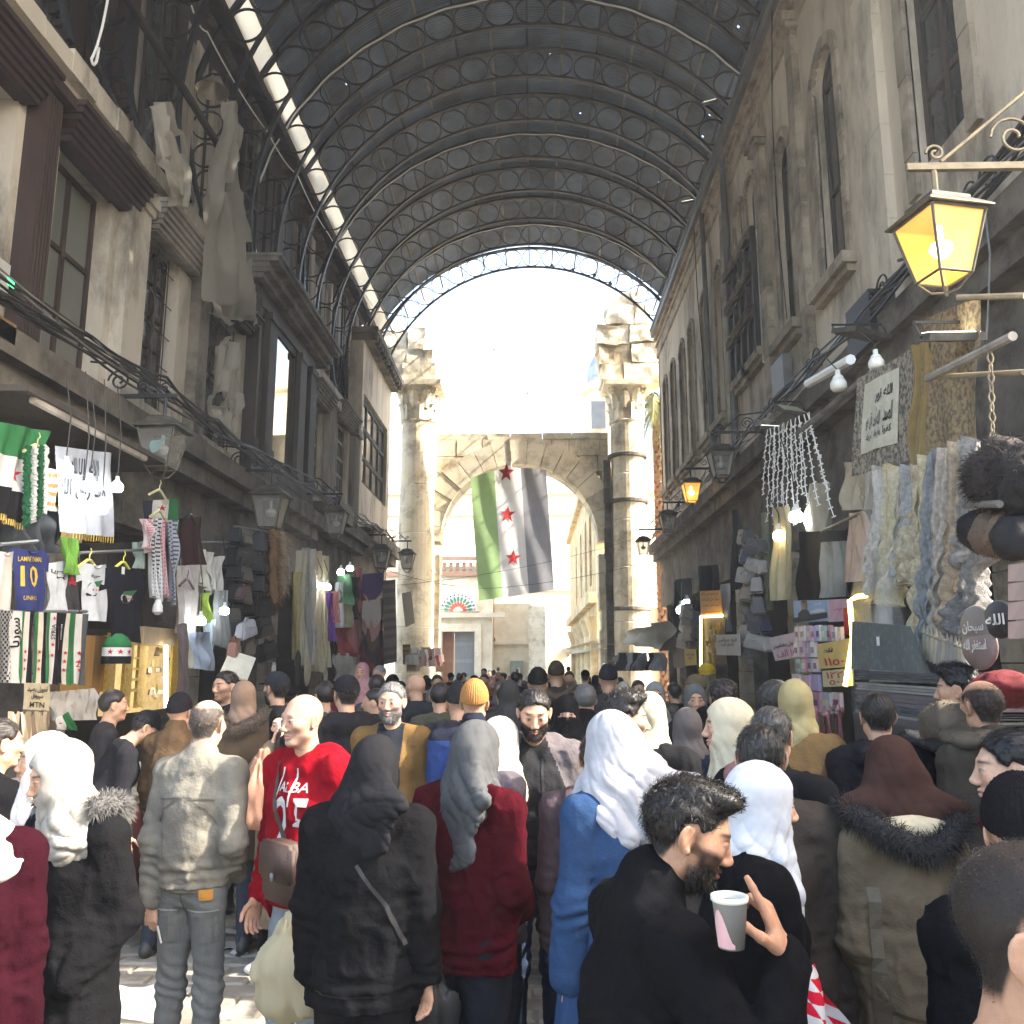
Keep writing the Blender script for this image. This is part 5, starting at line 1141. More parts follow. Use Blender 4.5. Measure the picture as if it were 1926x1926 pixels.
# bulbs on cords
def bulb(label, px, py, X, r, on, up=.9, warm=False, group='hanging light bulbs'):
    c = atx(px, py, X); t = thing('light_bulb', label, 'light bulb', c, group)
    b = MB(); b.lathe([(.0, -.95 * r), (.75 * r, -.9 * r), (1.0 * r, -.55 * r), (1.02 * r, .1 * r), (.8 * r, .5 * r)], 16, c, cap=False); b.build('diffuser', M['bulb_on' if on and not warm else 'bulb_warm' if on else 'bulb_off'], t, smooth=True)
    b = MB(); b.lathe([(.8 * r, .5 * r), (.62 * r, .95 * r), (.34 * r, 1.2 * r), (.34 * r, 1.8 * r)], 14, c); b.build('cap', M['bulb_off'], t, smooth=True)
    b = MB(); b.tube([(c.x, c.y, c.z + 1.7 * r), (c.x + rnd(-.02, .02), c.y, c.z + up * .5), (c.x - .1, c.y + .05, c.z + up)], .006, 4); b.build('cord', M['cable_b'], t)
for a in (('lit bulb left of the black lettering on the white banner', 123, 880, -3.88, .055, 1, .85), ('lit bulb over the middle of the white banner', 168, 912, -3.88, .057, 1, 1.0), ('lit bulb at the right edge of the white banner', 220, 915, -3.88, .054, 1, 1.0), ('lowest lit bulb on the left of the white banner', 154, 951, -3.8, .055, 1, 1.2), ('lit bulb low on the right of the white banner', 191, 955, -3.8, .055, 1, 1.2),
          ('lit bulb before the grey dress', 422, 1148, -3.8, .055, 1, 1.0), ('lit bulb above the denim shorts', 377, 1167, -3.8, .058, 1, .9), ('left one of two lit bulbs over the green shirt', 641, 1075, -3.8, .07, 1, .5), ('right one of two lit bulbs over the green shirt', 658, 1068, -3.8, .07, 1, .5), ('left one of two lit bulbs before the cream lace curtain', 604, 1101, -3.8, .065, 1, .5), ('right one of two lit bulbs before the cream lace curtain', 616, 1103, -3.8, .065, 1, .5),
          ('large lit bulb under the string of fairy lights', 1497, 970, 2.95, .075, 1, .9), ('unlit bulb on the floodlight bar', 1577, 722, 2.9, .075, 0, .3), ('unlit bulb above the white calligraphy carpet', 1648, 682, 2.85, .062, 0, .3), ('lit bulb among the dark clothes by the far right stalls', 1281, 1146, 3.2, .10, 1, .5), ('small lit bulb at the far right stall beside the pole', 1292, 1132, 3.3, .08, 1, .5)): bulb(*a)
bulb('warm lit bulb beside the long cream cloth', 1466, 1006, 2.95, .075, 1, .5, True)
# floodlights
def flood(label, px, py, X, w, tilt, lit=True, yaw=0.):
    c = atx(px, py, X); t = thing('floodlight', label, 'floodlight', c, 'floodlights over the stalls'); Rm = Euler((tilt, 0, yaw)).to_matrix(); b = MB(); b.obox(c, (w, .05, w * .62), Rm); b.build('housing', M['lampmetal'], t)
    b = MB(); b.obox(Vector(c) + Rm @ Vector((0, -.028, 0)), (w * .86, .006, w * .5), Rm); b.build('lens', emat('floodlight_lens', (.9, .88, .7), 1.2) if lit else mat('floodlight_glass', (.35, .36, .26), rough=.2), t)
    b = MB(); b.tube([Vector(c) + Vector((-w * .5, 0, 0)), Vector(c) + Vector((-w * .5, .1, .14)), Vector(c) + Vector((w * .5, .1, .14)), Vector(c) + Vector((w * .5, 0, 0))], .012, 5); b.build('yoke', M['iron'], t)
flood('floodlight hanging under the big lit lantern', 1786, 634, 2.6, .34, -1.25)
flood('square floodlight beside the fairy lights', 1487, 772, 3.0, .32, -.95, False, .4)
flood('lit slim floodlight at the top of the fairy lights', 1444, 806, 3.1, .30, -1.45, True, .2)
flood('dark slotted floodlight above the unlit bulb', 1620, 628, 3.3, .5, -1.3, False, .5)
flood('square floodlight fixed to the roof arch at the top right', 1339, 192, 4.0, .42, -1.1, True, -.4)
flood('small floodlight fixed to the roof arch on the right', 1294, 380, 4.1, .34, -1.2, True, -.3)
for lb, (px0, py0, X0), (px1, py1, X1), th in (('long white lamp tube along the left canopy edge', (62, 752, -4.0), (272, 862, -4.0), .035), ('pale lamp tube over the right stalls', (1520, 722, 3.05), (1600, 676, 3.0), .05)):
    b = MB(); b.tube([atx(px0, py0, X0), atx(px1, py1, X1)], th, 8); tag(b.build('lamp_tube', M['palewood' if 'left' in lb else 'white']), lb, 'lamp')
# cables
def cable(label, pts, r=.012, m='cable_b', sag=.0, n=14, group='loose cables strung along the walls'):
    P = [Vector(p) for p in pts]; out = []
    for i in range(len(P) - 1):
        for k in range(n): t = k / n; q = P[i].lerp(P[i + 1], t); q.z -= sag * 4 * t * (1 - t); out.append(q)
    out.append(P[-1]); b = MB(); b.tube(out, r, 5); return tag(b.build('cable', M[m]), label, 'cable', group)
def strand(label, X, y0, y1, z0, z1, cnt, side, grp):
    for i in range(cnt):
        pts = []; ph = rnd(0, 6); m = RNG.choice(['cable_b', 'cable_b', 'cable_b', 'cable_g', 'cable_g'])
        for k in range(13):
            t = k / 12; pts.append((X - side * rnd(.0, .09), y0 + (y1 - y0) * t, z0 + (z1 - z0) * t + .10 * math.sin(t * 17 + ph) + rnd(-.08, .12)))
        r = rnd(.008, .02); cable(('thick ' if r > .016 else 'thin ' if r < .012 else '') + ('black ' if m == 'cable_b' else 'grey ') + label, pts, r, m, rnd(0, .06), 6, grp)
strand('tangled cable draped along the ledge of the left wall', XL + .50, 6.2, 27, 4.95, 5.75, 9, -1, 'tangled cables along the left ledge')
strand('tangled cable draped along the ledge of the right wall', XR - .46, 5.6, 27, 5.85, 5.9, 8, 1, 'tangled cables along the right ledge')
cable('thick black cable sagging from the big lantern bracket along the right wall', [(XR - .1, 5.6, 6.7), (XR - .12, 9.4, 6.25), (XR - .15, 12.6, 6.0), (XR - .15, 17, 5.9)], .03, 'cable_b', .14)
cable('bundle of cables crossing behind the big lit lantern', [atx(1926, 235, 4.1), atx(1890, 330, 4.15), atx(1790, 420, 4.2), atx(1690, 490, 4.2)], .022, 'cable_b', .05)
cable('pale wire hanging down behind the big lit lantern', [atx(1850, 375, 3.6), atx(1862, 480, 3.6), atx(1855, 640, 3.5)], .008, 'cable_g', .02)
cable('thin dark wire hanging straight down past the arched windows', [atx(1452, -20, 4.1), atx(1452, 210, 4.1), atx(1462, 420, 4.1), atx(1480, 600, 4.1)], .010, 'cable_b')
cable('thin wire hanging past the far arched windows', [atx(1305, 430, 4.1), atx(1312, 560, 4.1), atx(1330, 760, 4.1)], .012, 'cable_b')
cable('grey cable dangling from the pipe at the upper left', [atx(205, -15, -5.0), atx(190, 60, -5.0), atx(172, 110, -5.0), atx(180, 118, -5.0), atx(186, 90, -5.0)], .016, 'cable_w', .05)
cable('white wire zigzagging down the beam beside the left roof slit', [atx(360, 10, -5.2), atx(390, 60, -5.2), atx(505, 250, -5.2), atx(560, 330, -5.2), atx(618, 440, -5.2), atx(720, 600, -5.2), atx(760, 655, -5.2)], .014, 'cable_w', .1)
cable('thin wire crossing in front of the gate and flag', [(-4.9, 27, 4.9), (-1.5, 29, 4.4), (4.2, 27, 5.2)], .008, 'cable_b', .15)
cable('second thin wire crossing in front of the gate', [(-4.9, 27, 4.3), (4.2, 27, 6.1)], .007, 'cable_b', .3)
# ------------------------------------------------------------------ cloth and goods laid out by plane
def quad_fn(TL, TR, BL, BR, X, amp=.03, nf=5, seed=0, bulge=0., wild=.0, side=1):
    a, b_, c, d = atx(*TL, X), atx(*TR, X), atx(*BL, X), atx(*BR, X)
    def fn(u, v):
        p = a.lerp(b_, u).lerp(c.lerp(d, u), v); w = math.sin(u * nf * 6.283 + seed + 1.5 * math.sin(v * 3 + seed)) * (.35 + .65 * v)
        n = vnoise(np.array([[u * nf * 1.3, v * 2.2, seed]]), 1)[0]; p.x -= math.copysign(1, X) * (amp * (w * .6 + n * .8 + (.5 * abs(math.sin(v * 21 + u * 3 + seed)) * v if wild > .1 else 0)) + bulge * math.sin(math.pi * min(1, max(0, u)))); p.z += wild * n * .3; return p
    return fn
def surf(fn, X):
    s = -math.copysign(1, X); return lambda u, v: (fn(u, v), (s, -.15, 0))
def cloth(name, label, cat, TL, TR, BL, BR, X, col, amp=.03, nf=5, group=None, bands=None, nu=26, nv=20, parent=None, seed=None, wild=0., m=None, bulge=0.):
    """bands: [(v_end, colour)] split down the length or, with a leading 'u', across it"""
    seed = RNG.random() * 9 if seed is None else seed
    if amp >= .03 and parent is None and name not in ('flag', 'banner', 'calligraphy_carpet', 'tapestry'): amp *= 2.; nf *= 1.6
    fn = quad_fn(TL, TR, BL, BR, X, amp, nf, seed, bulge, wild); b = MB(); mats = [m or cmat(col)]
    b.grid(fn, nu, nv)
    if bands:
        ax, bl = bands; mats = []; cols = []
        for e, c in bl: cols.append((e, len(mats))); mats.append(cmat(c))
        k = 0
        for j in range(nv):
            for i in range(nu): t = (i + .5) / nu if ax == 'u' else (j + .5) / nv; b.mi[k] = next((q for e, q in cols if t <= e), cols[-1][1]); k += 1
    o = b.build(name, mats, parent, smooth=True, center=parent is None)
    if parent is None: tag(o, label, cat, group)
    return o, fn
def star(fn, X, u, v, ru, m, parent, asp=1., rot=0.):
    """flat star print on a cloth; ru radius in u units, asp = width / height of the cloth"""
    f = surf(fn, X); b = MB(); pts = star_pts(1, rot); vs = []
    for x, y in [(0, 0)] + pts: p, n = f(u + x * ru, v - y * ru * asp); vs.append(Vector(p) + Vector(n) * .006)
    b.add(vs, [(0, i + 1, (i + 1) % 10 + 1) for i in range(10)]); return b.build('printed_star', m, parent)
def print_text(s, fn, X, u, v, w, h, m, parent, ar=False, vert=False):
    f = surf(fn, X)
    def g(x, y): return f(u + (x if not vert else y), v - (y if not vert else -x * -1 * -1))
    return lettering(s, w, h, (lambda x, y: f(u + x, v - y)) if not vert else (lambda x, y: f(u - y * 1.0, v - x)), m, parent, ar, off=.006)
RED = cmat((.42, .012, .02), 'plain'); GRN, WHT, BLKC = (.035, .16, .06), (.60, .60, .58), (.014, .014, .016)
INK = cmat((.012, .012, .012), 'plain'); YEL = cmat((.60, .42, .06), 'plain'); WHP = cmat((.7, .7, .68), 'plain')
def fringe(parent, fn, X, m, v=1., L=.05, n=40):
    b = MB(); f = surf(fn, X)
    for i in range(n): p, nn = f((i + .5) / n, v); q, _ = f((i + .95) / n, v); b.add([p, q, Vector(q) + Vector((0, 0, -L * rnd(.8, 1.1))), Vector(p) + Vector((0, 0, -L))], [(0, 1, 2, 3)])
    o = b.build('fringe', m, parent); o['kind'] = 'stuff'; return o
def hanger(px, py, X, w, col, label):
    c = atx(px, py, X); b = MB(); b.tube([(c.x, c.y - w / 2, c.z - .09), (c.x, c.y - .03, c.z), (c.x, c.y + .03, c.z), (c.x, c.y + w / 2, c.z - .09)], .014, 6); b.tube([(c.x, c.y, c.z), (c.x, c.y, c.z + .05), (c.x, c.y + .03, c.z + .08), (c.x, c.y + .01, c.z + .11)], .005, 5); return tag(b.build('clothes_hanger', cmat(col, 'gloss'), center=True), label, 'hanger', 'clothes hangers on the left stalls')
def tshirt(label, x0, y0, x1, y1, yb, X, col, sleeve=None, group='shirts hanging on the left stall', neck=True, slope=0., tone=None):
    """x0..x1 with sleeves, top y0 (left) y1 (right), bottom yb"""
    dy = y1 - y0; fn = quad_fn((x0, y0), (x1, y1), (x0, yb), (x1, yb + dy + slope), X, .028, 2.5, RNG.random() * 9, .05); b = MB()
    b.grid(lambda u, v: fn(.2 + .6 * u, (.035 * (1 - abs(2 * u - 1)) if v == 0 else 0) + v), 14, 18)
    for sgn in (0, 1): b.grid(lambda u, v: fn((.2 - .2 * u) if sgn == 0 else (.8 + .2 * u), .30 * v * (1 - .1 * u) + .10 * u), 4, 6)
    o = b.build('shirt', cmat(col), None, smooth=True, center=True); tag(o, label, 'shirt', group)
    if sleeve: pass
    if neck: f = surf(fn, X); b = MB(); b.tube([Vector(f(.5 + .10 * math.cos(a), .025 + .055 * math.sin(a))[0]) for a in np.linspace(math.pi, 0, 9)], .010, 5); b.build('collar', cmat(tuple(q * .8 for q in (tone or col))), o)
    return o, fn
XS = -4.0
o, fn = cloth('flag', 'bunched green white and black flag with a gold fringe at the left edge', 'flag', (-20, 790), (92, 812), (-20, 955), (42, 985), XS, GRN, .05, 3, bands=('v', [(.36, GRN), (.68, WHT), (1., BLKC)])); star(fn, XS, .62, .52, .12, RED, o, .8); fringe(o, fn, XS, M['gold'])
for i, (px, c, lb) in enumerate(((52, (.02, .10, .045), 'dark green bead tassel strand beside the bunched flag'), (64, (.50, .52, .50), 'white flower garland hanging between green strands'), (76, (.02, .09, .04), 'dark green strand right of the white garland'), (84, (.62, .62, .6), 'white crocheted garland under the yellow hanger'))):
    b = MB(); p0, p1 = atx(px, 842, -3.95), atx(px - 3, 990 - i * 8, -3.95); n_ = 26
    for k in range(n_): q = p0.lerp(p1, k / n_); b.obox(q, (.05, .05, .028), Euler((rnd(0, 2), rnd(0, 2), 0)).to_matrix(), .6)
    tag(b.build('garland', cmat(c), center=True), lb, 'garland')
hanger(70, 838, -3.96, .34, (.62, .58, .30), 'yellow hanger holding the garlands')
o, fn = cloth('banner', 'white satin banner with black script and a gold fringe', 'banner', (104, 838), (205, 852), (108, 1000), (212, 1010), -4.02, (.30, .31, .34), .05, 3, m=cmat((.30, .31, .34), 'gloss', rough=.4))
print_text('لا إله إلا الله\nمحمد رسول الله', fn, -4.02, .50, .36, .80, .50, INK, o, True); fringe(o, fn, -4.02, M['gold'], 1., .06)
cloth('striped_shirt', 'brown and cream striped top left of the white banner', 'shirt', (86, 880), (108, 884), (84, 958), (108, 962), -4.03, (.3, .2, .12), .03, 2, bands=('v', [((i + 1) / 9, (.30, .16, .07) if i % 2 else (.55, .5, .4)) for i in range(9)]))
cloth('dark_jacket', 'dark jacket hanging below the garlands', 'jacket', (0, 985), (100, 960), (0, 1045), (105, 1040), -4.12, (.05, .055, .06), .06, 3)
o, fn = tshirt('cream football shirt cut off by the left edge', -30, 1036, 30, 1036, 1150, XS, (.52, .49, .44))
o, fn = tshirt('blue football shirt with a gold number ten', 2, 1030, 92, 1034, 1146, -3.98, (.035, .045, .15)); print_text('LAMINE YAMAL', fn, -3.98, .47, .17, .46, .08, YEL, o); print_text('10', fn, -3.98, .45, .45, .36, .34, YEL, o); print_text('UNHCR', fn, -3.98, .45, .80, .26, .07, YEL, o)
o, fn = cloth('hooded_shirt', 'white printed shirt with a green and black side panel', 'shirt', (92, 1060), (146, 1048), (90, 1148), (146, 1152), -4.0, (.56, .57, .58), .03, 3, bands=('u', [(.58, (.55, .56, .57)), (.9, (.05, .05, .05)), (1., (.03, .03, .03))])); star(fn, -4.0, .74, .42, .11, RED, o); print_text('ســـوريا\nحـــرة', fn, -4.0, .3, .25, .4, .25, INK, o, True)
cloth('green_scarf', 'bright green and white scarf over the printed shirt', 'scarf', (118, 1010), (146, 1015), (124, 1078), (144, 1082), -3.93, (.16, .34, .06), .04, 3)
MAP = [(-.5, -.05), (-.42, -.45), (-.1, -.38), (.1, -.2), (.5, .5), (.15, .38), (-.1, .42), (-.4, .3)]
def printed_map(o, fn, X, u, v, w, h):
    f = surf(fn, X); rows = [(.5, .14, GRN), (.14, -.2, WHT), (-.2, -.5, (.02, .02, .02))]
    for top, bot, c in rows:
        sl = []
        for t in (top, (top + bot) / 2, bot):
            xs = []
            for i in range(8):
                (x0, y0), (x1, y1) = MAP[i], MAP[(i + 1) % 8]
                if (y0 - t) * (y1 - t) <= 0 and y0 != y1: xs.append(x0 + (x1 - x0) * (t - y0) / (y1 - y0))
            if xs: sl.append((min(xs), max(xs), t))
        if len(sl) < 2: continue
        b = MB(); vs = []
        for a, e, t in sl:
            for x in (a, e): p, n = f(u + x * w, v - t * h); vs.append(Vector(p) + Vector(n) * .006)
        b.add(vs, [(2 * i, 2 * i + 1, 2 * i + 3, 2 * i + 2) for i in range(len(sl) - 1)]); b.build('printed_map', cmat(c, 'plain'), o)
    for i in range(3): star(fn, X, u - .2 * w + i * .24 * w, v + .03 * h, .07 * w, RED, o)
o, fn = tshirt('white shirt printed with a green white and black map', 138, 1058, 204, 1062, 1166, -3.98, (.58, .60, .62)); printed_map(o, fn, -3.98, .46, .45, .42, .34); print_text('حرية', fn, -3.98, .46, .22, .26, .08, INK, o, True); hanger(168, 1054, -3.97, .40, (.62, .58, .14), 'yellow hanger of the white map shirt')
o, fn = tshirt('large black shirt printed with a green and white map', 184, 1062, 274, 1070, 1196, -3.95, (.012, .013, .020), slope=10); printed_map(o, fn, -3.95, .50, .42, .36, .24); hanger(232, 1058, -3.94, .40, (.62, .60, .10), 'bright yellow hanger of the black shirt')
b = MB(); p = atx(232, 1072, -3.90); b.box(p.x - .002, p.x, p.y - .03, p.y + .03, p.z - .04, p.z + .03); b.build('price_tag', WHP, o, center=True)
SCF = [(0, 22, 'black and white checked scarf at the left edge', [(1., (.30, .30, .29))], None), (18, 42, 'white scarf with black script and a small flag at its end', [(1., (.58, .57, .54))], 'ar'), (40, 64, 'green white and black scarf with three red stars, left one', [(.34, GRN), (.68, (.60, .54, .48)), (1., BLKC)], 's'), (66, 90, 'green cream and black scarf with three red stars, right one', [(.34, GRN), (.68, (.60, .53, .42)), (1., BLKC)], 's'),
       (90, 114, 'flag scarf lettered with a country name', [(.3, GRN), (.66, (.58, .56, .53)), (1., BLKC)], 'SYRIA'), (114, 138, 'black and white scarf with small lettering and stars', [(.42, BLKC), (.74, (.56, .52, .44)), (1., GRN)], 'FREEDOM'), (136, 168, 'green and white scarf with a column of red stars and the number 2', [(.30, GRN), (.62, (.60, .58, .55)), (1., (.10, .10, .11))], '2')]
for i, (x0, x1, lb, bd, tx) in enumerate(SCF):
    o, fn = cloth('flag_scarf', lb, 'scarf', (x0, 1148 + i), (x1, 1149 + i), (x0 - 7, 1284), (x1 - 7, 1284 + i), -3.93 + .004 * i, WHT, .018, 1.3, 'scarves in flag colours on the left stall', ('u', bd), 18, 16)
    if tx in ('s', '2', 'SYRIA', 'FREEDOM'):
        for k in range(3): star(fn, -3.93, .5 if tx != 'FREEDOM' else .58, .56 + .12 * k if tx != 'SYRIA' else (.08, .45, .6)[k], .13, RED, o, .28)
    if tx in ('SYRIA', 'FREEDOM'): print_text(tx, fn, -3.93, .48 if tx == 'SYRIA' else .2, .27, .22 if tx == 'SYRIA' else .22, .24 if tx == 'SYRIA' else .12, INK if tx == 'SYRIA' else WHP, o, vert=True)
    if tx == '2': print_text('2', fn, -3.93, .42, .72, .2, .08, RED, o)
    if tx == 'ar': print_text('سوريا', fn, -3.93, .5, .3, .42, .8, INK, o, True, vert=True)
    if i == 0:
        f = surf(fn, -3.93); b = MB()
        for r in range(26):
            for c_ in range(8):
                if (r + c_) % 2: vs = [Vector(f((c_ + a) / 8, (r + d) / 26)[0]) + Vector((.006, 0, 0)) for a, d in ((0, 0), (.9, 0), (.9, .9), (0, .9))]; b.add(vs, [(0, 1, 2, 3)])
        q = b.build('checks', INK, o); q['kind'] = 'stuff'
# knitted flag hat
p = atx(220, 1222, -3.9); t = thing('knitted_hat', 'knitted hat in green white and black with red stars', 'hat', p); r = .13
for nm, z0, z1, c in (('green_crown', .02, .15, GRN), ('white_band', -.06, .02, WHT), ('black_brim', -.13, -.06, BLKC)):
    b = MB(); pr = [(r * (1 if z < .0 else math.sqrt(max(0.02, 1 - (z / .155) ** 2))), z) for z in np.linspace(z0, z1, 5)]; b.lathe(pr, 20, p, cap=z1 > .1); b.build(nm, cmat(c), t, smooth=True)
for k in (-.9, 0, .9):
    a = math.pi * 1.5 + .7 + k * .75; b = MB(); pts = star_pts(.03); b.add([(p.x + (r + .004) * math.cos(a + x / r), p.y + (r + .004) * math.sin(a + x / r), p.z - .02 + y) for x, y in [(0, 0)] + pts], [(0, i + 1, (i + 1) % 10 + 1) for i in range(10)]); b.build('printed_star', RED, t)
# brass-lit cabinet
t = thing('display_cabinet', 'brass framed display cabinet glowing beside the black shirt', 'cabinet', atx(255, 1240, -4.15))
def bxp(x0, x1, y0, y1, X, d, m, nm, par):
    a, c = atx(x0, y0, X), atx(x1, y1, X); a2 = atx(x0, y1, X); b = MB(); b.box(min(X, X - d), max(X, X - d), min(a.y, c.y), max(a.y, c.y), min(a2.z, c.z), max(a.z, c.z)); return b.build(nm, m, par)
woodo = cmat((.36, .19, .05), 'wood'); bxp(180, 205, 1195, 1300, -4.15, .3, woodo, 'door_panel', t); bxp(272, 330, 1178, 1212, -4.1, .3, cmat((.42, .33, .22), 'wood'), 'pelmet', t)
bxp(205, 330, 1195, 1330, -4.4, .05, mat('lit_cabinet_back', (.42, .33, .18), (.22, .15, .07), scale=14, rough=.3, emit=(.9, .62, .25), estr=.10, coords='World'), 'cabinet_back', t)
for px in (208, 240, 266, 328): bxp(px, px + 4, 1190, 1330, -4.12, .03, M['gold'], 'brass_post', t)
for py in (1236, 1256, 1276, 1296): bxp(240, 268, py, py + 4, -4.11, .03, M['gold'], 'brass_bar', t)
b = MB(); b.tube([atx(312, 1214, -4.05), atx(312, 1330, -4.05)], .02, 6); b.build('lit_tube', emat('cabinet_lamp', (1, .85, .55), 4.), t)
for i in range(26):
    px, py = rnd(276, 322), rnd(1222, 1320); q = atx(px, py, -4.25); b = MB(); b.obox(q, (rnd(.03, .07), rnd(.03, .07), rnd(.04, .1)), Euler((0, 0, rnd(0, 3))).to_matrix(), rnd(.5, 1)); tag(b.build('trinket', cmat(RNG.choice([(.4, .3, .12), (.5, .48, .42), (.12, .10, .08)]), 'gloss'), center=True), 'small trinket on the shelves of the lit cabinet', 'trinket', 'trinkets in the lit cabinet')
# hangers with scarves, trousers, pale garments
hanger(300, 922, -3.95, .46, (.60, .55, .30), 'cream hanger above the green and red flag shirt'); hanger(300, 962, -3.92, .42, (.60, .55, .30), 'cream hanger of the checked headscarves')
o, fn = cloth('flag_shirt', 'small flag shirt with a red star under the cream hanger', 'shirt', (270, 942), (336, 938), (270, 985), (334, 1000), -4.0, WHT, .02, 2, bands=('u', [(.28, (.02, .025, .04)), (.68, WHT), (1., GRN)])); star(fn, -4.0, .48, .30, .12, RED, o)
def checks(o, fn, X, n, m_, m):
    f = surf(fn, X); b = MB()
    for r in range(m_):
        for c_ in range(n):
            if (r + c_) % 2: b.add([Vector(f((c_ + a) / n, (r + d) / m_)[0]) + Vector((.006, 0, 0)) for a, d in ((0, 0), (.8, 0), (.8, .8), (0, .8))], [(0, 1, 2, 3)])
    q = b.build('checks', m, o); q['kind'] = 'stuff'
for i, (x0, x1, y0, y1, c, k, lb) in enumerate(((264, 283, 976, 1028, (.56, .46, .46), (.30, .05, .08), 'short pink and white checked headscarf'), (282, 300, 975, 1120, (.50, .50, .50), (.03, .03, .035), 'long black and white checked headscarf'), (297, 314, 975, 1112, (.52, .36, .38), (.36, .08, .12), 'red and white checked headscarf with a white tassel'), (311, 331, 978, 1128, (.34, .36, .40), (.05, .06, .09), 'grey blue checked headscarf'))):
    o, fn = cloth('headscarf', lb, 'headscarf', (x0, y0), (x1, y0), (x0 + 2, y1), (x1 - 1, y1 + 14), -3.9 - .01 * i, c, .035, 1.6, 'checked headscarves on a hanger'); checks(o, fn, -3.9, 8, 40, cmat(k, 'plain'))
    if i == 2: q = atx(297, 1140, -3.88); b = MB(); b.lathe([(.01, .16), (.02, .08), (.05, .0), (.055, -.06), (.02, -.09)], 10, q); b.build('tassel', cmat(WHT), o)
t, fn = cloth('trousers', 'maroon trousers hanging by a dark hanger', 'trousers', (336, 975), (380, 972), (340, 1064), (384, 1062), -4.0, (.045, .022, .022), .03, 1.5)
hanger(358, 968, -3.95, .38, (.03, .03, .03), 'black hanger of the maroon trousers'); hanger(352, 1090, -3.9, .40, (.10, .06, .05), 'brown hanger over the pale knitted top')
for a in (('pale knitted tunic below the maroon trousers', 'tunic', (330, 1064), (376, 1062), (330, 1190), (372, 1192), -3.95, (.42, .39, .37)), ('cream blouse beside the maroon trousers', 'blouse', (374, 1030), (398, 1040), (376, 1095), (394, 1120), -4.05, (.50, .49, .44)), ('white folded cloth hung beside the bags', 'cloth', (392, 1048), (424, 1045), (394, 1100), (412, 1125), -4.0, (.46, .45, .42)), ('long grey dress beside the lit bulb', 'dress', (404, 1112), (424, 1110), (398, 1210), (432, 1222), -3.95, (.17, .18, .18)),
          ('pale blue denim shorts hanging low', 'shorts', (356, 1190), (398, 1188), (356, 1256), (402, 1262), -3.9, (.22, .26, .32)), ('light blue shirt beside the denim shorts', 'shirt', (386, 1165), (402, 1165), (388, 1240), (404, 1244), -3.96, (.42, .50, .58)), ('lime green printed cloth strip', 'cloth', (380, 1115), (396, 1116), (382, 1168), (394, 1172), -3.96, (.24, .34, .06)), ('dusky brown top hanging under the pale tunic', 'top', (332, 1175), (350, 1172), (334, 1300), (346, 1300), -3.86, (.14, .11, .11)), ('pale green cloth hung beside the flag scarves', 'cloth', (252, 1020), (268, 1018), (254, 1068), (266, 1070), -4.05, (.34, .42, .38)),
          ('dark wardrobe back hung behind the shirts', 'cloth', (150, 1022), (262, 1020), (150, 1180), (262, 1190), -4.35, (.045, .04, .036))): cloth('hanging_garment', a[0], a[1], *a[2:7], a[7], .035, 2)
# bags
def bag(label, px, py, X, w, h, d, col, kind='leather', group='bags hanging in the left bag stall', pocket=True, rough=None, cat='bag'):
    c = atx(px, py, X); t = thing('bag', label, cat, (c.x, c.y, c.z - h / 2), group); m = cmat(col, kind, bump=.3)
    b = MB(); bm = bmesh.new(); bmesh.ops.create_cube(bm, size=1); bmesh.ops.bevel(bm, geom=bm.edges[:], offset=.09, segments=2, affect='EDGES')
    ry, rx = rnd(-.35, .35), rnd(-.12, .12); Rr = Euler((rx, 0, ry)).to_matrix(); w *= rnd(.85, 1.2); h *= rnd(.82, 1.1)
    def put(sx, sy, sz, o): b.add([c + Rr @ Vector((v.co.x * sx * (1 - .35 * v.co.z) + o[0], v.co.y * sy * (1 - .3 * v.co.z) + o[1], v.co.z * sz + o[2] + .03 * math.sin(v.co.y * 5))) for v in bm.verts], [tuple(q.index for q in f.verts) for f in bm.faces])
    put(d, w, h, (0, 0, 0)); b.build('body', m, t); s = -math.copysign(1, X)
    if pocket: b = MB(); put(d * .4, w * .78, h * .45, (s * d * .42, -.0, -h * .18)); b.build('pocket', cmat(tuple(q * .85 for q in col), kind), t); b = MB(); b.box(c.x + s * d * .5, c.x + s * (d * .5 + .01), c.y - w * .36, c.y + w * .36, c.z + h * .12, c.z + h * .135); b.build('zip', M['galv'], t)
    b = MB(); b.tube([(c.x, c.y - w * .25, c.z + h * .45), (c.x, c.y - w * .1, c.z + h * .7), (c.x, c.y + w * .1, c.z + h * .7), (c.x, c.y + w * .25, c.z + h * .45)], .012, 5); b.build('strap', m, t); bm.free(); return t
names = ['topmost', 'second', 'third', 'fourth', 'fifth', 'lowest']
for i, py in enumerate((1010, 1045, 1080, 1118)): bag('black backpack, %s of the left column' % names[i], 451, py, -4.05, .52, .26, .2, (.016, .017, .02))
for i, py in enumerate((1020, 1062, 1100, 1140, 1178)): bag('black handbag, %s of the right column' % names[i], 489, py, -4.08, .50, .30, .2, (.012, .012, .014))
bag('small brown purse among the black backpacks', 458, 1115, -3.85, .24, .16, .1, (.10, .07, .065)); bag('white speckled bag with a strap', 463, 1184, -3.85, .34, .24, .12, (.42, .43, .46), 'cloth'); bag('reddish brown leather satchel', 440, 1220, -3.85, .34, .24, .12, (.21, .085, .055)); bag('brown leather bag beside the satchel', 470, 1212, -3.9, .28, .28, .12, (.085, .06, .045)); bag('dark grey rucksack behind the lit bulb', 432, 1170, -4.05, .4, .34, .16, (.06, .065, .07))
bag('black bag low beside the pier', 500, 1225, -3.95, .4, .3, .15, (.014, .014, .016)); bag('cream clutch bag tilted in the bag stall', 515, 1255, -3.9, .24, .12, .06, (.5, .47, .40), pocket=False)
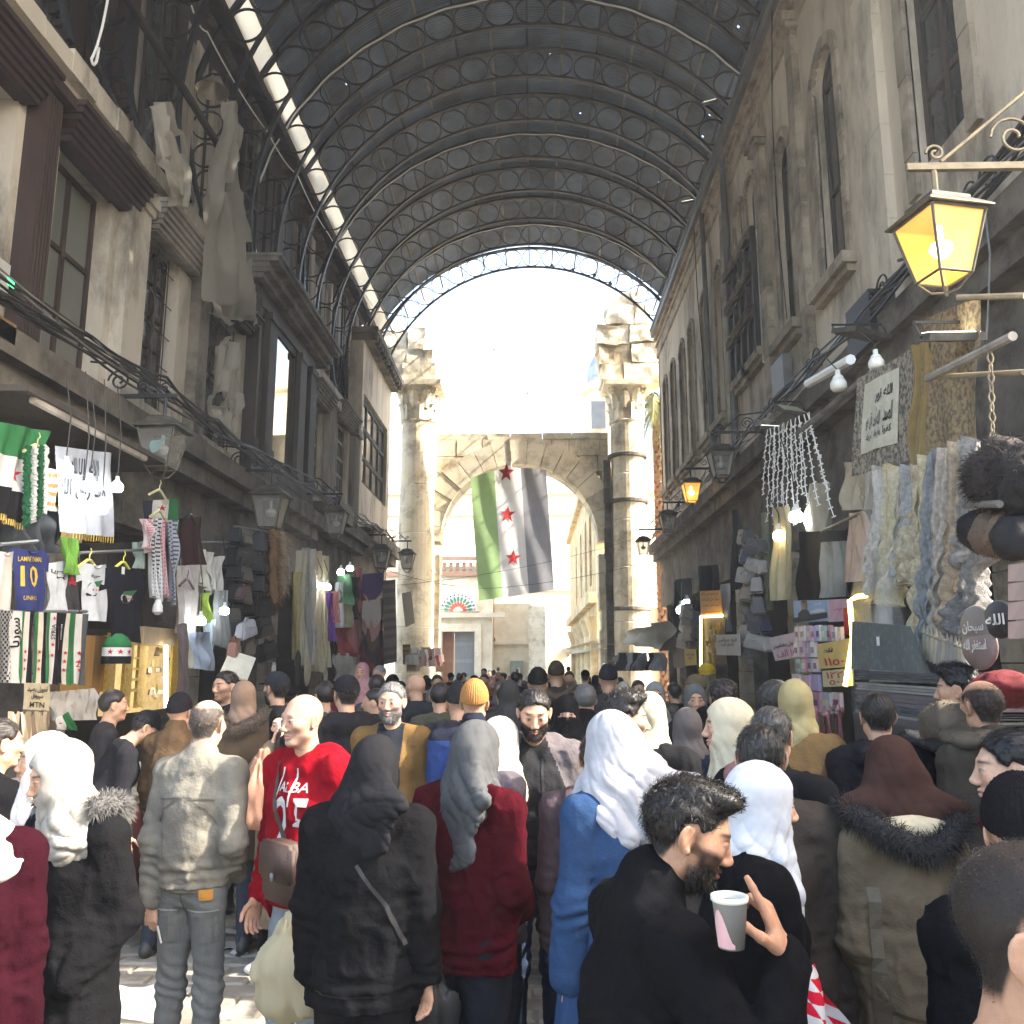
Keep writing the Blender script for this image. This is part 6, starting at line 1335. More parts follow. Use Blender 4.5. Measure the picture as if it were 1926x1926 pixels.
b = MB(); p = atx(448, 1252, -3.7); b.obox(p, (.34, .5, .03), Euler((.6, .3, .3)).to_matrix()); b.obox(p + Vector((.0, .02, .02)), (.3, .46, .01), Euler((.6, .3, .3)).to_matrix()); tag(b.build('flat_box', cmat((.62, .58, .48), 'plain'), center=True), 'open white flat box leaning in the bag stall', 'box')
def pelt(label, px, y0, y1, X, w, col, seed):
    p0, p1 = atx(px, y0, X), atx(px, y1, X); s = Solid(); n = 6
    for k in range(n): a, c_ = p0.lerp(p1, k / n), p0.lerp(p1, (k + 1) / n); ww = w * (.5 + .5 * math.sin(k * 1.9 + seed) ** 2); s.seg(a, c_, ww, w * .7, .04)
    V, F = s.mesh(.04); N = normals(V, F); f = fuzz(V, N, 900, .09, .004, (0, 0, -.7), .4, seed); o = link('fur_pelt', np_mesh('fur_pelt', [(V - np.array(p1), F), (f[0] - np.array(p1), f[1])], cmat(col, 'fur')), None, p1); tag(o, label, 'fur', 'fur pelts beside the bag stall')
pelt('fox brown fur pelt hanging beside the pier', 514, 1005, 1130, -3.95, .10, (.20, .12, .06), 1); pelt('pale and brown fur pelt, right of the fox brown one', 530, 1010, 1110, -3.9, .09, (.34, .26, .18), 2); pelt('dark brown fur pelt between the two paler pelts', 523, 1040, 1140, -3.97, .08, (.09, .055, .035), 3)
# lace curtain stall and round trays
for i, (x0, x1, y0, y1, c, lb) in enumerate(((552, 562, 1075, 1240, (.40, .34, .16), 'yellowish beaded strip at the left of the lace stall'), (562, 572, 1035, 1250, (.50, .46, .36), 'cream lace scarf, first of the lace stall'), (571, 580, 1030, 1255, (.34, .33, .31), 'grey cream scarf, second of the lace stall'), (579, 588, 1032, 1250, (.52, .50, .46), 'white lace scarf, third of the lace stall'), (587, 606, 1036, 1262, (.46, .40, .28), 'wide honey coloured lace cloth'), (604, 616, 1045, 1255, (.50, .44, .30), 'pale gold lace cloth beside the bulbs'), (578, 592, 1185, 1245, (.27, .29, .38), 'blue grey crocheted scarf low in the lace stall'), (616, 628, 1115, 1206, (.16, .06, .28), 'purple scarf right of the lace stall'), (624, 634, 1112, 1170, (.52, .20, .18), 'coral scarf beside the purple one'), (634, 642, 1095, 1180, (.42, .42, .42), 'grey scarf before the green shirt'), (637, 663, 1080, 1134, (.12, .26, .14), 'green printed shirt under two lit bulbs'), (640, 660, 1135, 1180, (.34, .32, .22), 'beige patterned cloth below the green shirt'), (664, 672, 1085, 1165, (.06, .05, .05), 'dark beaded strip right of the green shirt'), (672, 682, 1068, 1155, (.50, .18, .19), 'pink red scarf left of the ponchos'), (626, 670, 1180, 1232, (.30, .07, .08), 'dark red skirt below the patterned cloth'), (655, 672, 1165, 1225, (.42, .16, .16), 'pale red cloth over the dark red skirt'), (628, 666, 1228, 1280, (.44, .43, .41), 'big white cloth block under the red skirt'))):
    o, fn = cloth('hanging_cloth', lb, 'cloth', (x0, y0), (x1, y0 + 1), (x0 + rnd(-3, 3), y1), (x1 + rnd(-4, 2), y1 + rnd(0, 6)), -3.95 + .01 * (i % 4), c, .06, 2, 'cloths of the left lace stall', nu=14, nv=20, wild=.04)
for i, (px, py, r, lb) in enumerate(((578, 1262, .20, 'large pale round straw tray'), (610, 1254, .13, 'small round straw tray, upper right'), (612, 1274, .13, 'small round straw tray, lower right'), (560, 1245, .15, 'dark round tray edge, upper left'), (560, 1268, .15, 'dark round tray edge, lower left'))):
    p = atx(px, py, -3.7); b = MB(); n = 20
    for rr, dx in ((1, 0), (.8, -.02), (.45, -.03), (.05, -.03)):
        for k in range(n): q = 2 * math.pi * k / n; b.v.append((p.x - dx, p.y + r * rr * math.cos(q), p.z + r * rr * 1.25 * math.sin(q)))
    b.f = [(a * n + k, a * n + (k + 1) % n, (a + 1) * n + (k + 1) % n, (a + 1) * n + k) for a in range(3) for k in range(n)]; b.mi = [0] * len(b.f); tag(b.build('straw_tray', cmat((.46, .41, .30) if i < 3 else (.06, .055, .05)), smooth=True, center=True), lb, 'tray', 'round straw trays')
# ponchos: nested pointed cloths
for i, (c, lb) in enumerate((((.05, .025, .12), 'purple poncho on top of the poncho row'), ((.44, .40, .36), 'cream pointed poncho under the purple one'), ((.42, .24, .23), 'pink pointed poncho in the poncho row'), ((.10, .06, .05), 'brown pointed poncho in the poncho row'), ((.03, .03, .04), 'black pointed poncho in the poncho row'), ((.16, .03, .05), 'maroon pointed poncho in the poncho row'), ((.02, .02, .025), 'lowest black pointed poncho'))):
    y0 = 1080 + (i > 0) * (30 + 20 * i); b = MB(); X = -3.75 - .012 * i; pts = [atx(682, y0, X), atx(721, y0 - 4, X), atx(721, y0 + 34 - 8, X), atx(700, y0 + 58, X), atx(678, y0 + 40 - 8, X)]
    n = 12; b.grid(lambda u, v: tuple(pts[0].lerp(pts[1], u).lerp((pts[4].lerp(pts[3], u * 2) if u < .5 else pts[3].lerp(pts[2], u * 2 - 1)), v) + Vector((.03 * math.sin(u * 9 + i) * v, 0, 0))), 16, 8); o = tag(b.build('poncho', cmat(c), smooth=True, center=True), lb, 'poncho', 'row of pointed ponchos')
o, fn = cloth('rug_runner', 'dark patterned rug runner hanging right of the ponchos', 'rug', (720, 1092), (744, 1090), (722, 1250), (746, 1245), -3.7, (.10, .085, .075), .02, 2, bands=('v', [((i + 1) / 18, (.12, .10, .09) if i % 2 else (.07, .055, .05)) for i in range(18)]))
cloth('silver_panel', 'long glinting panel hanging on a chain by the left column', 'hanging ornament', (756, 1116), (773, 1112), (762, 1180), (780, 1172), -3.6, (.22, .20, .16), .02, 1); cloth('ribbed_ornament', 'brown ribbed ornament below the glinting panel', 'hanging ornament', (757, 1212), (772, 1212), (757, 1250), (773, 1250), -3.6, (.17, .10, .06), .01, 1, bands=('v', [((i + 1) / 8, (.18, .11, .06) if i % 2 else (.08, .05, .03)) for i in range(8)]))
# cardboard notice, packets on the left counter
p = atx(69, 1311, -3.72); t = thing('cardboard_notice', 'cardboard notice handwritten in black over the jewellery', 'sign', p); o, fn = cloth('board', '', '', (46, 1284), (94, 1286), (43, 1334), (92, 1337), -3.7, (.46, .40, .28), .004, 1, parent=t, nu=4, nv=4); print_text('تحويل رصيد\nسيريتل', fn, -3.7, .5, .36, .78, .5, INK, t, True); print_text('MTN', fn, -3.7, .5, .80, .58, .2, INK, t)
for i in range(14): px = 16 + i * 5.6; cloth('necklace_card', 'bead necklaces hanging in clear packets under the cardboard notice', 'necklaces', (px, 1338 + (i % 3) * 4), (px + 5, 1338), (px, 1412 + (i % 4) * 5), (px + 5, 1412), -3.65, RNG.choice([(.40, .33, .22), (.30, .22, .14), (.48, .42, .33), (.22, .16, .12)]), .02, 2, 'packets of bead necklaces', nu=4, nv=10)
cloth('white_shelf_cloth', 'white quilted cloth hung over the left counter', 'cloth', (92, 1302), (182, 1294), (96, 1356), (180, 1354), -3.75, (.42, .40, .36), .03, 9)
o, fn = cloth('small_flag', 'small folded green and white flag on the left counter', 'flag', (104, 1352), (128, 1338), (108, 1372), (146, 1374), -3.5, GRN, .02, 2, bands=('u', [(.45, WHT), (1., GRN)])); star(fn, -3.5, .26, .5, .1, RED, o)
for i, (y0, y1) in enumerate(((5.6, 8.0), (8.3, 10.8), (11.2, 14.5), (15, 19), (19.4, 24))):
    t = thing('market_table', 'trestle table of wares before the left shops, %s from the viewer' % names[i], 'table', (-3.5, (y0 + y1) / 2, 0), 'tables along the left shops'); b = MB(); b.box(-3.95, -3.1, y0, y1, .84, .9); b.build('table_top', M['palewood'], t); b = MB(); b.box(-3.93, -3.12, y0 + .02, y1 - .02, .1, .838); b.build('skirt_cloth', cmat(RNG.choice([(.10, .10, .11), (.20, .06, .06), (.06, .08, .13)])), t)
    for k in range(22): x, y = rnd(-3.85, -3.2), rnd(y0 + .1, y1 - .1); h = rnd(.04, .22); b = MB(); b.obox((x, y, .9 + h / 2), (rnd(.08, .22), rnd(.1, .28), h), Euler((0, 0, rnd(-.3, .3))).to_matrix(), rnd(.8, 1)); tag(b.build('boxed_ware', cmat(RNG.choice([(.35, .33, .3), (.07, .09, .14), (.5, .46, .38), (.04, .04, .04), (.22, .09, .06), (.10, .16, .12), (.3, .3, .32)]), 'plain'), center=True), 'small boxed ware lying on a table of the left shops', 'box', 'boxed wares on the left tables')
for i, py in enumerate(range(1440, 1472, 5)):
    p = atx(244, py, -3.05); b = MB(); b.obox(p, (.3, .34, .022), Euler((0, 0, rnd(-.1, .1))).to_matrix()); tag(b.build('folded_cloth', cmat((.34, .38, .44) if i % 2 else (.48, .48, .47)), center=True), 'folded pale blue or white cloth in the stack beside the grey jacket', 'folded cloth', 'stack of folded cloths')
# ------------------------------------------------------------------ right-hand stalls
XQ = 2.75
o, fn = cloth('calligraphy_carpet', 'white carpet with black calligraphy and a grey scrolled border', 'carpet', (1613, 712), (1730, 648), (1604, 896), (1726, 862), XQ, (.30, .27, .21), .03, 2, m=mat('grey_scroll_carpet', (.32, .29, .22), (.10, .09, .08), scale=26, rough=.95, lo=.42, hi=.58))
b = MB(); f = surf(fn, XQ); b.grid(lambda u, v: tuple(Vector(f(.14 + .56 * u, .10 + .70 * v)[0]) + Vector((-.010, 0, 0))), 10, 12); b.build('white_field', cmat((.60, .58, .47)), o, smooth=True)
M['inkc'] = cmat((.03, .035, .035), 'plain')
def pt_(s, u, v, w, h, vert=False): return lettering(s, w, h, lambda x, y: (Vector(f(u + x, v - y)[0]) + Vector((-.014, 0, 0)), (-1, 0, 0)), M['inkc'], o, True)
pt_('الله نور', .50, .28, .24, .13); pt_('قل هو', .27, .50, .11, .16); pt_('الله أحد', .42, .48, .12, .18); pt_('الصمد', .58, .47, .11, .18); pt_('لم يلد', .28, .66, .12, .10); pt_('ولم يولد', .44, .65, .12, .10); pt_('كفوا', .58, .64, .10, .09)
o2, fn2 = cloth('tapestry', 'brown and gold tapestry with a scalloped edge beside the calligraphy carpet', 'tapestry', (1735, 600), (1845, 560), (1733, 862), (1838, 815), 2.72, (.2, .15, .09), .035, 2, m=mat('gold_brown_tapestry', (.26, .20, .11), (.10, .08, .06), scale=30, rough=.9, lo=.42, hi=.6)); fringe(o2, fn2, 2.72, M['gold'], 1., .06, 24)
cloth('tinsel_curtain', 'glittering gold edged curtain between the carpet and the tapestry', 'curtain', (1722, 650), (1742, 640), (1726, 875), (1742, 880), 2.7, (.24, .18, .08), .04, 3)
LACE = [(1640, 1668, 885, 1130, (.56, .52, .44), 'white lace cloth in clear plastic left of the lace row'), (1664, 1694, 880, 1140, (.58, .51, .30), 'yellow crocheted tablecloth in the lace row'), (1690, 1716, 880, 1095, (.42, .44, .43), 'pale blue crocheted cloth in the lace row'), (1712, 1736, 878, 1100, (.58, .51, .36), 'cream crocheted cloth right of the pale blue one'), (1728, 1758, 866, 1215, (.62, .54, .36), 'long cream ruffled cloth in the lace row'), (1754, 1776, 855, 1215, (.29, .31, .32), 'slate blue shawl in the lace row'), (1772, 1792, 850, 1195, (.50, .45, .38), 'grey white fringed shawl in the lace row'), (1788, 1806, 838, 1180, (.48, .39, .28), 'tan knitted shawl in the lace row'), (1804, 1836, 828, 1065, (.32, .31, .29), 'grey ribbed shawl in the lace row'), (1812, 1836, 1050, 1200, (.26, .26, .26), 'silver sequin strip below the ribbed shawl'), (1834, 1862, 1046, 1195, (.32, .31, .30), 'pale silver sequin strip at the right of the lace row')]
for i, (x0, x1, y0, y1, c, lb) in enumerate(LACE): cloth('lace_cloth', lb, 'cloth', (x0, y0), (x1, y0 - 4), (x0 + rnd(-6, 4), y1), (x1 + rnd(-4, 6), y1 - rnd(0, 12)), 2.66 - .012 * i, c, .055, 2.6, 'lace cloths and shawls of the right stall', nu=26, nv=40, wild=.16, m=mat('crochet_%d' % i, c, tuple(q * .62 for q in c), scale=34, rough=.95, bump=.9, bscale=60))
cloth('clear_wrapping', 'sheet of clear plastic over the white lace cloth', 'plastic sheet', (1622, 890), (1690, 880), (1604, 1190), (1700, 1200), 2.55, WHT, .06, 3, m=M['clear'])
for i in range(11):
    p = atx(1740 + i * 7.5, 1205 + (i * 37 % 34), 2.45); b = MB(); b.lathe([(.004, .10), (.012, .06), (.022, .05), (.014, .035), (.03, -.05), (.034, -.11)], 10, p); tag(b.build('tassel', cmat(RNG.choice([(.34, .30, .22), (.26, .24, .21), (.42, .38, .30)])), center=True), 'grey cream tassel hanging under the lace cloths', 'tassel', 'tassels under the lace cloths')
# rugs in plastic
rugm = mat('dark_green_rug', (.035, .05, .045), (.11, .13, .12), scale=22, rough=.9, lo=.5, hi=.75)
o, fn = cloth('prayer_rug', 'dark green grey rug in shiny plastic on top of the rug stack', 'rug', (1602, 1168), (1712, 1178), (1598, 1258), (1748, 1266), 2.35, (.05, .06, .06), .01, 1, m=rugm); p = atx(1652, 1206, 2.33); b = MB(); b.box(p.x - .004, p.x, p.y - .02, p.y + .02, p.z - .03, p.z + .03); b.build('price_tag', WHP, o, center=True)
cloth('clear_wrapping', 'clear plastic wrapping of the dark green rug', 'plastic sheet', (1600, 1166), (1714, 1176), (1597, 1260), (1750, 1268), 2.32, WHT, .02, 4, m=M['clear'])
for i, (y0, y1, c, lb) in enumerate(((1264, 1282, (.016, .018, .02), 'black folded rug in plastic, top of the stack'), (1288, 1304, (.26, .24, .21), 'pale folded rug in plastic, second of the stack'), (1306, 1330, (.10, .07, .08), 'mauve folded rug in plastic, third of the stack'), (1332, 1344, (.04, .045, .05), 'dark folded rug in plastic, fourth of the stack'), (1346, 1362, (.24, .23, .20), 'beige folded rug in plastic, lowest of the stack'))):
    a, c_ = atx(1606, y0, 2.3), atx(1772, y1, 2.3); zz = atx(1690, y0, 2.3).z, atx(1690, y1, 2.3).z; t = thing('folded_rug', lb, 'rug', (2.5, (a.y + c_.y) / 2, zz[1]), 'folded rugs in plastic'); b = MB()
    for k in range(3): h = (zz[0] - zz[1]) / 3; b.box(2.31 + .01 * (k % 2), 2.9, c_.y, a.y, zz[1] + h * k + .002, zz[1] + h * (k + 1) - .002)
    b.build('fold', cmat(c), t); b = MB(); b.grid(lambda u, v: (2.295 - .008 * math.sin(u * 30 + 4 * v), c_.y - .02 + (a.y - c_.y + .04) * u, zz[1] - .004 + (zz[0] - zz[1] + .008) * v), 30, 3); b.build('wrapping', M['clear'], t)
b = MB(); a = atx(1772, 1362, 2.3); c_ = atx(1606, 1362, 2.3); b.box(2.3, 2.95, a.y, c_.y, 0, a.z - .01); tag(b.build('rug_counter', cmat((.06, .05, .05), 'wood')), 'dark counter carrying the folded rug stack', 'counter')
# hats
def fuzzy(label, px, py, X, r, col, name, cat, seed, n=900, sq=(1, 1, 1), L=.04):
    p = atx(px, py, X); s = Solid(); s.ell((0, 0, 0), (r * sq[0], r * sq[1], r * sq[2]), .02); s.disp.append(lambda P: fold_noise(P, r * .16, 9, seed)); V, F = s.mesh(r / 9); N = normals(V, F); f = fuzz(V, N, n, L, .002, (0, 0, -.3), .5, seed); tag(link(name, np_mesh(name, [(V, F), f], cmat(col, 'fur')), None, p), label, cat, 'hats hung at the right stall')
for i, (px, py, r, c, lb) in enumerate(((1855, 900, .12, (.030, .024, .021), 'black brown fur hat, left of the fur hats'), (1888, 890, .15, (.035, .028, .025), 'large grooved brown fur hat in the middle'), (1920, 905, .14, (.022, .019, .018), 'black fur hat cut off by the right edge'), (1882, 940, .11, (.028, .024, .022), 'lowest dark fur hat'))): fuzzy(lb, px, py, 2.45, r, c, 'fur_hat', 'fur hat', i, 1100, (.9, 1, 1.25))
for i, (px, py, c, lb) in enumerate(((1842, 1000, (.010, .010, .011), 'round black knitted hat in front of the hat row'), (1868, 1006, (.12, .085, .06), 'brown knitted hat behind the black one'), (1888, 1010, (.17, .12, .08), 'tan knitted hat in the hat row'), (1910, 1012, (.02, .02, .021), 'dark knitted hat at the right end of the hat row'))): fuzzy(lb, px, py, 2.4, .115, c, 'knitted_hat', 'knitted hat', 10 + i, 300, (.9, .95, 1), .012)
fuzzy('brown wool beret lying on the hat pile', 1783, 1360, 1.9, .125, (.085, .066, .046), 'beret', 'beret', 31, 700, (1, 1, .78), .012)
for i, (px, py, c, lb, sq) in enumerate(((1740, 1392, (.022, .024, .030), 'navy beret under the brown wool beret', (1, 1.3, .35)), (1830, 1392, (.06, .05, .036), 'olive beret right of the brown wool beret', (1, 1.3, .4)), (1800, 1402, (.014, .014, .016), 'black beret at the bottom of the hat pile', (1, 1.5, .3)), (1886, 1296, (.12, .012, .016), 'dark red hat beside the curly haired stallholder', (1, 1.1, .5)))): fuzzy(lb, px, py, 1.92 if i < 3 else 2.3, .12 if i < 3 else .16, c, 'beret', 'beret', 40 + i, 260, sq, .010)
for (px0, y0, y1, lb) in ((1862, 655, 840, 'iron chain holding up the fur hats'), (1618, 900, 960, 'iron chain above the long cream cloths')):
    b = MB(); p0, p1 = atx(px0, y0, 2.5), atx(px0 + 6, y1, 2.5); n = int((p0 - p1).length / .05)
    for k in range(n):
        q = p0.lerp(p1, k / n); b.tube([q + (Vector((.016 * math.cos(a), 0, .03 * math.sin(a))) if k % 2 else Vector((0, .016 * math.cos(a), .03 * math.sin(a)))) for a in np.linspace(0, 6.28, 7)[:-1]], .005, 4, closed=True)
    o = tag(b.build('chain', M['brass'], center=True), lb, 'chain')
for a, c_, r, lb in ((atx(1745, 712, 2.5), atx(1905, 632, 2.5), .026, 'slanting pale wooden pole above the tapestry'), (atx(1745, 710, 2.5), atx(1926, 700, 2.6), .016, 'thin rail above the fur hats'), (atx(1800, 560, 2.5), atx(1926, 556, 2.75), .018, 'rusty bar below the big lit lantern'), (atx(1500, 815, 3.0), atx(1640, 700, 3.0), .03, 'wooden rail behind the fairy lights'), (atx(1545, 1000, 2.9), atx(1640, 955, 2.9), .016, 'rail with dangling white ribbons'), (atx(1815, 950, 2.4), atx(1880, 948, 2.3), .02, 'short wooden bar above the knitted hats')): b = MB(); b.tube([a, c_], r, 8); tag(b.build('pole', M['brass' if r < .02 else 'greywood']), lb, 'pole')
for i in range(16):
    px = 1442 + i * 5.2 + (i % 3) * 2; y0 = 808 - i * 2.2; L_ = 120 + (i * 53 % 80); dx = (i - 6) * 1.2 + max(0, i - 11) * 9; b = MB(); pts = [atx(px + dx * k / 12 + rnd(-2, 2), y0 + L_ * k / 12, 3.0) for k in range(13)]; b.tube(pts, .006, 4)
    for k in range(1, 13):
        for s in (-1, 1): q = pts[k]; b.obox(q + Vector((0, s * .03, -.01)), (.012, .045, .012))
    tag(b.build('fairy_light_string', M['cable_w']), 'white fairy light string hanging from the floodlight bar', 'string lights', 'hanging fairy light strings')
for i, (x0, x1, y0, y1, c, lb, X) in enumerate(((1432, 1448, 965, 1150, (.20, .21, .15), 'green grey patterned long towel', 3.0), (1452, 1484, 955, 1130, (.46, .40, .25), 'long cream cloth beside the warm bulb', 2.95), (1500, 1600, 1000, 1140, (.03, .03, .032), 'near-black sheet standing in for the dark shop doorway', 3.4), (1540, 1598, 1020, 1125, (.24, .24, .22), 'grey striped curtain in the doorway', 3.3), (1598, 1632, 965, 1095, (.46, .33, .24), 'peach coloured cloth beside the lace row', 2.9), (1520, 1562, 910, 1000, (.40, .36, .28), 'cream board cloth above the doorway', 3.1), (1590, 1636, 870, 960, (.42, .36, .26), 'beige cloth under the calligraphy carpet', 3.0), (1310, 1350, 1065, 1180, (.018, .02, .028), 'dark abaya hanging at the far right stall', 3.35), (1268, 1300, 1090, 1200, (.03, .032, .04), 'row of dark coats by the grey pole', 3.3), (1376, 1392, 960, 1110, (.05, .05, .055), 'dark cloth behind the bag column', 3.2), (1352, 1372, 1100, 1190, (.42, .43, .45), 'white printed bag of socks at the far right stall', 3.05))):  # the unlit doorway's darkness is a near-black sheet among these
    cloth('hanging_cloth', lb, 'cloth', (x0, y0), (x1, y0 - 3), (x0 + 2, y1), (x1 + 2, y1 - 3), X, c, .04, 2, 'cloths hung at the right shops', nu=16, nv=16)
BC = [(.06, .06, .065), (.17, .17, .17), (.34, .33, .31), (.10, .10, .11), (.26, .20, .16), (.40, .38, .35), (.05, .06, .09)]
for i in range(13): bag('handbag, number %s from the top of the right bag column' % ['one', 'two', 'three', 'four', 'five', 'six', 'seven', 'eight', 'nine', 'ten', 'eleven', 'twelve', 'thirteen'][i], 1402 + (i % 2) * 20 + i * .6, 1010 + i * 18, 2.95 - .03 * (i % 2), .44, .22, .15, BC[(i * 3) % 7], 'leather', 'column of handbags at the right shops')
for i in range(5): bag('dark bag, %s of the far right bag pile' % names[i], 1292 + (i % 2) * 10, 1150 + i * 14, 3.1, .6, .3, .2, BC[(i * 2 + 1) % 7], 'leather', 'bags by the grey pole')
# signs and notices
def board(name, label, TL, TR, BL, BR, X, col, texts, kind='plain', cat='sign', group=None):
    a, b_, c, d = [atx(*q, X) for q in (TL, TR, BL, BR)]; t = thing(name, label, cat, tuple((a + b_ + c + d) / 4), group); s = math.copysign(1, X)
    def fn(u, v): return a.lerp(b_, u).lerp(c.lerp(d, u), v)
    b = MB(); n = Vector((s * .012, 0, 0)); b.add([a, b_, d, c, a + n, b_ + n, d + n, c + n], [(0, 1, 2, 3), (7, 6, 5, 4), (0, 4, 5, 1), (1, 5, 6, 2), (2, 6, 7, 3), (3, 7, 4, 0)]); b.build('board', cmat(col, kind), t)
    for (tx, u, v, w, h, m, ar) in texts: lettering(tx, w, h, lambda x, y: (fn(u + x, v - y), (-s, 0, 0)), m, t, ar)
    return t, fn
RI_ = cmat((.40, .05, .06), 'plain'); MAG = cmat((.42, .06, .20), 'plain')
t, fn = board('orange_sign', 'orange sign with black handwriting above the jewellery cabinet', (1316, 1112), (1354, 1110), (1318, 1158), (1358, 1157), 2.9, (.60, .26, .015), [('اكتب اسمك على حبة الرز', .5, .13, .86, .15, INK, True), ('اسماء على الميداليات', .5, .36, .86, .15, INK, True), ('حفر أنواع الخواتم', .5, .6, .8, .14, INK, True), ('ــــــــــ', .5, .86, .9, .04, RI_, True)])
board('yellow_note', 'small yellow note beside the brown board', (1287, 1221), (1308, 1221), (1289, 1252), (1310, 1251), 3.0, (.62, .42, .06), [('يوجد لدينا\nخواتم', .5, .45, .7, .5, INK, True)]); board('brown_board', 'plain brown board left of the yellow note', (1265, 1217), (1287, 1217), (1267, 1256), (1289, 1255), 3.05, (.14, .10, .07), [], cat='board')
board('white_notice', 'white notice clipped below the orange sign', (1347, 1194), (1390, 1193), (1347, 1232), (1392, 1233), 2.8, (.50, .47, .43), [('الرجاء عدم اللمس\nالسعر ثابت', .5, .38, .8, .4, INK, True)])
board('pink_sign', 'pink price sign handwritten in black and magenta', (1446, 1200), (1500, 1188), (1458, 1243), (1508, 1235), 2.6, (.58, .46, .45), [('رموش مغناطيس', .5, .42, .86, .24, INK, True), ('١٥ الف', .5, .76, .7, .3, MAG, True)])
board('wall_poster', 'poster with a dark suited man against a blue sky', (1492, 1130), (1556, 1128), (1494, 1172), (1558, 1168), 2.65, (.30, .40, .54), [('الوطن', .72, .18, .22, .12, WHP, True)], cat='poster')
t = bpy.data.objects['wall_poster']; f = lambda u, v, d: Vector((2.64 - d, 0, 0)) + Vector((0, 1, 0)) * (atx(1492, 1130, 2.65).lerp(atx(1556, 1128, 2.65), u)).y + Vector((0, 0, 1)) * (atx(1492, 1130, 2.65).lerp(atx(1492, 1172, 2.65), v)).z
for nm, pts, c in (('printed_suit', [(.16, .95), (.18, .62), (.32, .48), (.44, .50), (.52, .66), (.52, .95)], (.03, .03, .035)), ('printed_face', [(.30, .48), (.29, .22), (.34, .14), (.42, .14), (.46, .24), (.44, .42), (.40, .5)], (.36, .22, .15)), ('printed_band', [(0, .99), (0, .78), (1, .78), (1, .99)], (.025, .027, .03)), ('printed_cap', [(.29, .24), (.30, .12), (.36, .08), (.44, .1), (.46, .2)], (.14, .12, .09)), ('printed_cloud', [(.5, .72), (.58, .6), (.8, .58), (.95, .66), (.95, .74)], (.5, .55, .6))): b = MB(); b.prism(pts, f, .004 if nm != 'printed_band' else .003, .001); b.build(nm, cmat(c, 'plain'), t)
board('pink_poster', 'pink and white poster right of the suited man', (1558, 1128), (1592, 1126), (1558, 1170), (1594, 1168), 2.64, (.52, .32, .36), [('عروض', .55, .45, .5, .16, MAG, True)], cat='poster'); board('red_strip', 'narrow red strip beside the yellow rope light', (1586, 1144), (1600, 1140), (1588, 1195), (1602, 1192), 2.55, (.45, .02, .02), [], cat='board')
board('yellow_price_sign', 'glowing yellow price sign with red numerals', (1536, 1212), (1600, 1200), (1540, 1258), (1604, 1254), 2.45, (.58, .42, .14), [('فقط', .35, .3, .3, .2, INK, True), ('١١٥٠', .5, .76, .6, .3, RI_, True)]); board('pale_price_sign', 'pale yellow price sign below the glowing one', (1546, 1262), (1602, 1256), (1548, 1292), (1604, 1290), 2.44, (.54, .47, .26), [('١٢٢٠', .5, .32, .7, .4, RI_, True), ('٥٠٠', .5, .76, .5, .3, RI_, True)])
b = MB(); pts = [atx(1590, 1290, 2.4), atx(1604, 1200, 2.45), atx(1598, 1130, 2.5), atx(1612, 1122, 2.5), atx(1630, 1120, 2.55)]; b.tube(pts, .018, 6); tag(b.build('rope_light', emat('yellow_rope_light', (1, .72, .15), 2.2)), 'yellow glowing rope light beside the rugs', 'rope light')
b = MB(); b.tube([atx(1318, 1268, 2.85), atx(1318, 1160, 2.9), atx(1358, 1158, 2.85)], .022, 6); tag(b.build('rope_light', emat('yellow_rope_light', (1, .80, .3), 1.6)), 'yellow glowing rope light framing the jewellery cabinet', 'rope light')
board('jewellery_cabinet', 'dark jewellery cabinet framed by the rope light', (1320, 1162), (1362, 1160), (1322, 1250), (1368, 1250), 2.95, (.07, .045, .03), [], 'wood', 'cabinet')
for i in range(16): p = atx(rnd(1324, 1362), rnd(1168, 1246), 2.9); b = MB(); b.tube([p + Vector((0, .06, 0)), p + Vector((0, .03, -.09)), p + Vector((0, -.03, -.09)), p + Vector((0, -.06, 0))], .012, 4); tag(b.build('necklace', M['gold'], center=True), 'gold necklace pinned in the jewellery cabinet', 'necklace', 'necklaces in the jewellery cabinet')
PK = [(.50, .40, .40), (.52, .46, .44), (.46, .30, .34), (.34, .28, .44), (.55, .52, .50), (.20, .36, .33), (.42, .20, .26), (.36, .36, .38)]
k = 0
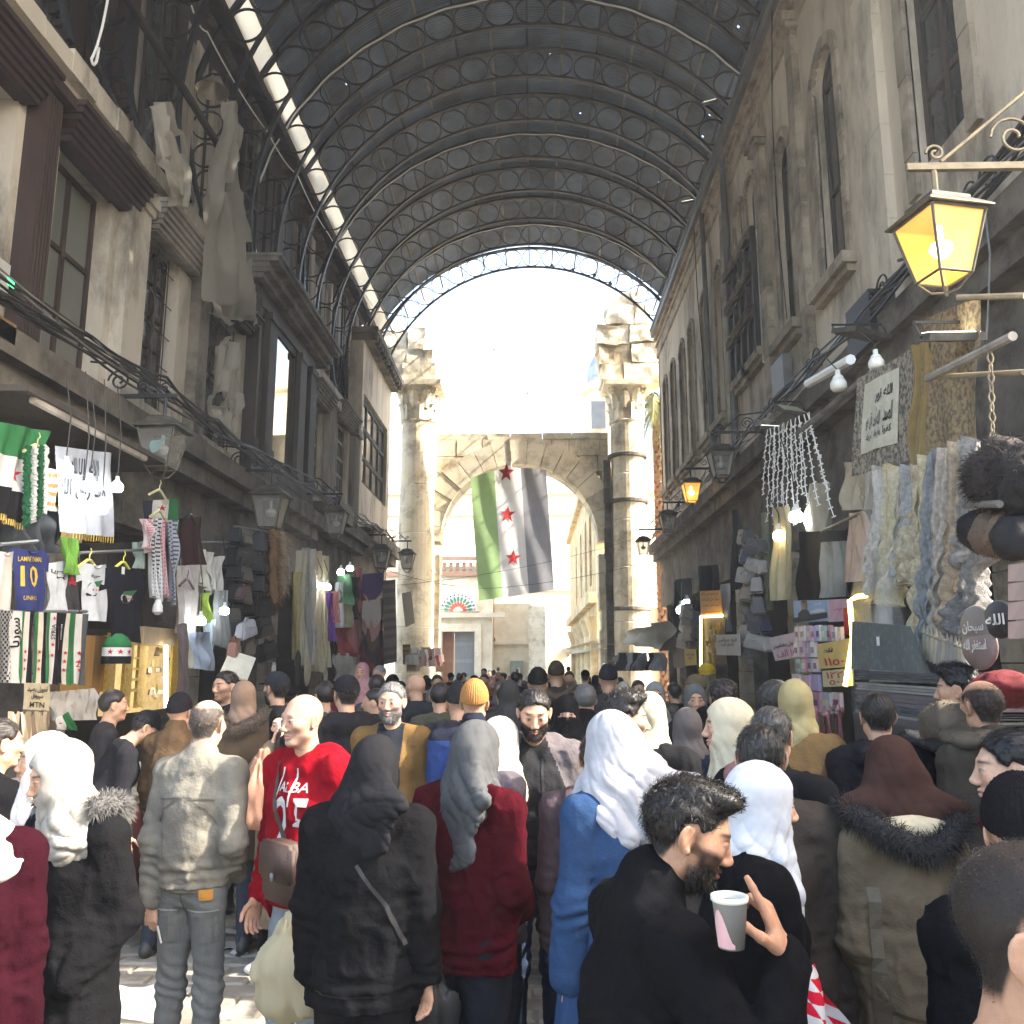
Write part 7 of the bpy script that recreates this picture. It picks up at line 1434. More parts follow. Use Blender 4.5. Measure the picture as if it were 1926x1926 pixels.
for row, (y0, y1, x0, x1, n) in enumerate(((1178, 1206, 1500, 1590, 9), (1208, 1236, 1498, 1540, 4), (1238, 1264, 1502, 1545, 4), (1268, 1300, 1495, 1548, 3), (1302, 1340, 1492, 1590, 5), (1345, 1385, 1492, 1530, 2), (1420, 1470, 1512, 1600, 6), (1475, 1530, 1540, 1600, 4))):
    for i in range(n):
        a, e = x0 + (x1 - x0) * i / n, x0 + (x1 - x0) * (i + .9) / n; X = 2.5 - .02 * (i % 2) - (.25 if row > 5 else 0); p0, p1 = atx(a, y0 + rnd(-2, 2), X), atx(e, y1, X); b = MB(); b.box(X - .03, X, min(p0.y, p1.y), max(p0.y, p1.y), min(p0.z, p1.z), max(p0.z, p1.z)); o = tag(b.build('cosmetic_packet', cmat(PK[k % 8], 'gloss'), center=True), '%s cosmetics packet, %s of the pink stall' % (['pale pink', 'cream', 'rose', 'lilac', 'white', 'teal', 'magenta', 'grey'][k % 8], ['top row', 'second row', 'third row', 'silver row', 'butterfly row', 'red row', 'row under the brushes', 'lowest row'][row]), 'packet', 'cosmetics packets on the pink stall')
        if row in (0, 1, 2, 4): w_ = abs(p1.y - p0.y); c = (p0 + p1) / 2; b = MB(); b.box(X - .034, X - .0305, c.y - w_ * .3, c.y + w_ * .3, c.z - .03, c.z + .02); b.build('printed_window', cmat([(.22, .05, .08), (.10, .08, .16), (.5, .45, .3)][k % 3], 'gloss'), o)
        k += 1
for i in range(26):
    p = atx(1520 + (i * 29 % 66), 1388, 2.3 - .02 * (i % 4)); b = MB(); d = Vector((rnd(-.04, .04), rnd(-.05, .05), .20 + rnd(0, .05))); b.tube([p, p + d * .7], .007, 5); b.tube([p + d * .7, p + d * .85, p + d], [.012, .02, .006], 6); tag(b.build('makeup_brush', cmat(RNG.choice([(.16, .07, .05), (.3, .12, .13), (.10, .06, .05)]), 'gloss'), center=True), 'makeup brush standing upright in the brush holder', 'brush', 'makeup brushes in a holder')
b = MB(); a, e = atx(1515, 1388, 2.3), atx(1592, 1400, 2.3); b.box(2.2, 2.36, e.y, a.y, e.z - .02, a.z); tag(b.build('brush_holder', cmat((.45, .40, .38), 'gloss'), center=True), 'pale holder of the makeup brushes', 'holder')
# right front counter: necklace cards
for i in range(9): px = 1722 + i * 8; cloth('necklace_card', 'pearl and bead necklaces on cards below the hat pile', 'necklaces', (px, 1404 + i % 3), (px + 8, 1404), (px + 3, 1485), (px + 11, 1488), 1.95, RNG.choice([(.46, .40, .30), (.40, .33, .24), (.5, .46, .38), (.30, .24, .18)]), .02, 2, 'necklace cards below the hat pile', nu=6, nv=8)
for i in range(10): p0, p1 = atx(1794 + i * 4, 1420, 1.9), atx(1797 + i * 4, 1512, 1.9); b = MB(); b.tube([p0.lerp(p1, q / 14) + Vector((0, .004 * (q % 2), 0)) for q in range(15)], .0055, 4); tag(b.build('gold_chain', M['gold'], center=True), 'thin gold chain hanging below the hat pile', 'chain', 'gold chains on one card')
board('chain_card', 'white scalloped card holding the gold chains', (1790, 1405), (1834, 1405), (1788, 1422), (1836, 1422), 1.9, (.62, .56, .52), [], cat='card'); board('bow_card', 'pale card with dark red hair bows', (1818, 1500), (1872, 1500), (1816, 1575), (1874, 1578), 1.88, (.55, .48, .36), [], cat='card')
for s, px in ((0, 1838), (1, 1852)): p = atx(px, 1540, 1.86); b = MB(); b.obox(p, (.02, .05, .05), Euler((.6 if s else -.6, 0, 0)).to_matrix(), .5); tag(b.build('hair_bow', cmat((.20, .012, .02)), center=True), 'dark red hair bow on the pale card', 'hair bow', 'hair bows on the card')
for i, (px, py, w, c, lb) in enumerate(((1838, 1180, .17, (.20, .17, .15), 'round grey pouch with pale script, upper'), (1842, 1215, .18, (.22, .17, .16), 'round mauve pouch with pale script, lower'), (1880, 1165, .14, (.03, .03, .035), 'black pouch with white script'))):
    p = atx(px, py, 2.35); b = MB(); b.lathe([(.01, -.02), (w * .9, -.015), (w, 0), (w * .9, .015), (.01, .02)], 20); V_ = [(z, x, y * .7) for x, y, z in b.v]; b.v = V_; o = b.mesh('pouch', cmat(c, 'leather'), True); q = tag(link('pouch', o, None, p), lb, 'pouch', 'round pouches at the right stall'); lettering(['سبحان', 'استغفر الله', 'الله'][i], w * 1.3, w * .4, lambda x, y: ((-.022, -x, y), (-1, 0, 0)), WHP, None, True, 'lettering'); l_ = bpy.data.objects[-1] if False else [o_ for o_ in bpy.data.objects if o_.name.startswith('lettering') and o_.parent is None][-1]; l_.parent = q
for i in range(4): board('pink_box', 'flat pink box, %s of the stack at the right edge' % names[i], (1896, 1062 + i * 36), (1930, 1058 + i * 36), (1896, 1094 + i * 36), (1930, 1092 + i * 36), 2.3, (.46, .34, .30), [], 'plain', 'box', 'pink boxes at the right edge')
# far stalls near the gate
cloth('white_awning', 'crumpled white awning sheet at the foot of the right column', 'awning', (1168, 1190), (1262, 1168), (1180, 1212), (1262, 1225), 3.0, (.6, .58, .52), .15, 2)
for i in range(7): cloth('jacket', '%s jacket on the far rack under the white awning' % ['slate grey', 'black', 'light grey', 'dark blue', 'mid grey', 'charcoal', 'silver grey'][i], 'jacket', (1152 + i * 13, 1228), (1163 + i * 13, 1227), (1150 + i * 13, 1262), (1165 + i * 13, 1262), 2.9, [(.14, .15, .17), (.02, .02, .022), (.30, .30, .31), (.04, .05, .09), (.2, .2, .2), (.06, .06, .065), (.36, .37, .38)][i], .1, 1.5, 'jackets on the far rack')
for i in range(30): p = atx(rnd(770, 830), rnd(1225, 1258), -3.2); b = MB(); b.obox(p, (.2, .3, .25), Euler((0, 0, rnd(0, 2))).to_matrix(), rnd(.6, 1)); tag(b.build('souvenir', cmat([(.5, .2, .2), (.6, .57, .5), (.4, .3, .2), (.6, .45, .42)][i % 4], 'plain'), center=True), 'small %s souvenir on the stall below the left column' % ['red', 'white', 'brown', 'pale'][i % 4], 'souvenir', 'souvenirs below the left column')
cloth('beige_awning', 'beige awning in the bright court right of the flag', 'awning', (1040, 1225), (1125, 1205), (1045, 1240), (1122, 1222), 2.2, (.55, .48, .34), .2, 1)
b = MB(); b.tube([atx(1272, 1095, 3.4), atx(1280, 1225, 3.4)], .09, 8); tag(b.build('grey_pole', M['galv']), 'grey upright pole at the far right shops', 'pole')
p = atx(1330, 1264, 2.7); b = MB(); b.lathe([(.13, -.02), (.14, .03), (.10, .11), (.02, .14)], 14, p); t = tag(b.build('sun_cap', cmat((.60, .42, .04)), center=True), 'bright yellow cap hanging by the jewellery cabinet', 'cap'); b = MB(); b.obox(p + Vector((-.06, -.1, -.03)), (.16, .14, .02)); b.build('visor', cmat((.60, .42, .04)), t)
for i, (px, py, X) in enumerate(((1283, 1092, 3.2), (1262, 1110, 3.2), (1308, 1072, 3.3))): a = atx(px, py, X); b = MB(); b.add([a, a + Vector((.05, .45, -.05)), a + Vector((0, .2, -.6))], [(0, 1, 2)]); tag(b.build('pennant', cmat((.06, .22, .12)), center=True), 'small green pennant hanging near the right column', 'pennant', 'green pennants')
# the big flag in the gate
FY = 29.7
def fa(u, v):
    a, b_, c, d = aty(885, 906, FY), aty(1027, 886, FY), aty(901, 1130, FY), aty(1042, 1110, FY); p = a.lerp(b_, u).lerp(c.lerp(d, u), v); p.z += .30 * math.sin(math.pi * min(1, max(0, u * .8 + .15))) * (1 - v) ** 4
    p.y += .045 * math.sin(u * 9 + v * 4) * (.4 + v) + .03 * math.sin(u * 21 - v * 7); return p
t = thing('big_flag', 'huge green white and black flag with three red stars hung in the gate arch', 'flag', tuple(fa(.5, 1)))
for i, (u0, u1, c, nm) in enumerate(((0, .315, (.30, .44, .19), 'green_stripe'), (.315, .665, (.66, .64, .62), 'white_stripe'), (.665, 1., (.24, .24, .26), 'black_stripe'))): b = MB(); b.grid(lambda u, v: tuple(fa(u0 + (u1 - u0) * u, v)), 18, 40); b.build(nm, translucent('flag_' + nm, c, .35, .15, 5), t, smooth=True)  # green and black paled: the glare's wash is put into their colour
for u, v in ((.47, .03), (.455, .335), (.49, .69)):
    b = MB(); W_ = 2.7; H_ = 4.3; pts = star_pts(.30, .12); vs = [fa(u + x / W_, v - y / H_) + Vector((0, -.03, 0)) for x, y in [(0, 0)] + pts]; b.add(vs, [(0, i + 1, (i + 1) % 10 + 1) for i in range(10)]); b.build('red_star', cmat((.36, .012, .015), 'plain'), t)
# plastic sheets hanging from the left trusses
def sheet(label, pts, X, seed, m='poly'):
    """pts: rows of (py, left px, right px)"""
    b = MB(); n = 16; vs = []; pts = [tuple(np.array(pts[i]) * (1 - k / 3) + np.array(pts[i + 1]) * k / 3) for i in range(len(pts) - 1) for k in range(3)] + [pts[-1]]
    for r, (py, x0, x1) in enumerate(pts):
        for i in range(n + 1):
            u = i / n; p = atx(x0 + (x1 - x0) * u, py + 10 * vnoise(np.array([[u * 4, r, seed]]))[0], X); p.x += .07 * math.sin(u * 17 + seed + r * .2) + .10 * vnoise(np.array([[u * 6, r * .3, seed]]), 2)[0] + .05 * vnoise(np.array([[u * 14, r * .7, seed]]), 4)[0]; vs.append(p)
    b.add(vs, [(r * (n + 1) + i, r * (n + 1) + i + 1, (r + 1) * (n + 1) + i + 1, (r + 1) * (n + 1) + i) for r in range(len(pts) - 1) for i in range(n) if vnoise(np.array([[i * .55, r * .4, seed * 2.]]))[0] < .62]); tag(b.build('plastic_sheet', M[m], smooth=True, center=True), label, 'plastic sheet', 'plastic sheets hanging from the left roof')
sheet('long greyish plastic sheet hanging from the roof arch to the windows', [(190, 425, 440), (230, 418, 446), (280, 405, 448), (330, 392, 450), (390, 386, 455), (450, 388, 462), (510, 386, 470), (560, 384, 480), (590, 395, 482), (608, 428, 480)], -4.5, 1)
sheet('small torn plastic sheet left of the long one', [(195, 300, 308), (240, 300, 322), (280, 302, 345), (320, 308, 352), (350, 320, 350), (385, 326, 346)], -4.5, 4)
sheet('torn plastic sheet draped over the window bars', [(640, 410, 450), (690, 405, 440), (730, 402, 445), (760, 398, 452), (790, 402, 440), (822, 408, 432)], -4.5, 7)
# canopy over the first left stall, rails
b = MB(); z = atx(60, 752, -4.0).z; b.box(-5.0, -3.95, 6.3, 9.2, z + .03, z + .08); o = tag(b.build('stall_canopy', M['darkwood']), 'dark flat canopy over the flag and shirt stall', 'canopy')
for i, (px0, py0, px1, py1, X) in enumerate(((0, 1024, 70, 1018, -3.97), (150, 1040, 275, 1034, -4.0), (0, 1150, 180, 1150, -3.97), (330, 1020, 440, 1020, -4.1), (440, 990, 505, 1000, -4.05))): b = MB(); b.tube([atx(px0, py0, X), atx(px1, py1, X)], .016, 6); tag(b.build('clothes_rail', M['galv']), ['rail above the football shirts', 'rail above the map shirts', 'rail of the flag scarves', 'rail above the pale garments', 'rail of the black bags'][i], 'rail', 'rails of the left stalls')
# birds
def bird(label, p, s, name='pigeon', wings=False):
    t = Solid(); t.ell((0, 0, 0), (.055, .11, .055), .02, rot=Euler((.5, 0, 0))); t.ell((0, .085, .075), .032, .02); t.seg((0, -.08, -.04), (0, -.19, -.10), (.03, .012), (.035, .008), .02)
    if wings: t.seg((0, 0, .03), (.24, -.03, .10), (.05, .012), (.015, .006), .02, u=(0, 1, 0)); t.seg((0, 0, .03), (-.24, -.03, .10), (.05, .012), (.015, .006), .02, u=(0, 1, 0))
    V, F = t.mesh(.016); tag(link(name, np_mesh(name, [(V * s, F)], cmat((.05, .05, .055), 'plain')), None, p), label, 'bird', 'birds at the gate')
for lb, px, py in (('pigeon sitting on the last roof arch, leftmost', 1038, 500), ('pigeon on the last roof arch, second from left', 1077, 508), ('pigeon on the last roof arch, third from left', 1118, 518), ('pigeon on the last roof arch, rightmost', 1148, 534)): bird(lb, aty(px, py, 27.95), 1.3)
bird('tiny bird flying in the bright sky above the arch', aty(930, 658, 60), 2., 'flying_bird', True); bird('lower tiny bird flying right of the first one', aty(993, 740, 60), 1.6, 'flying_bird', True)

# odds and ends on the walls
for lb, px0, py0, px1, py1, X, d, c in (('white electric meter box at the left edge', -8, 478, 14, 560, -4.85, .12, (.42, .41, .38)), ('cardboard box on the ledge at the left edge', -10, 585, 28, 650, -4.5, .25, (.30, .19, .10)), ('dark loudspeaker box on the right ledge', 1590, 590, 1640, 640, 3.8, .3, (.03, .03, .032)), ('grey junction box under the right arched windows', 1450, 690, 1475, 730, 4.1, .15, (.16, .16, .155)), ('black sign box under the left corner house', 640, 940, 664, 992, -4.3, .15, (.02, .02, .022))):
    a, e = atx(px0, py0, X), atx(px1, py1, X); b = MB(); b.box(min(X, X + math.copysign(d, X)), max(X, X + math.copysign(d, X)), min(a.y, e.y), max(a.y, e.y), min(a.z, e.z), max(a.z, e.z)); o = tag(b.build('wall_box', cmat(c, 'paint'), center=True), lb, 'box')
    if px0 == -8: b = MB(); b.box(X + .001, X + .006, a.y + .2, a.y + .3, e.z + .12, e.z + .2); b.build('display', emat('green_display', (.05, .6, .2), .5), o)
for i in range(9):
    y = 6.6 + i * 2.2; b = MB(); c0 = Vector((XR - .48, y, 5.95)); scroll(b, c0, .16, (0, 1, 0), 1.6, .012); scroll(b, c0 + Vector((0, .34, 0)), .12, (0, 1, 0), 1.5, .011, -1); b.tube([c0 + Vector((0, -.2, -.16)), c0 + Vector((0, .6, -.16))], .012, 5); tag(b.build('iron_scroll', M['iron'], center=True), 'black iron scroll ornament standing on the right ledge', 'ornament', 'iron scrolls on the right ledge')
p = atx(400, 160, -5.0); b = MB(); b.lathe([(.03, .16), (.06, .12), (.24, -.08), (.26, -.10)], 14, p, cap=False); tag(b.build('metal_lamp', cmat((.5, .46, .36), 'metal'), smooth=True, center=True), 'dented metal lamp shade hanging among the upper left trusses', 'lamp')
# the crowd
def wp(label, loc):
    """a point of a figure's own frame (unscaled) in the street"""
    r, s, A, HC = PEOPLE[label]; return Matrix.Translation(r.location) @ Matrix.Rotation(r.rotation_euler.z, 4, 'Z') @ Vector([q * s for q in loc])
BLK = (.007, .007, .0085); NAVY = (.014, .018, .032); CHAR = (.017, .018, .020)
pocket = lambda q: ((q * .3, -.22, -1), (-q * .25, .75, -.75))
L_gray = 'balding man in a grey jacket and faded jeans, back turned, cigarette in hand'
person(L_gray, 387, 1314, 4.05, -8, hair='bald', hair_col=(.045, .04, .036), skin=SKIN2, build=1.02, seed=1, top=dict(col=(.17, .158, .13), collar=.02, hem=.93, t=.018, fold=.013), legs=dict(col=(.15, .155, .15), fold=.011, w=.95),
       armL=((-.22, -.12, -1), (.10, -.04, -1)), armR=pocket(1), handL=dict(n=(.4, .8, 0), curl=(.5, .7, .8, .9), thumb=.3), handR='none')
L_red = 'bald man in a red hooded sweatshirt numbered 25 with a brown shoulder bag'
person(L_red, 584, 1302, 3.95, 148, hair='shaven', crop=.35, hair_col=(.16, .13, .11), beard=.4, skin=(.42, .245, .165), build=1.14, seed=2, headrot=(-6, -3, 0), top=dict(col=(.20, .003, .009), hood=1, hem=.88, t=.018, fold=.016), legs=dict(col=(.26, .30, .33), w=1.05),
       armL=((-.16, .0, -1), (.1, .35, -1)), armR=((.2, -.05, -1), (-.1, .4, -1)))
L_bh = 'woman in a black headscarf and loose black sweatshirt, seen from behind'
person(L_bh, 697, 1385, 3.2, -4, fem=True, build=1.30, seed=3, hijab=dict(col=(.013, .013, .015), back=(.10, -.15, -.30, .10), fold=.0085, wide=.02), headrot=(-24, 0, 4), top=dict(col=(.006, .006, .007), hem=.80, t=.024, fold=.014, slim=.98), legs=dict(col=(.008, .008, .009), w=1.25),
       armL=((-.22, -.04, -1), (-.02, .12, -1)), armR=((.24, -.04, -1), (.06, .08, -1)), handR=dict(n=(-.5, -.6, 0)))
L_vel = 'woman in a grey headscarf and dark red velvet jacket, seen from behind'
person(L_vel, 884, 1357, 3.45, -30, fem=True, build=1.3, seed=4, hijab=dict(col=(.07, .072, .074), back=(.11, -.14, -.44, .10), fold=.0095, front=.2, wide=.01), headrot=(-22, -4, 0), top=dict(col=(.042, .0025, .006), hem=.83, t=.026, fold=.017, kind='cloth', puff=.015), legs=dict(col=(.012, .014, .020), w=1.2, flare=.03),
       armL=((-.2, -.02, -1), (.4, .8, -.3)), armR=((.22, -.05, -1), (-.4, .8, -.5)))
L_beard = 'bearded man in a dark hooded sweatshirt with grey shoulders, looking down'
person(L_beard, 1004, 1290, 4.4, 178, hair='short', hair_col=(.012, .010, .009), beard=1., skin=SKIN, build=1.16, seed=5, headrot=(4, -16, 0), top=dict(col=(.020, .020, .022), hood=1, hem=.93, t=.018, fold=.015, split=(lambda c, A: np.abs(c[:, 0]) > np.minimum(.07 + (1.46 - c[:, 2]) * .43, .178), (.12, .105, .108))),
       legs=dict(col=(.028, .04, .07), fold=.011), armL=((-.2, .0, -1), (-.05, .1, -1)), armR=((.2, 0, -1), (.05, .1, -1)), shoes=(.6, .6, .56))
L_blue = 'woman in a long blue dress under a flowing white headscarf'
person(L_blue, 1152, 1340, 3.1, 24, fem=True, build=1.02, seed=6, hijab=dict(col=(.36, .36, .38), back=(.25, -.20, -.44, .06), fold=.012, front=.18), headrot=(8, 0, 2), top=dict(col=(.024, .052, .118), hem=1.03, t=.006, fold=.010, puff=.030, name='dress_bodice', band=0), legs=dict(kind='skirt', col=(.024, .052, .118), flare=.03),
       armL=((-.22, -.06, -1), (.0, .12, -1)), armR=((.15, .1, -1), (-.2, .6, -.6)), handL=dict(n=(.9, .2, 0), curl=(.35, .45, .5, .55)))
L_wh = 'woman in a white headscarf and black coat with a grey fur hood'
person(L_wh, 158, 1387, 3.0, 158, fem=True, build=1.08, seed=7, hijab=dict(col=(.31, .295, .26), back=None, front=.36, oz=.022, fold=.012), headrot=(-26, -14, 0), top=dict(col=(.007, .007, .008), hem=.70, t=.020, fold=.011, fur='up', furcol=(.12, .115, .11), flare=.012, name='coat'), legs=dict(col=BLK),
       armL=pocket(-1), armR=pocket(1), handL='none', handR='none')
L_cup = 'young bearded man with swept dark hair in a black jacket, drinking from a cup'
person(L_cup, 1182, 1452, 1.92, -72, hair='quiff', hair_col=(.010, .008, .007), beard=.78, skin=SKIN3, build=1.02, seed=8, headrot=(-22, -18, 0), lean=(0, .05), fine=True, top=dict(col=(.0065, .0065, .0075), collar=.04, hem=.9, t=.016, fold=.014), legs=dict(col=NAVY),
       reach={1: (1478, 1800, 1.74, (.5, -.3, -1))}, armL=((-.15, .1, -1), (.5, .8, -.3)), handL='none',
       handR=dict(world=1, d=(-.34, .05, .94), n=(-.9, .35, -.25), curl=(.06, .75, .85, .9), thumb=.75))
L_tan = 'woman in a long olive brown coat with a dark fur hood and brown headscarf'
person(L_tan, 1680, 1388, 2.8, 4, fem=True, build=.98, seed=9, hijab=dict(col=(.050, .026, .021), back=(.0, -.10, -.2, .12), fold=.010, front=None), headrot=(-10, 0, 0), top=dict(col=(.155, .118, .075), hem=.24, t=.018, fold=.015, fur='down', furcol=(.035, .032, .032), lining=(.50, .42, .28), flare=.012, name='coat'), legs=dict(col=BLK),
       armL=((-.2, -.02, -1), (.15, .5, -.8)), armR=((.2, -.02, -1), (-.1, .5, -.8)))
L_brn = 'man with thinning dark hair in a brown tweed overcoat, back turned'
person(L_brn, 1428, 1360, 2.9, -14, hair='thin', hair_col=(.020, .018, .016), skin=SKIN2, build=1.18, seed=10, top=dict(col=(.050, .040, .032), hem=.45, t=.024, fold=.013, collar=.02, flare=.01, name='overcoat'), legs=dict(col=BLK), armR=((.24, -.03, -1), (.06, .06, -1)), handR=dict(n=(-.8, .2, 0)))
L_wp = 'woman in a white headscarf and black coat, in profile beside the cup'
person(L_wp, 1402, 1435, 2.5, -86, fem=True, build=1.15, seed=11, hijab=dict(col=(.5, .505, .53), back=None, front=.2, fold=.010), headrot=(0, -4, 0), skin=SKIN2, top=dict(col=(.006, .006, .007), hem=.6, t=.030, fold=.010, name='coat', collar=.02), legs=dict(col=BLK),
       armR=((.2, .1, -1), (-.3, .75, -.8)), armL=((-.15, .15, -1), (.05, .55, -.8)), handR=dict(n=(-.8, .1, .3), curl=(.8, .9, .9, .9)), handL=dict(curl=(.8, .9, .9, .9)))
L_buzz = 'man with cropped hair and a short beard at the right edge, closest of all'
person(L_buzz, 1884, 1562, 1.08, -128, hair='shaven', crop=1., hair_col=(.018, .015, .013), beard=.6, skin=(.44, .25, .16), build=1.05, seed=12, fine=True, headrot=(0, -2, 0), top=dict(col=(.02, .03, .07), hem=.9, fold=.01), legs=dict(col=BLK))
L_mar = 'woman in a maroon coat and white headscarf cut off by the left edge'
person(L_mar, -62, 1405, 2.55, -150, fem=True, build=1.22, seed=13, hijab=dict(col=(.62, .60, .56), back=None, front=.12, wide=.05, fold=.010), top=dict(col=(.02, .0025, .006), hem=.55, t=.028, fold=.011, name='coat', flare=.02), legs=dict(col=BLK), armL=((-.24, .0, -1), (-.02, .12, -1)), armR=((.2, 0, -1), (0, .3, -1)))
# second row
L_ph = 'smiling woman in a black headscarf holding a phone to her ear'
person(L_ph, 540, 1328, 5.8, 162, lod=0, fem=True, seed=14, fine=True, hijab=dict(col=BLK, front=.25), headrot=(24, -4, 8), skin=(.56, .36, .26), top=dict(col=(.15, .115, .08), hem=.30, t=.02, flare=.02, name='coat', fold=.012), legs=dict(col=BLK), reach={1: (512, 1402, 5.68, (.6, .2, -1))}, handR=dict(world=1, d=(.25, 0, 1), n=(1, .2, -.2), curl=(.5, .6, .6, .6)), shoes=(.7, .68, .64))
L_yel = 'grey bearded man in an open ochre coat facing the viewer'
person(L_yel, 740, 1283, 5.3, 176, hair='short', hair_col=(.13, .125, .12), beard=.9, skin=SKIN, seed=15, fine=True, headrot=(-4, 0, 0), build=1.1, top=dict(col=(.15, .088, .032), hem=.5, t=.02, name='coat', fold=.012, split=(lambda c, A: (np.abs(c[:, 0]) < .075) & (c[:, 1] > 0), (.018, .02, .026))), legs=dict(col=BLK))
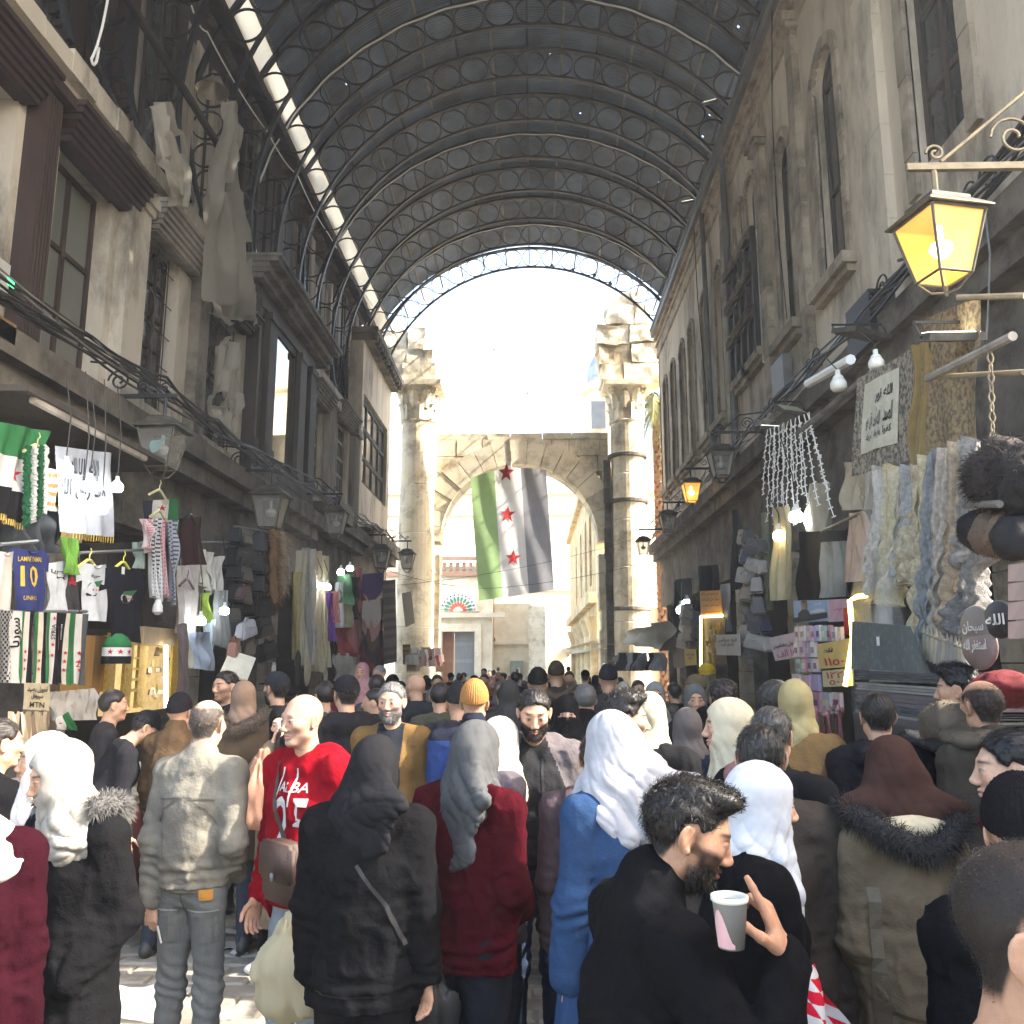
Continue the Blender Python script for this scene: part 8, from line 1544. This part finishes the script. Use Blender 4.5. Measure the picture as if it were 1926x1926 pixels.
L_mid = [
 ('young dark haired man in profile half hidden by the flowing white headscarf', 1163, 1305, 4.0, -88, dict(hair='tall', hair_col=(.014, .011, .01), beard=.25, fine=True, lod=0, top=dict(col=CHAR, collar=.04))),
 ('woman in a cream headscarf and black coat, turned away beside the dark haired youth', 1219, 1304, 4.4, -18, dict(fem=True, lod=0, build=1.25, hijab=dict(col=(.50, .45, .33), back=None, front=None, fold=.009), top=dict(col=(.013, .013, .014), hem=.6, name='coat', t=.024))),
 ('woman in a pink coat and cream headscarf, in profile facing left', 1381, 1315, 3.8, 84, dict(fem=True, lod=0, fine=True, hijab=dict(col=(.52, .46, .33), back=None, front=None, fold=.008), skin=SKIN2, top=dict(col=(.30, .15, .14), hem=.4, t=.03, name='coat', hood=1))),
 ('grey haired man in a black coat in front of the pink packets stall', 1446, 1330, 3.6, -34, dict(hair='short', hair_col=(.05, .048, .045), lod=0, build=1.15, top=dict(col=(.012, .012, .013), collar=.025, hem=.6, name='coat', t=.02))),
 ('man in a mauve padded jacket mostly hidden behind the blue dress', 1124, 1376, 3.6, -6, dict(hair='short', lod=0, build=1.15, top=dict(col=(.085, .062, .066), hood=1, t=.03, hem=.85, fold=.014))),
 ('woman in a cream headscarf between the velvet jacket and the bearded man', 934, 1350, 4.25, -52, dict(fem=True, lod=0, fine=True, hijab=dict(col=(.55, .50, .40), back=None, front=.2), top=dict(col=(.10, .085, .095), hem=.7, name='coat'))),
 ('person in a mustard knitted hat and navy and blue jacket, back turned', 892, 1286, 5.2, 0, dict(cap=('beanie', (.36, .17, .055)), hair='none', lod=0, build=1.2, top=dict(col=(.016, .018, .03), hem=.85, t=.03, collar=.05, split=(lambda c, A: (np.abs(c[:, 0]) > .13) & (c[:, 2] < 1.42), (.025, .05, .16))))),
 ('veiled woman all in black with only her eyes showing', 1065, 1308, 5.6, 180, dict(fem=True, niqab=True, lod=0, fine=True, hijab=dict(col=(.009, .009, .01), front=.5, wide=.05), top=dict(col=(.009, .009, .01), hem=.3, t=.04, name='coat'))),
 ('woman in a grey brown headscarf and navy coat, back turned', 1294, 1333, 4.9, 8, dict(fem=True, lod=0, hijab=dict(col=(.115, .10, .095), back=None, front=None, wide=.02), top=dict(col=NAVY, hem=.5, name='coat', t=.025))),
 ('man in a dark cap and black hooded jacket, head turned left', 655, 1272, 5.9, 34, dict(cap=('cap', (.014, .014, .018)), hair='short', lod=0, build=1.2, beard=.5, top=dict(col=(.013, .013, .015), hood=1, t=.026, hem=.85))),
 ('woman in a beige headscarf and brown parka with a fur trimmed hood', 458, 1282, 6.1, 4, dict(fem=True, lod=0, build=1.35, hijab=dict(col=(.22, .15, .11), back=None, front=None), top=dict(col=(.075, .052, .034), hem=.6, t=.032, fur='down', furcol=(.11, .085, .065), name='parka'))),
 ('person in a dark knitted hat and brown jacket left of the grey jacket', 336, 1309, 6.0, -8, dict(cap=('beanie', (.015, .014, .018)), hair='none', lod=0, build=1.05, top=dict(col=(.09, .055, .03), hem=.9, collar=.05, t=.022))),
 ('stallholder in a black cap and jacket bending over his trays', 204, 1330, 5.9, -58, dict(cap=('cap', (.013, .013, .016)), hair='short', lod=0, build=1.1, headrot=(0, -34, 0), lean=(0, .14), top=dict(col=(.014, .014, .017), t=.024, hem=.85))),
 ('dark haired man behind the bending stallholder', 208, 1297, 6.3, -60, dict(hair='short', lod=1, top=dict(col=(.03, .028, .03)))),
 ('dark haired man looking out beside the open laptop box', 431, 1262, 7.0, 150, dict(hair='short', lod=0, beard=.4, top=dict(col=CHAR))),
 ('bearded man in a dark cap turned to the left beside the bag stall', 526, 1265, 6.6, 58, dict(cap=('cap', (.02, .022, .028)), hair='short', beard=.8, lod=0, top=dict(col=BLK, t=.024))),
 ('woman in a pale headscarf half hidden behind the white headscarf at left', 104, 1378, 3.55, 120, dict(fem=True, lod=0, hijab=dict(col=(.55, .50, .46), back=None), top=dict(col=(.10, .10, .11), hem=.7))),
 ('person in black cut off by the left edge behind the maroon coat', -8, 1352, 3.9, -40, dict(hair='short', lod=0, build=1.1, top=dict(col=BLK, hood=1, t=.025))),
 ('dark haired man in a black hooded jacket facing the prayer rug stack', 1650, 1302, 4.3, -6, dict(hair='short', lod=0, build=1.12, top=dict(col=(.013, .013, .016), hood=1, t=.026, hem=.85))),
 ('stallholder with high curly hair beside the stacked rugs', 1811, 1254, 4.7, 58, dict(hair='tall', hair_col=(.009, .008, .008), lod=0, fine=True, top=dict(col=(.11, .10, .085)))),
 ('balding man in a brown jacket with a black collar, back turned, far right', 1852, 1277, 3.9, 14, dict(hair='bald', hair_col=(.02, .016, .014), lod=0, build=1.15, skin=SKIN3, top=dict(col=(.05, .042, .033), collar=.03, t=.022, hem=.8))),
 ('dark haired person in profile at the right edge above the black knitted hat', 1918, 1372, 2.55, 72, dict(hair='short', hair_col=(.008, .007, .007), lod=0, skin=SKIN2, top=dict(col=BLK))),
 ('person in a fuzzy black knitted hat low at the right edge', 1922, 1478, 1.95, -12, dict(cap=('beanie', (.012, .011, .012)), hair='none', lod=0, top=dict(col=BLK, t=.03))),
 ('woman in a long ochre coat and pale yellow headscarf by the pink packets stall', 1493, 1280, 4.5, -25, dict(fem=True, lod=0, build=1.1, hijab=dict(col=(.36, .30, .15), back=None, front=None), top=dict(col=(.20, .12, .05), hem=.4, t=.025, name='coat'))),
 ('grey templed man in a dark jacket in profile before the ochre coat', 1452, 1279, 4.9, -70, dict(hair='short', hair_col=(.035, .033, .03), beard=.3, lod=0, top=dict(col=CHAR))),
 ('man with thick dark hair and black coat in the middle right of the crowd', 1360, 1281, 5.6, -14, dict(hair='curly', lod=1, top=dict(col=BLK))),
 ('woman in a grey headscarf facing the viewer from the right side crowd', 1306, 1287, 6.6, 176, dict(fem=True, lod=0, fine=True, hijab=dict(col=(.13, .125, .12), front=.25), top=dict(col=CHAR, hem=.5))),
 ('woman in black beside the grey headscarf facing us', 1333, 1330, 5.4, 30, dict(fem=True, lod=1, hijab=dict(col=BLK, front=.25), top=dict(col=BLK, hem=.4))),
 ('woman in a pale grey headscarf and spectacles with a fur collar facing us', 1231, 1283, 7.2, 178, dict(fem=True, lod=0, hijab=dict(col=(.24, .23, .21), front=.2), top=dict(col=(.05, .045, .04), hem=.6, fur='up', furcol=(.12, .11, .10)))),
 ('grey haired man seen from behind below the right side of the flag', 1101, 1286, 6.2, 4, dict(hair='short', hair_col=(.10, .095, .09), lod=1, top=dict(col=BLK, collar=.04))),
 ('person in a tall dark hat and chequered coat under the right column', 1144, 1254, 8.2, 0, dict(cap=('beanie', (.02, .02, .024)), hair='none', lod=1, build=1.25, top=dict(col=(.035, .035, .038), t=.03))),
 ('man in a black fur hat behind the bearded man', 1011, 1261, 7.6, -6, dict(cap=('beanie', (.012, .011, .011)), hair='none', lod=1, build=1.1, top=dict(col=BLK, t=.03))),
 ('big dark coated man with a cropped head turned left, behind the ochre coat', 786, 1267, 7.6, 46, dict(hair='shaven', beard=.4, lod=1, build=1.3, top=dict(col=(.018, .022, .026), t=.03))),
 ('person in a camouflage jacket among the crowd left of the mustard hat', 828, 1283, 6.8, 0, dict(hair='short', lod=1, top=dict(col=(.06, .06, .04), t=.028))),
 ('woman in a pink headscarf cloak by the left shops', 683, 1247, 11.5, 172, dict(fem=True, lod=1, hijab=dict(col=(.42, .22, .23), front=.5, wide=.10), top=dict(col=(.42, .22, .23), hem=.5, t=.05))),
 ('bald man with grey temples by the left shops', 716, 1251, 12.0, 150, dict(hair='thin', hair_col=(.2, .2, .2), lod=1, top=dict(col=(.04, .05, .05)))),
 ('dark haired woman with a white bag on her back by the left shops', 709, 1268, 8.4, 4, dict(hair='short', fem=True, lod=1, top=dict(col=(.05, .05, .05), hem=.7))),
 ('man with dark hair beside the pale round loaves stall', 613, 1284, 7.2, 40, dict(hair='short', lod=1, top=dict(col=(.07, .06, .045), t=.028))),
 ('man in a flat light brown cap by the yellow cap stall', 1313, 1270, 8.5, 60, dict(cap=('cap', (.16, .12, .07)), hair='short', lod=1, top=dict(col=(.03, .03, .028)))),
 ('dark hooded person left of the mustard knitted hat', 862, 1290, 6.0, 0, dict(cap=('beanie', (.02, .02, .022)), hair='none', lod=1, build=1.15, top=dict(col=(.025, .026, .03), hood=1, t=.03))),
 ('tall person in a brown hooded coat with fur below the flag', 1046, 1248, 9.2, 0, dict(cap=('beanie', (.05, .035, .025)), hair='none', lod=1, build=1.1, top=dict(col=(.04, .032, .026), t=.04, fur='down', furcol=(.10, .07, .045)))),
 ('woman in a dark speckled headscarf behind the bearded man at left', 957, 1280, 7.0, -10, dict(fem=True, lod=1, hijab=dict(col=(.05, .047, .045), front=None), top=dict(col=(.04, .036, .034), t=.03))),
]
for i, (lb, px, py, y, fa, kw) in enumerate(L_mid): person(lb, px, py, y, fa, seed=30 + i, **kw)
# far rows: a few kinds of figure, copied one by one
FARG = 'people filling the far half of the street'
coats = [('black', BLK), ('navy', NAVY), ('charcoal', (.04, .04, .043)), ('brown', (.075, .05, .034)), ('olive', (.06, .06, .035)), ('grey', (.13, .13, .135)), ('beige', (.26, .21, .15)), ('maroon', (.10, .014, .022)), ('blue', (.035, .06, .14)), ('rust', (.20, .075, .03))]
scarfs = [('black', BLK), ('cream', (.5, .45, .36)), ('grey', (.15, .15, .15)), ('white', (.62, .6, .58)), ('brown', (.10, .06, .045)), ('pink', (.40, .22, .22)), ('navy', NAVY)]
KINDS = [('man', 'man with dark hair', 0, dict(hair='short')), ('manf', 'man with dark hair', 178, dict(hair='short', beard=.6)), ('manp', 'man with dark hair', 80, dict(hair='short')),
         ('hij', 'headscarf', 0, dict(fem=True, hijab=dict(front=None))), ('hijf', 'headscarf', 178, dict(fem=True, hijab=dict(front=.2))), ('cap', 'man in dark cap', 0, dict(cap=('cap', BLK), hair='short')), ('bean', 'person in knitted hat', 0, dict(cap=('beanie', BLK), hair='none'))]
protos = {}; used = set(); PR = random.Random(21)
spots = []
for r, Y in enumerate((6.9, 7.8, 8.8, 9.8, 11, 12.3, 13.8, 15.3, 17, 19, 21, 23.5, 26, 29, 33, 38)):
    n = [5, 7, 8, 8, 9, 8, 8, 7, 6, 5, 5, 5, 4, 4, 3, 2][r]; x0, x1 = (-2.7, 1.9) if Y < 26 else (-2.8, 1.6)
    for c in range(n): spots.append((x0 + (x1 - x0) * (c + PR.uniform(.15, .85)) / n, Y + PR.uniform(-.35, .35)))
for (x, y) in spots:
    if any(math.hypot(q[0].location.x - x, q[0].location.y - y) < .42 for q in PEOPLE.values() if q[0].location.y > 5.5): continue
    for _ in range(40):
        k, nm, fa, kw = PR.choice(KINDS); cn, cc = PR.choice(coats); sn, sc_ = PR.choice(scarfs)
        who = nm if 'headscarf' not in nm else 'woman in %s headscarf' % sn
        where = ('by the left shops' if x < -1.6 else 'under the left column' if x < -.9 else 'below the flag' if x < .5 else 'under the right column' if x < 1.2 else 'by the right shops')
        dep = 'midway along' if y < 11 else 'far along' if y < 19 else 'near the gate' if y < 30 else 'in the court'
        vw = {0: 'from behind', 178: 'facing us', 80: 'in profile'}[fa]; lb = '%s, %s coat, %s %s, %s' % (who, cn, dep, where, vw)
        if lb not in used: break
    used.add(lb); st = PR.uniform(1.60, 1.80) if 'headscarf' not in nm else PR.uniform(1.54, 1.68)
    if k not in protos:
        protos[k] = o = person(lb, 0, 0, y, fa, group=FARG, z_top=1.72, x=x, lod=2, seed=len(protos) + 80, top=dict(t=.026, fold=.012, hem=.6 if k in ('hij', 'hijf') else .85, name='coat'), **kw); PEOPLE.pop(lb)
    else:
        o = copy_tree(protos[k])
    o['label'] = lb; o['group'] = FARG; o.location = (x, y, 0); f = st / 1.72; o.scale = (f, f, f); o.rotation_euler = (0, 0, math.radians(fa + PR.uniform(-22, 22)))
    for ch in o.children:
        cm = cmat(sc_) if ch.name.startswith('headscarf') else cmat(cc) if ch.name.startswith('coat') else cmat(PR.choice((BLK, NAVY, CHAR))) if ch.name.startswith(('trousers', 'skirt')) else None
        if cm: ch.material_slots[0].link = 'OBJECT'; ch.material_slots[0].material = cm
    PEOPLE[lb] = (o, f, None, None)
# ================================================================== things carried, print on clothes, litter, air
from mathutils.bvhtree import BVHTree
def kid(label, nm):
    return next(c for c in PEOPLE[label][0].children if c.name.split('.')[0] == nm)
def decal(label, nm, vs, fs, m, name, cx, cz, side=1, off=.004, sx=1., yaw=0.):
    """flat 2-D mesh (x to the wearer's right seen from behind) thrown onto a garment; side +1 front, -1 back"""
    o = kid(label, nm); s = PEOPLE[label][1]; bv = BVHTree.FromPolygons([v.co[:] for v in o.data.vertices], [tuple(p.vertices) for p in o.data.polygons]); out = []; last = None
    Rz = Matrix.Rotation(yaw, 3, 'Z')
    for x, z in vs:
        p = Rz @ Vector(((-x if side > 0 else x) + cx, .5 * side, z + cz)) * 1.; d = Rz @ Vector((0, -side, 0)); h = bv.ray_cast(p * s, d)
        q = h[0] - d * off if h[0] is not None else (last if last is not None else p * s); last = q; out.append(q)
    b = MB(); b.add(out, fs); return link(name, b.mesh(name, m), o)
def dtext(label, nm, s, w, h, m, cx, cz, side=1, yaw=0., ar=False):
    v, f = text_mesh(s, ar); e = v.max(0) - v.min(0); return decal(label, nm, [(x / e[0] * w, y / e[1] * h) for x, y in v], f, m, 'lettering', cx, cz, side, yaw=yaw)
def dstrip(label, nm, pts, w, m, name, cx=0, cz=0, side=1, off=.005, yaw=0., n=8):
    out = []; P = [Vector(p) for p in pts]
    for i in range(len(P) - 1):
        for k in range(n + (i == len(P) - 2)): out.append(P[i].lerp(P[i + 1], k / n))
    vs = []
    for i, p in enumerate(out): t = (out[min(i + 1, len(out) - 1)] - out[max(i - 1, 0)]).normalized(); q = Vector((-t.y, t.x)) * w / 2; vs += [tuple(p + q), tuple(p - q)]
    return decal(label, nm, vs, [(2 * i, 2 * i + 1, 2 * i + 3, 2 * i + 2) for i in range(len(out) - 1)], m, name, cx, cz, side, off, yaw=yaw)
def dpatch(label, nm, x0, x1, z0, z1, m, name, side=1, n=6, off=.006, yaw=0.):
    vs = [(x0 + (x1 - x0) * i / n, z0 + (z1 - z0) * j / n) for j in range(n + 1) for i in range(n + 1)]; return decal(label, nm, vs, [(j * (n + 1) + i, j * (n + 1) + i + 1, (j + 1) * (n + 1) + i + 1, (j + 1) * (n + 1) + i) for j in range(n) for i in range(n)], m, name, 0, 0, side, off, yaw=yaw)
WH2 = cmat((.45, .43, .41), 'plain'); SEAM = cmat((.10, .095, .08), 'cloth'); DKZ = cmat((.006, .006, .006), 'plain')
dtext(L_red, 'jacket', '25', .17, .215, WH2, -.045, 1.20); dtext(L_red, 'jacket', 'ALBA', .15, .038, WH2, -.04, 1.345); dtext(L_red, 'jacket', 'CALCIO', .15, .032, WH2, -.04, 1.055)
for x in (-.04, .04): dstrip(L_red, 'jacket', [(x, 1.42), (x * 1.1, 1.27)], .008, WH2, 'drawstring'); dstrip(L_beard, 'jacket', [(x, 1.40), (x * 1.2, 1.22)], .012, DKZ, 'drawstring')
dstrip(L_beard, 'jacket', [(-.17, 1.02), (-.10, 1.12), (.10, 1.12), (.17, 1.02)], .006, DKZ, 'pouch_seam')
for q in (-1, 1):
    dpatch(L_gray, 'trousers', q * .085 - .065, q * .085 + .065, .70, .84, cmat((.125, .13, .125)), 'back_pocket', -1); dstrip(L_gray, 'trousers', [(q * .085 - .066, .838), (q * .085 + .066, .838)], .006, cmat((.30, .30, .28)), 'stitching', side=-1, off=.009)
    dstrip(L_gray, 'jacket', [(q * .04, 1.30), (q * .10, 1.26), (q * .14, 1.20)], .006, SEAM, 'seam', side=-1)
dpatch(L_gray, 'trousers', .085, .135, .885, .93, cmat((.42, .19, .03), 'leather'), 'leather_label', -1, 3, .012); dstrip(L_gray, 'trousers', [(0, .93), (0, .76)], .006, cmat((.08, .085, .08)), 'seam', side=-1); dstrip(L_gray, 'jacket', [(-.13, 1.30), (0, 1.315), (.13, 1.30)], .007, SEAM, 'seam', side=-1)
dstrip(L_wh, 'coat', [(0.02, 1.22), (.0, .74)], .012, M['galv'], 'zip'); dstrip(L_brn, 'overcoat', [(0, .90), (0, .47)], .006, DKZ, 'vent_seam', side=-1)
dstrip(L_bh, 'jacket', [(.0, 1.30), (.11, 1.16), (.17, 1.02)], .014, cmat((.02, .02, .021), 'leather'), 'bag_strap', side=-1, off=.010); dstrip(L_bh, 'jacket', [(-.15, .865), (0, .86), (.15, .865)], .007, DKZ, 'hem_seam', side=-1)
dstrip(L_tan, 'coat', [(-.14, 1.30), (-.135, .98), (-.12, .72)], .034, cmat((.15, .12, .08), 'leather'), 'bag_strap', side=-1, off=.006); dstrip(L_tan, 'coat', [(-.14, .96), (0, .94), (.14, .96)], .010, cmat((.075, .058, .036)), 'waist_seam', side=-1)
dstrip(L_blue, 'dress_bodice', [(-.12, 1.035), (0, 1.03), (.12, 1.035)], .008, cmat((.016, .036, .085)), 'waist_seam', side=-1)
# paper cup
p = aty(1374, 1738, 1.69); b = MB(); b.lathe([(.0235, -.04), (.032, .042), (.0335, .044), (.033, .049), (.031, .046), (.022, -.035)], 24, p); c = tag(b.build('paper_cup', cmat((.22, .215, .20), 'plain'), smooth=True, center=True), 'small paper cup with a pale rim held by the young bearded man', 'cup')
for nm, pr, m in (('rim', [(.032, .040), (.0345, .042), (.0345, .0500), (.0315, .0508), (.030, .046), (.030, .035)], (.66, .64, .55)),): b = MB(); b.lathe(pr, 24, p, cap=False); b.build(nm, cmat(m, 'plain'), c, smooth=True)
b = MB(); n = 8
for i in range(n + 1):
    a = math.pi * (1.02 + .50 * i / n)
    for z in (-.037, .0 + .03 * math.sin(i * .6)): r = .0242 + (.0086) * (z + .04) / .082; b.v.append((p.x + r * math.cos(a), p.y + r * math.sin(a), p.z + z))
b.f = [(2 * i, 2 * i + 2, 2 * i + 3, 2 * i + 1) for i in range(n)]; b.mi = [0] * n; b.build('pink_print', cmat((.60, .36, .36), 'plain'), c)
# phone, cigarette
p = aty(522, 1392, 5.66); b = MB(); b.obox(p, (.012, .075, .15), Euler((.2, .15, .5)).to_matrix()); tag(b.build('phone', cmat((.015, .015, .018), 'gloss'), center=True), 'dark phone held to the smiling woman\'s ear', 'phone')
w = wp(L_gray, PEOPLE[L_gray][2][-1][1] + np.array([.05, -.03, -.10])); b = MB(); b.tube([w, w + Vector((.03, -.02, -.065))], .0045, 6); tag(b.build('cigarette', WH2, center=True), 'cigarette between the fingers of the man in the grey jacket', 'cigarette')
# bags in hands and on shoulders
def sack(label, name, px, py, y, w, h, col, seed, m=None, twist=0.):
    p = aty(px, py, y); s = Solid(); s.seg((0, 0, -h * .28), (0, 0, h * .02), (w * .5, w * .30), (w * .44, w * .27), .05); s.seg((0, 0, 0), (0, 0, h * .5), (w * .40, w * .24), (w * .07, w * .05), .05)
    s.disp.append(lambda P: fold_noise(P, .020, 10, seed, (1.2, 1.2, .35)) + .010 * np.sin(np.arctan2(P[:, 1], P[:, 0]) * 9 + 3 * vnoise(P * 9, seed)) * np.clip(P[:, 2] / h + .4, 0, 1)); V, F = s.mesh(.010)
    return tag(link(name, np_mesh(name, [(V, F)], m or cmat(col, 'gloss')), None, p), label, 'bag')
sack('white and yellow plastic carrier bag hanging beside the red sweatshirt man', 'plastic_bag', 546, 1815, 3.55, .26, .42, (.5, .47, .36), 5, translucent('pale_carrier_plastic', (.62, .56, .38), .4, .3, 20))
sack('translucent orange pink plastic bag held by the woman on the phone', 'plastic_bag', 492, 1490, 5.4, .28, .48, (.4, .25, .2), 9, translucent('orange_carrier_plastic', (.50, .27, .18), .4, .3, 20))
sack('black handbag low beside the black sweatshirt', 'handbag', 803, 1895, 3.3, .20, .26, (.012, .012, .013), 3, cmat((.012, .012, .013), 'leather'))
p = aty(537, 1640, 3.62); Rb = Euler((0, 0, math.radians(148 - 12))).to_matrix(); t = thing('shoulder_bag', 'brown leather shoulder bag at the hip of the bald man in red', 'bag', p); LM = cmat((.062, .036, .028), 'leather', bump=.35)
def rbox(m, nm, sz, o, par, bev=.10):
    bm = bmesh.new(); bmesh.ops.create_cube(bm, size=1); bmesh.ops.bevel(bm, geom=bm.edges[:], offset=bev, segments=2, affect='EDGES'); b = MB(); b.add([Vector(p) + Rb @ Vector((v.co.x * sz[0] + o[0], v.co.y * sz[1] + o[1], v.co.z * sz[2] + o[2])) for v in bm.verts], [tuple(q.index for q in f.verts) for f in bm.faces]); bm.free(); return b.build(nm, m, par, smooth=True)
rbox(LM, 'body', (.25, .08, .23), (0, 0, 0), t); rbox(cmat((.05, .029, .023), 'leather', bump=.35), 'flap', (.252, .03, .15), (0, .040, .045), t); rbox(M['galv'], 'buckle', (.018, .01, .03), (0, .062, -.01), t)
dstrip(L_red, 'jacket', [(-.10, 1.44), (-.02, 1.22), (.10, 1.0), (.16, .90)], .022, cmat((.04, .024, .02), 'leather'), 'bag_strap', off=.008)
o, fn = None, None
b = MB(); P0, P1 = aty(1512, 1800, 2.3), aty(1556, 1926, 2.2)
b.grid(lambda u, v: tuple(P0.lerp(P1, v) + Vector((.05 * (u - .5) * (1 + v) + .012 * math.sin(u * 9 + v * 6), .03 * math.sin(u * 8 + v * 3), -.02 * u))), 12, 24); b.k = 0
for i in range(len(b.mi)): b.mi[i] = int(((i % 12) // 3 + (i // 12) // 5) % 2)
tag(b.build('striped_cloth', [WH2, cmat((.45, .012, .03), 'cloth')], smooth=True, center=True), 'red and white cloth held by the woman beside the cup', 'cloth')
# litter on the paving
for i, (px, py, r) in enumerate(((438, 1752, .06), (425, 1778, .07), (452, 1790, .04))):
    q = aty(px, py, 6.); r_ = ray(px, py); t_ = (0.02 - CAM_H) / r_.z; q = Vector((0, 0, CAM_H)) + r_ * t_; b = MB(); b.grid(lambda u, v: (q.x + (u - .5) * r * 3, q.y + (v - .5) * r * 2, .008 + .02 * abs(math.sin(u * 5 + v * 4 + i))), 4, 4); tag(b.build('paper_scrap', WH2, center=True), 'white paper scrap lying on the paving behind the grey jacket', 'litter', 'paper scraps on the paving')
r_ = ray(235, 1893); t_ = -CAM_H / r_.z; q = Vector((0, 0, CAM_H)) + r_ * t_; b = MB(); b.grid(lambda u, v: (q.x + (u - .5) * .62 + .03 * math.sin(v * 7), q.y + (v - .5) * .5, .012 + .03 * vnoise(np.array([[u * 5, v * 5, 0]]))[0] ** 2), 20, 16); tag(b.build('plastic_litter', translucent('white_litter_plastic', (.6, .6, .58), .3), smooth=True, center=True), 'crumpled white plastic sheet on the paving at the bottom left', 'litter')
# dusty air under the roof
hz = MB(); hz.box(-70, 70, -40, 100, -1.2, 24); h = hz.build('haze', None); h['kind'] = 'stuff'; hm = bpy.data.materials.new('haze'); hm.use_nodes = True; hn = hm.node_tree; hn.nodes.remove(hn.nodes['Principled BSDF']); hv_ = hn.nodes.new('ShaderNodeVolumePrincipled'); hv_.inputs['Color'].default_value = (.9, .93, 1, 1); hv_.inputs['Density'].default_value = .0018; hv_.inputs['Anisotropy'].default_value = .2
hn.links.new(hv_.outputs[0], hn.nodes['Material Output'].inputs['Volume']); h.data.materials.append(hm)
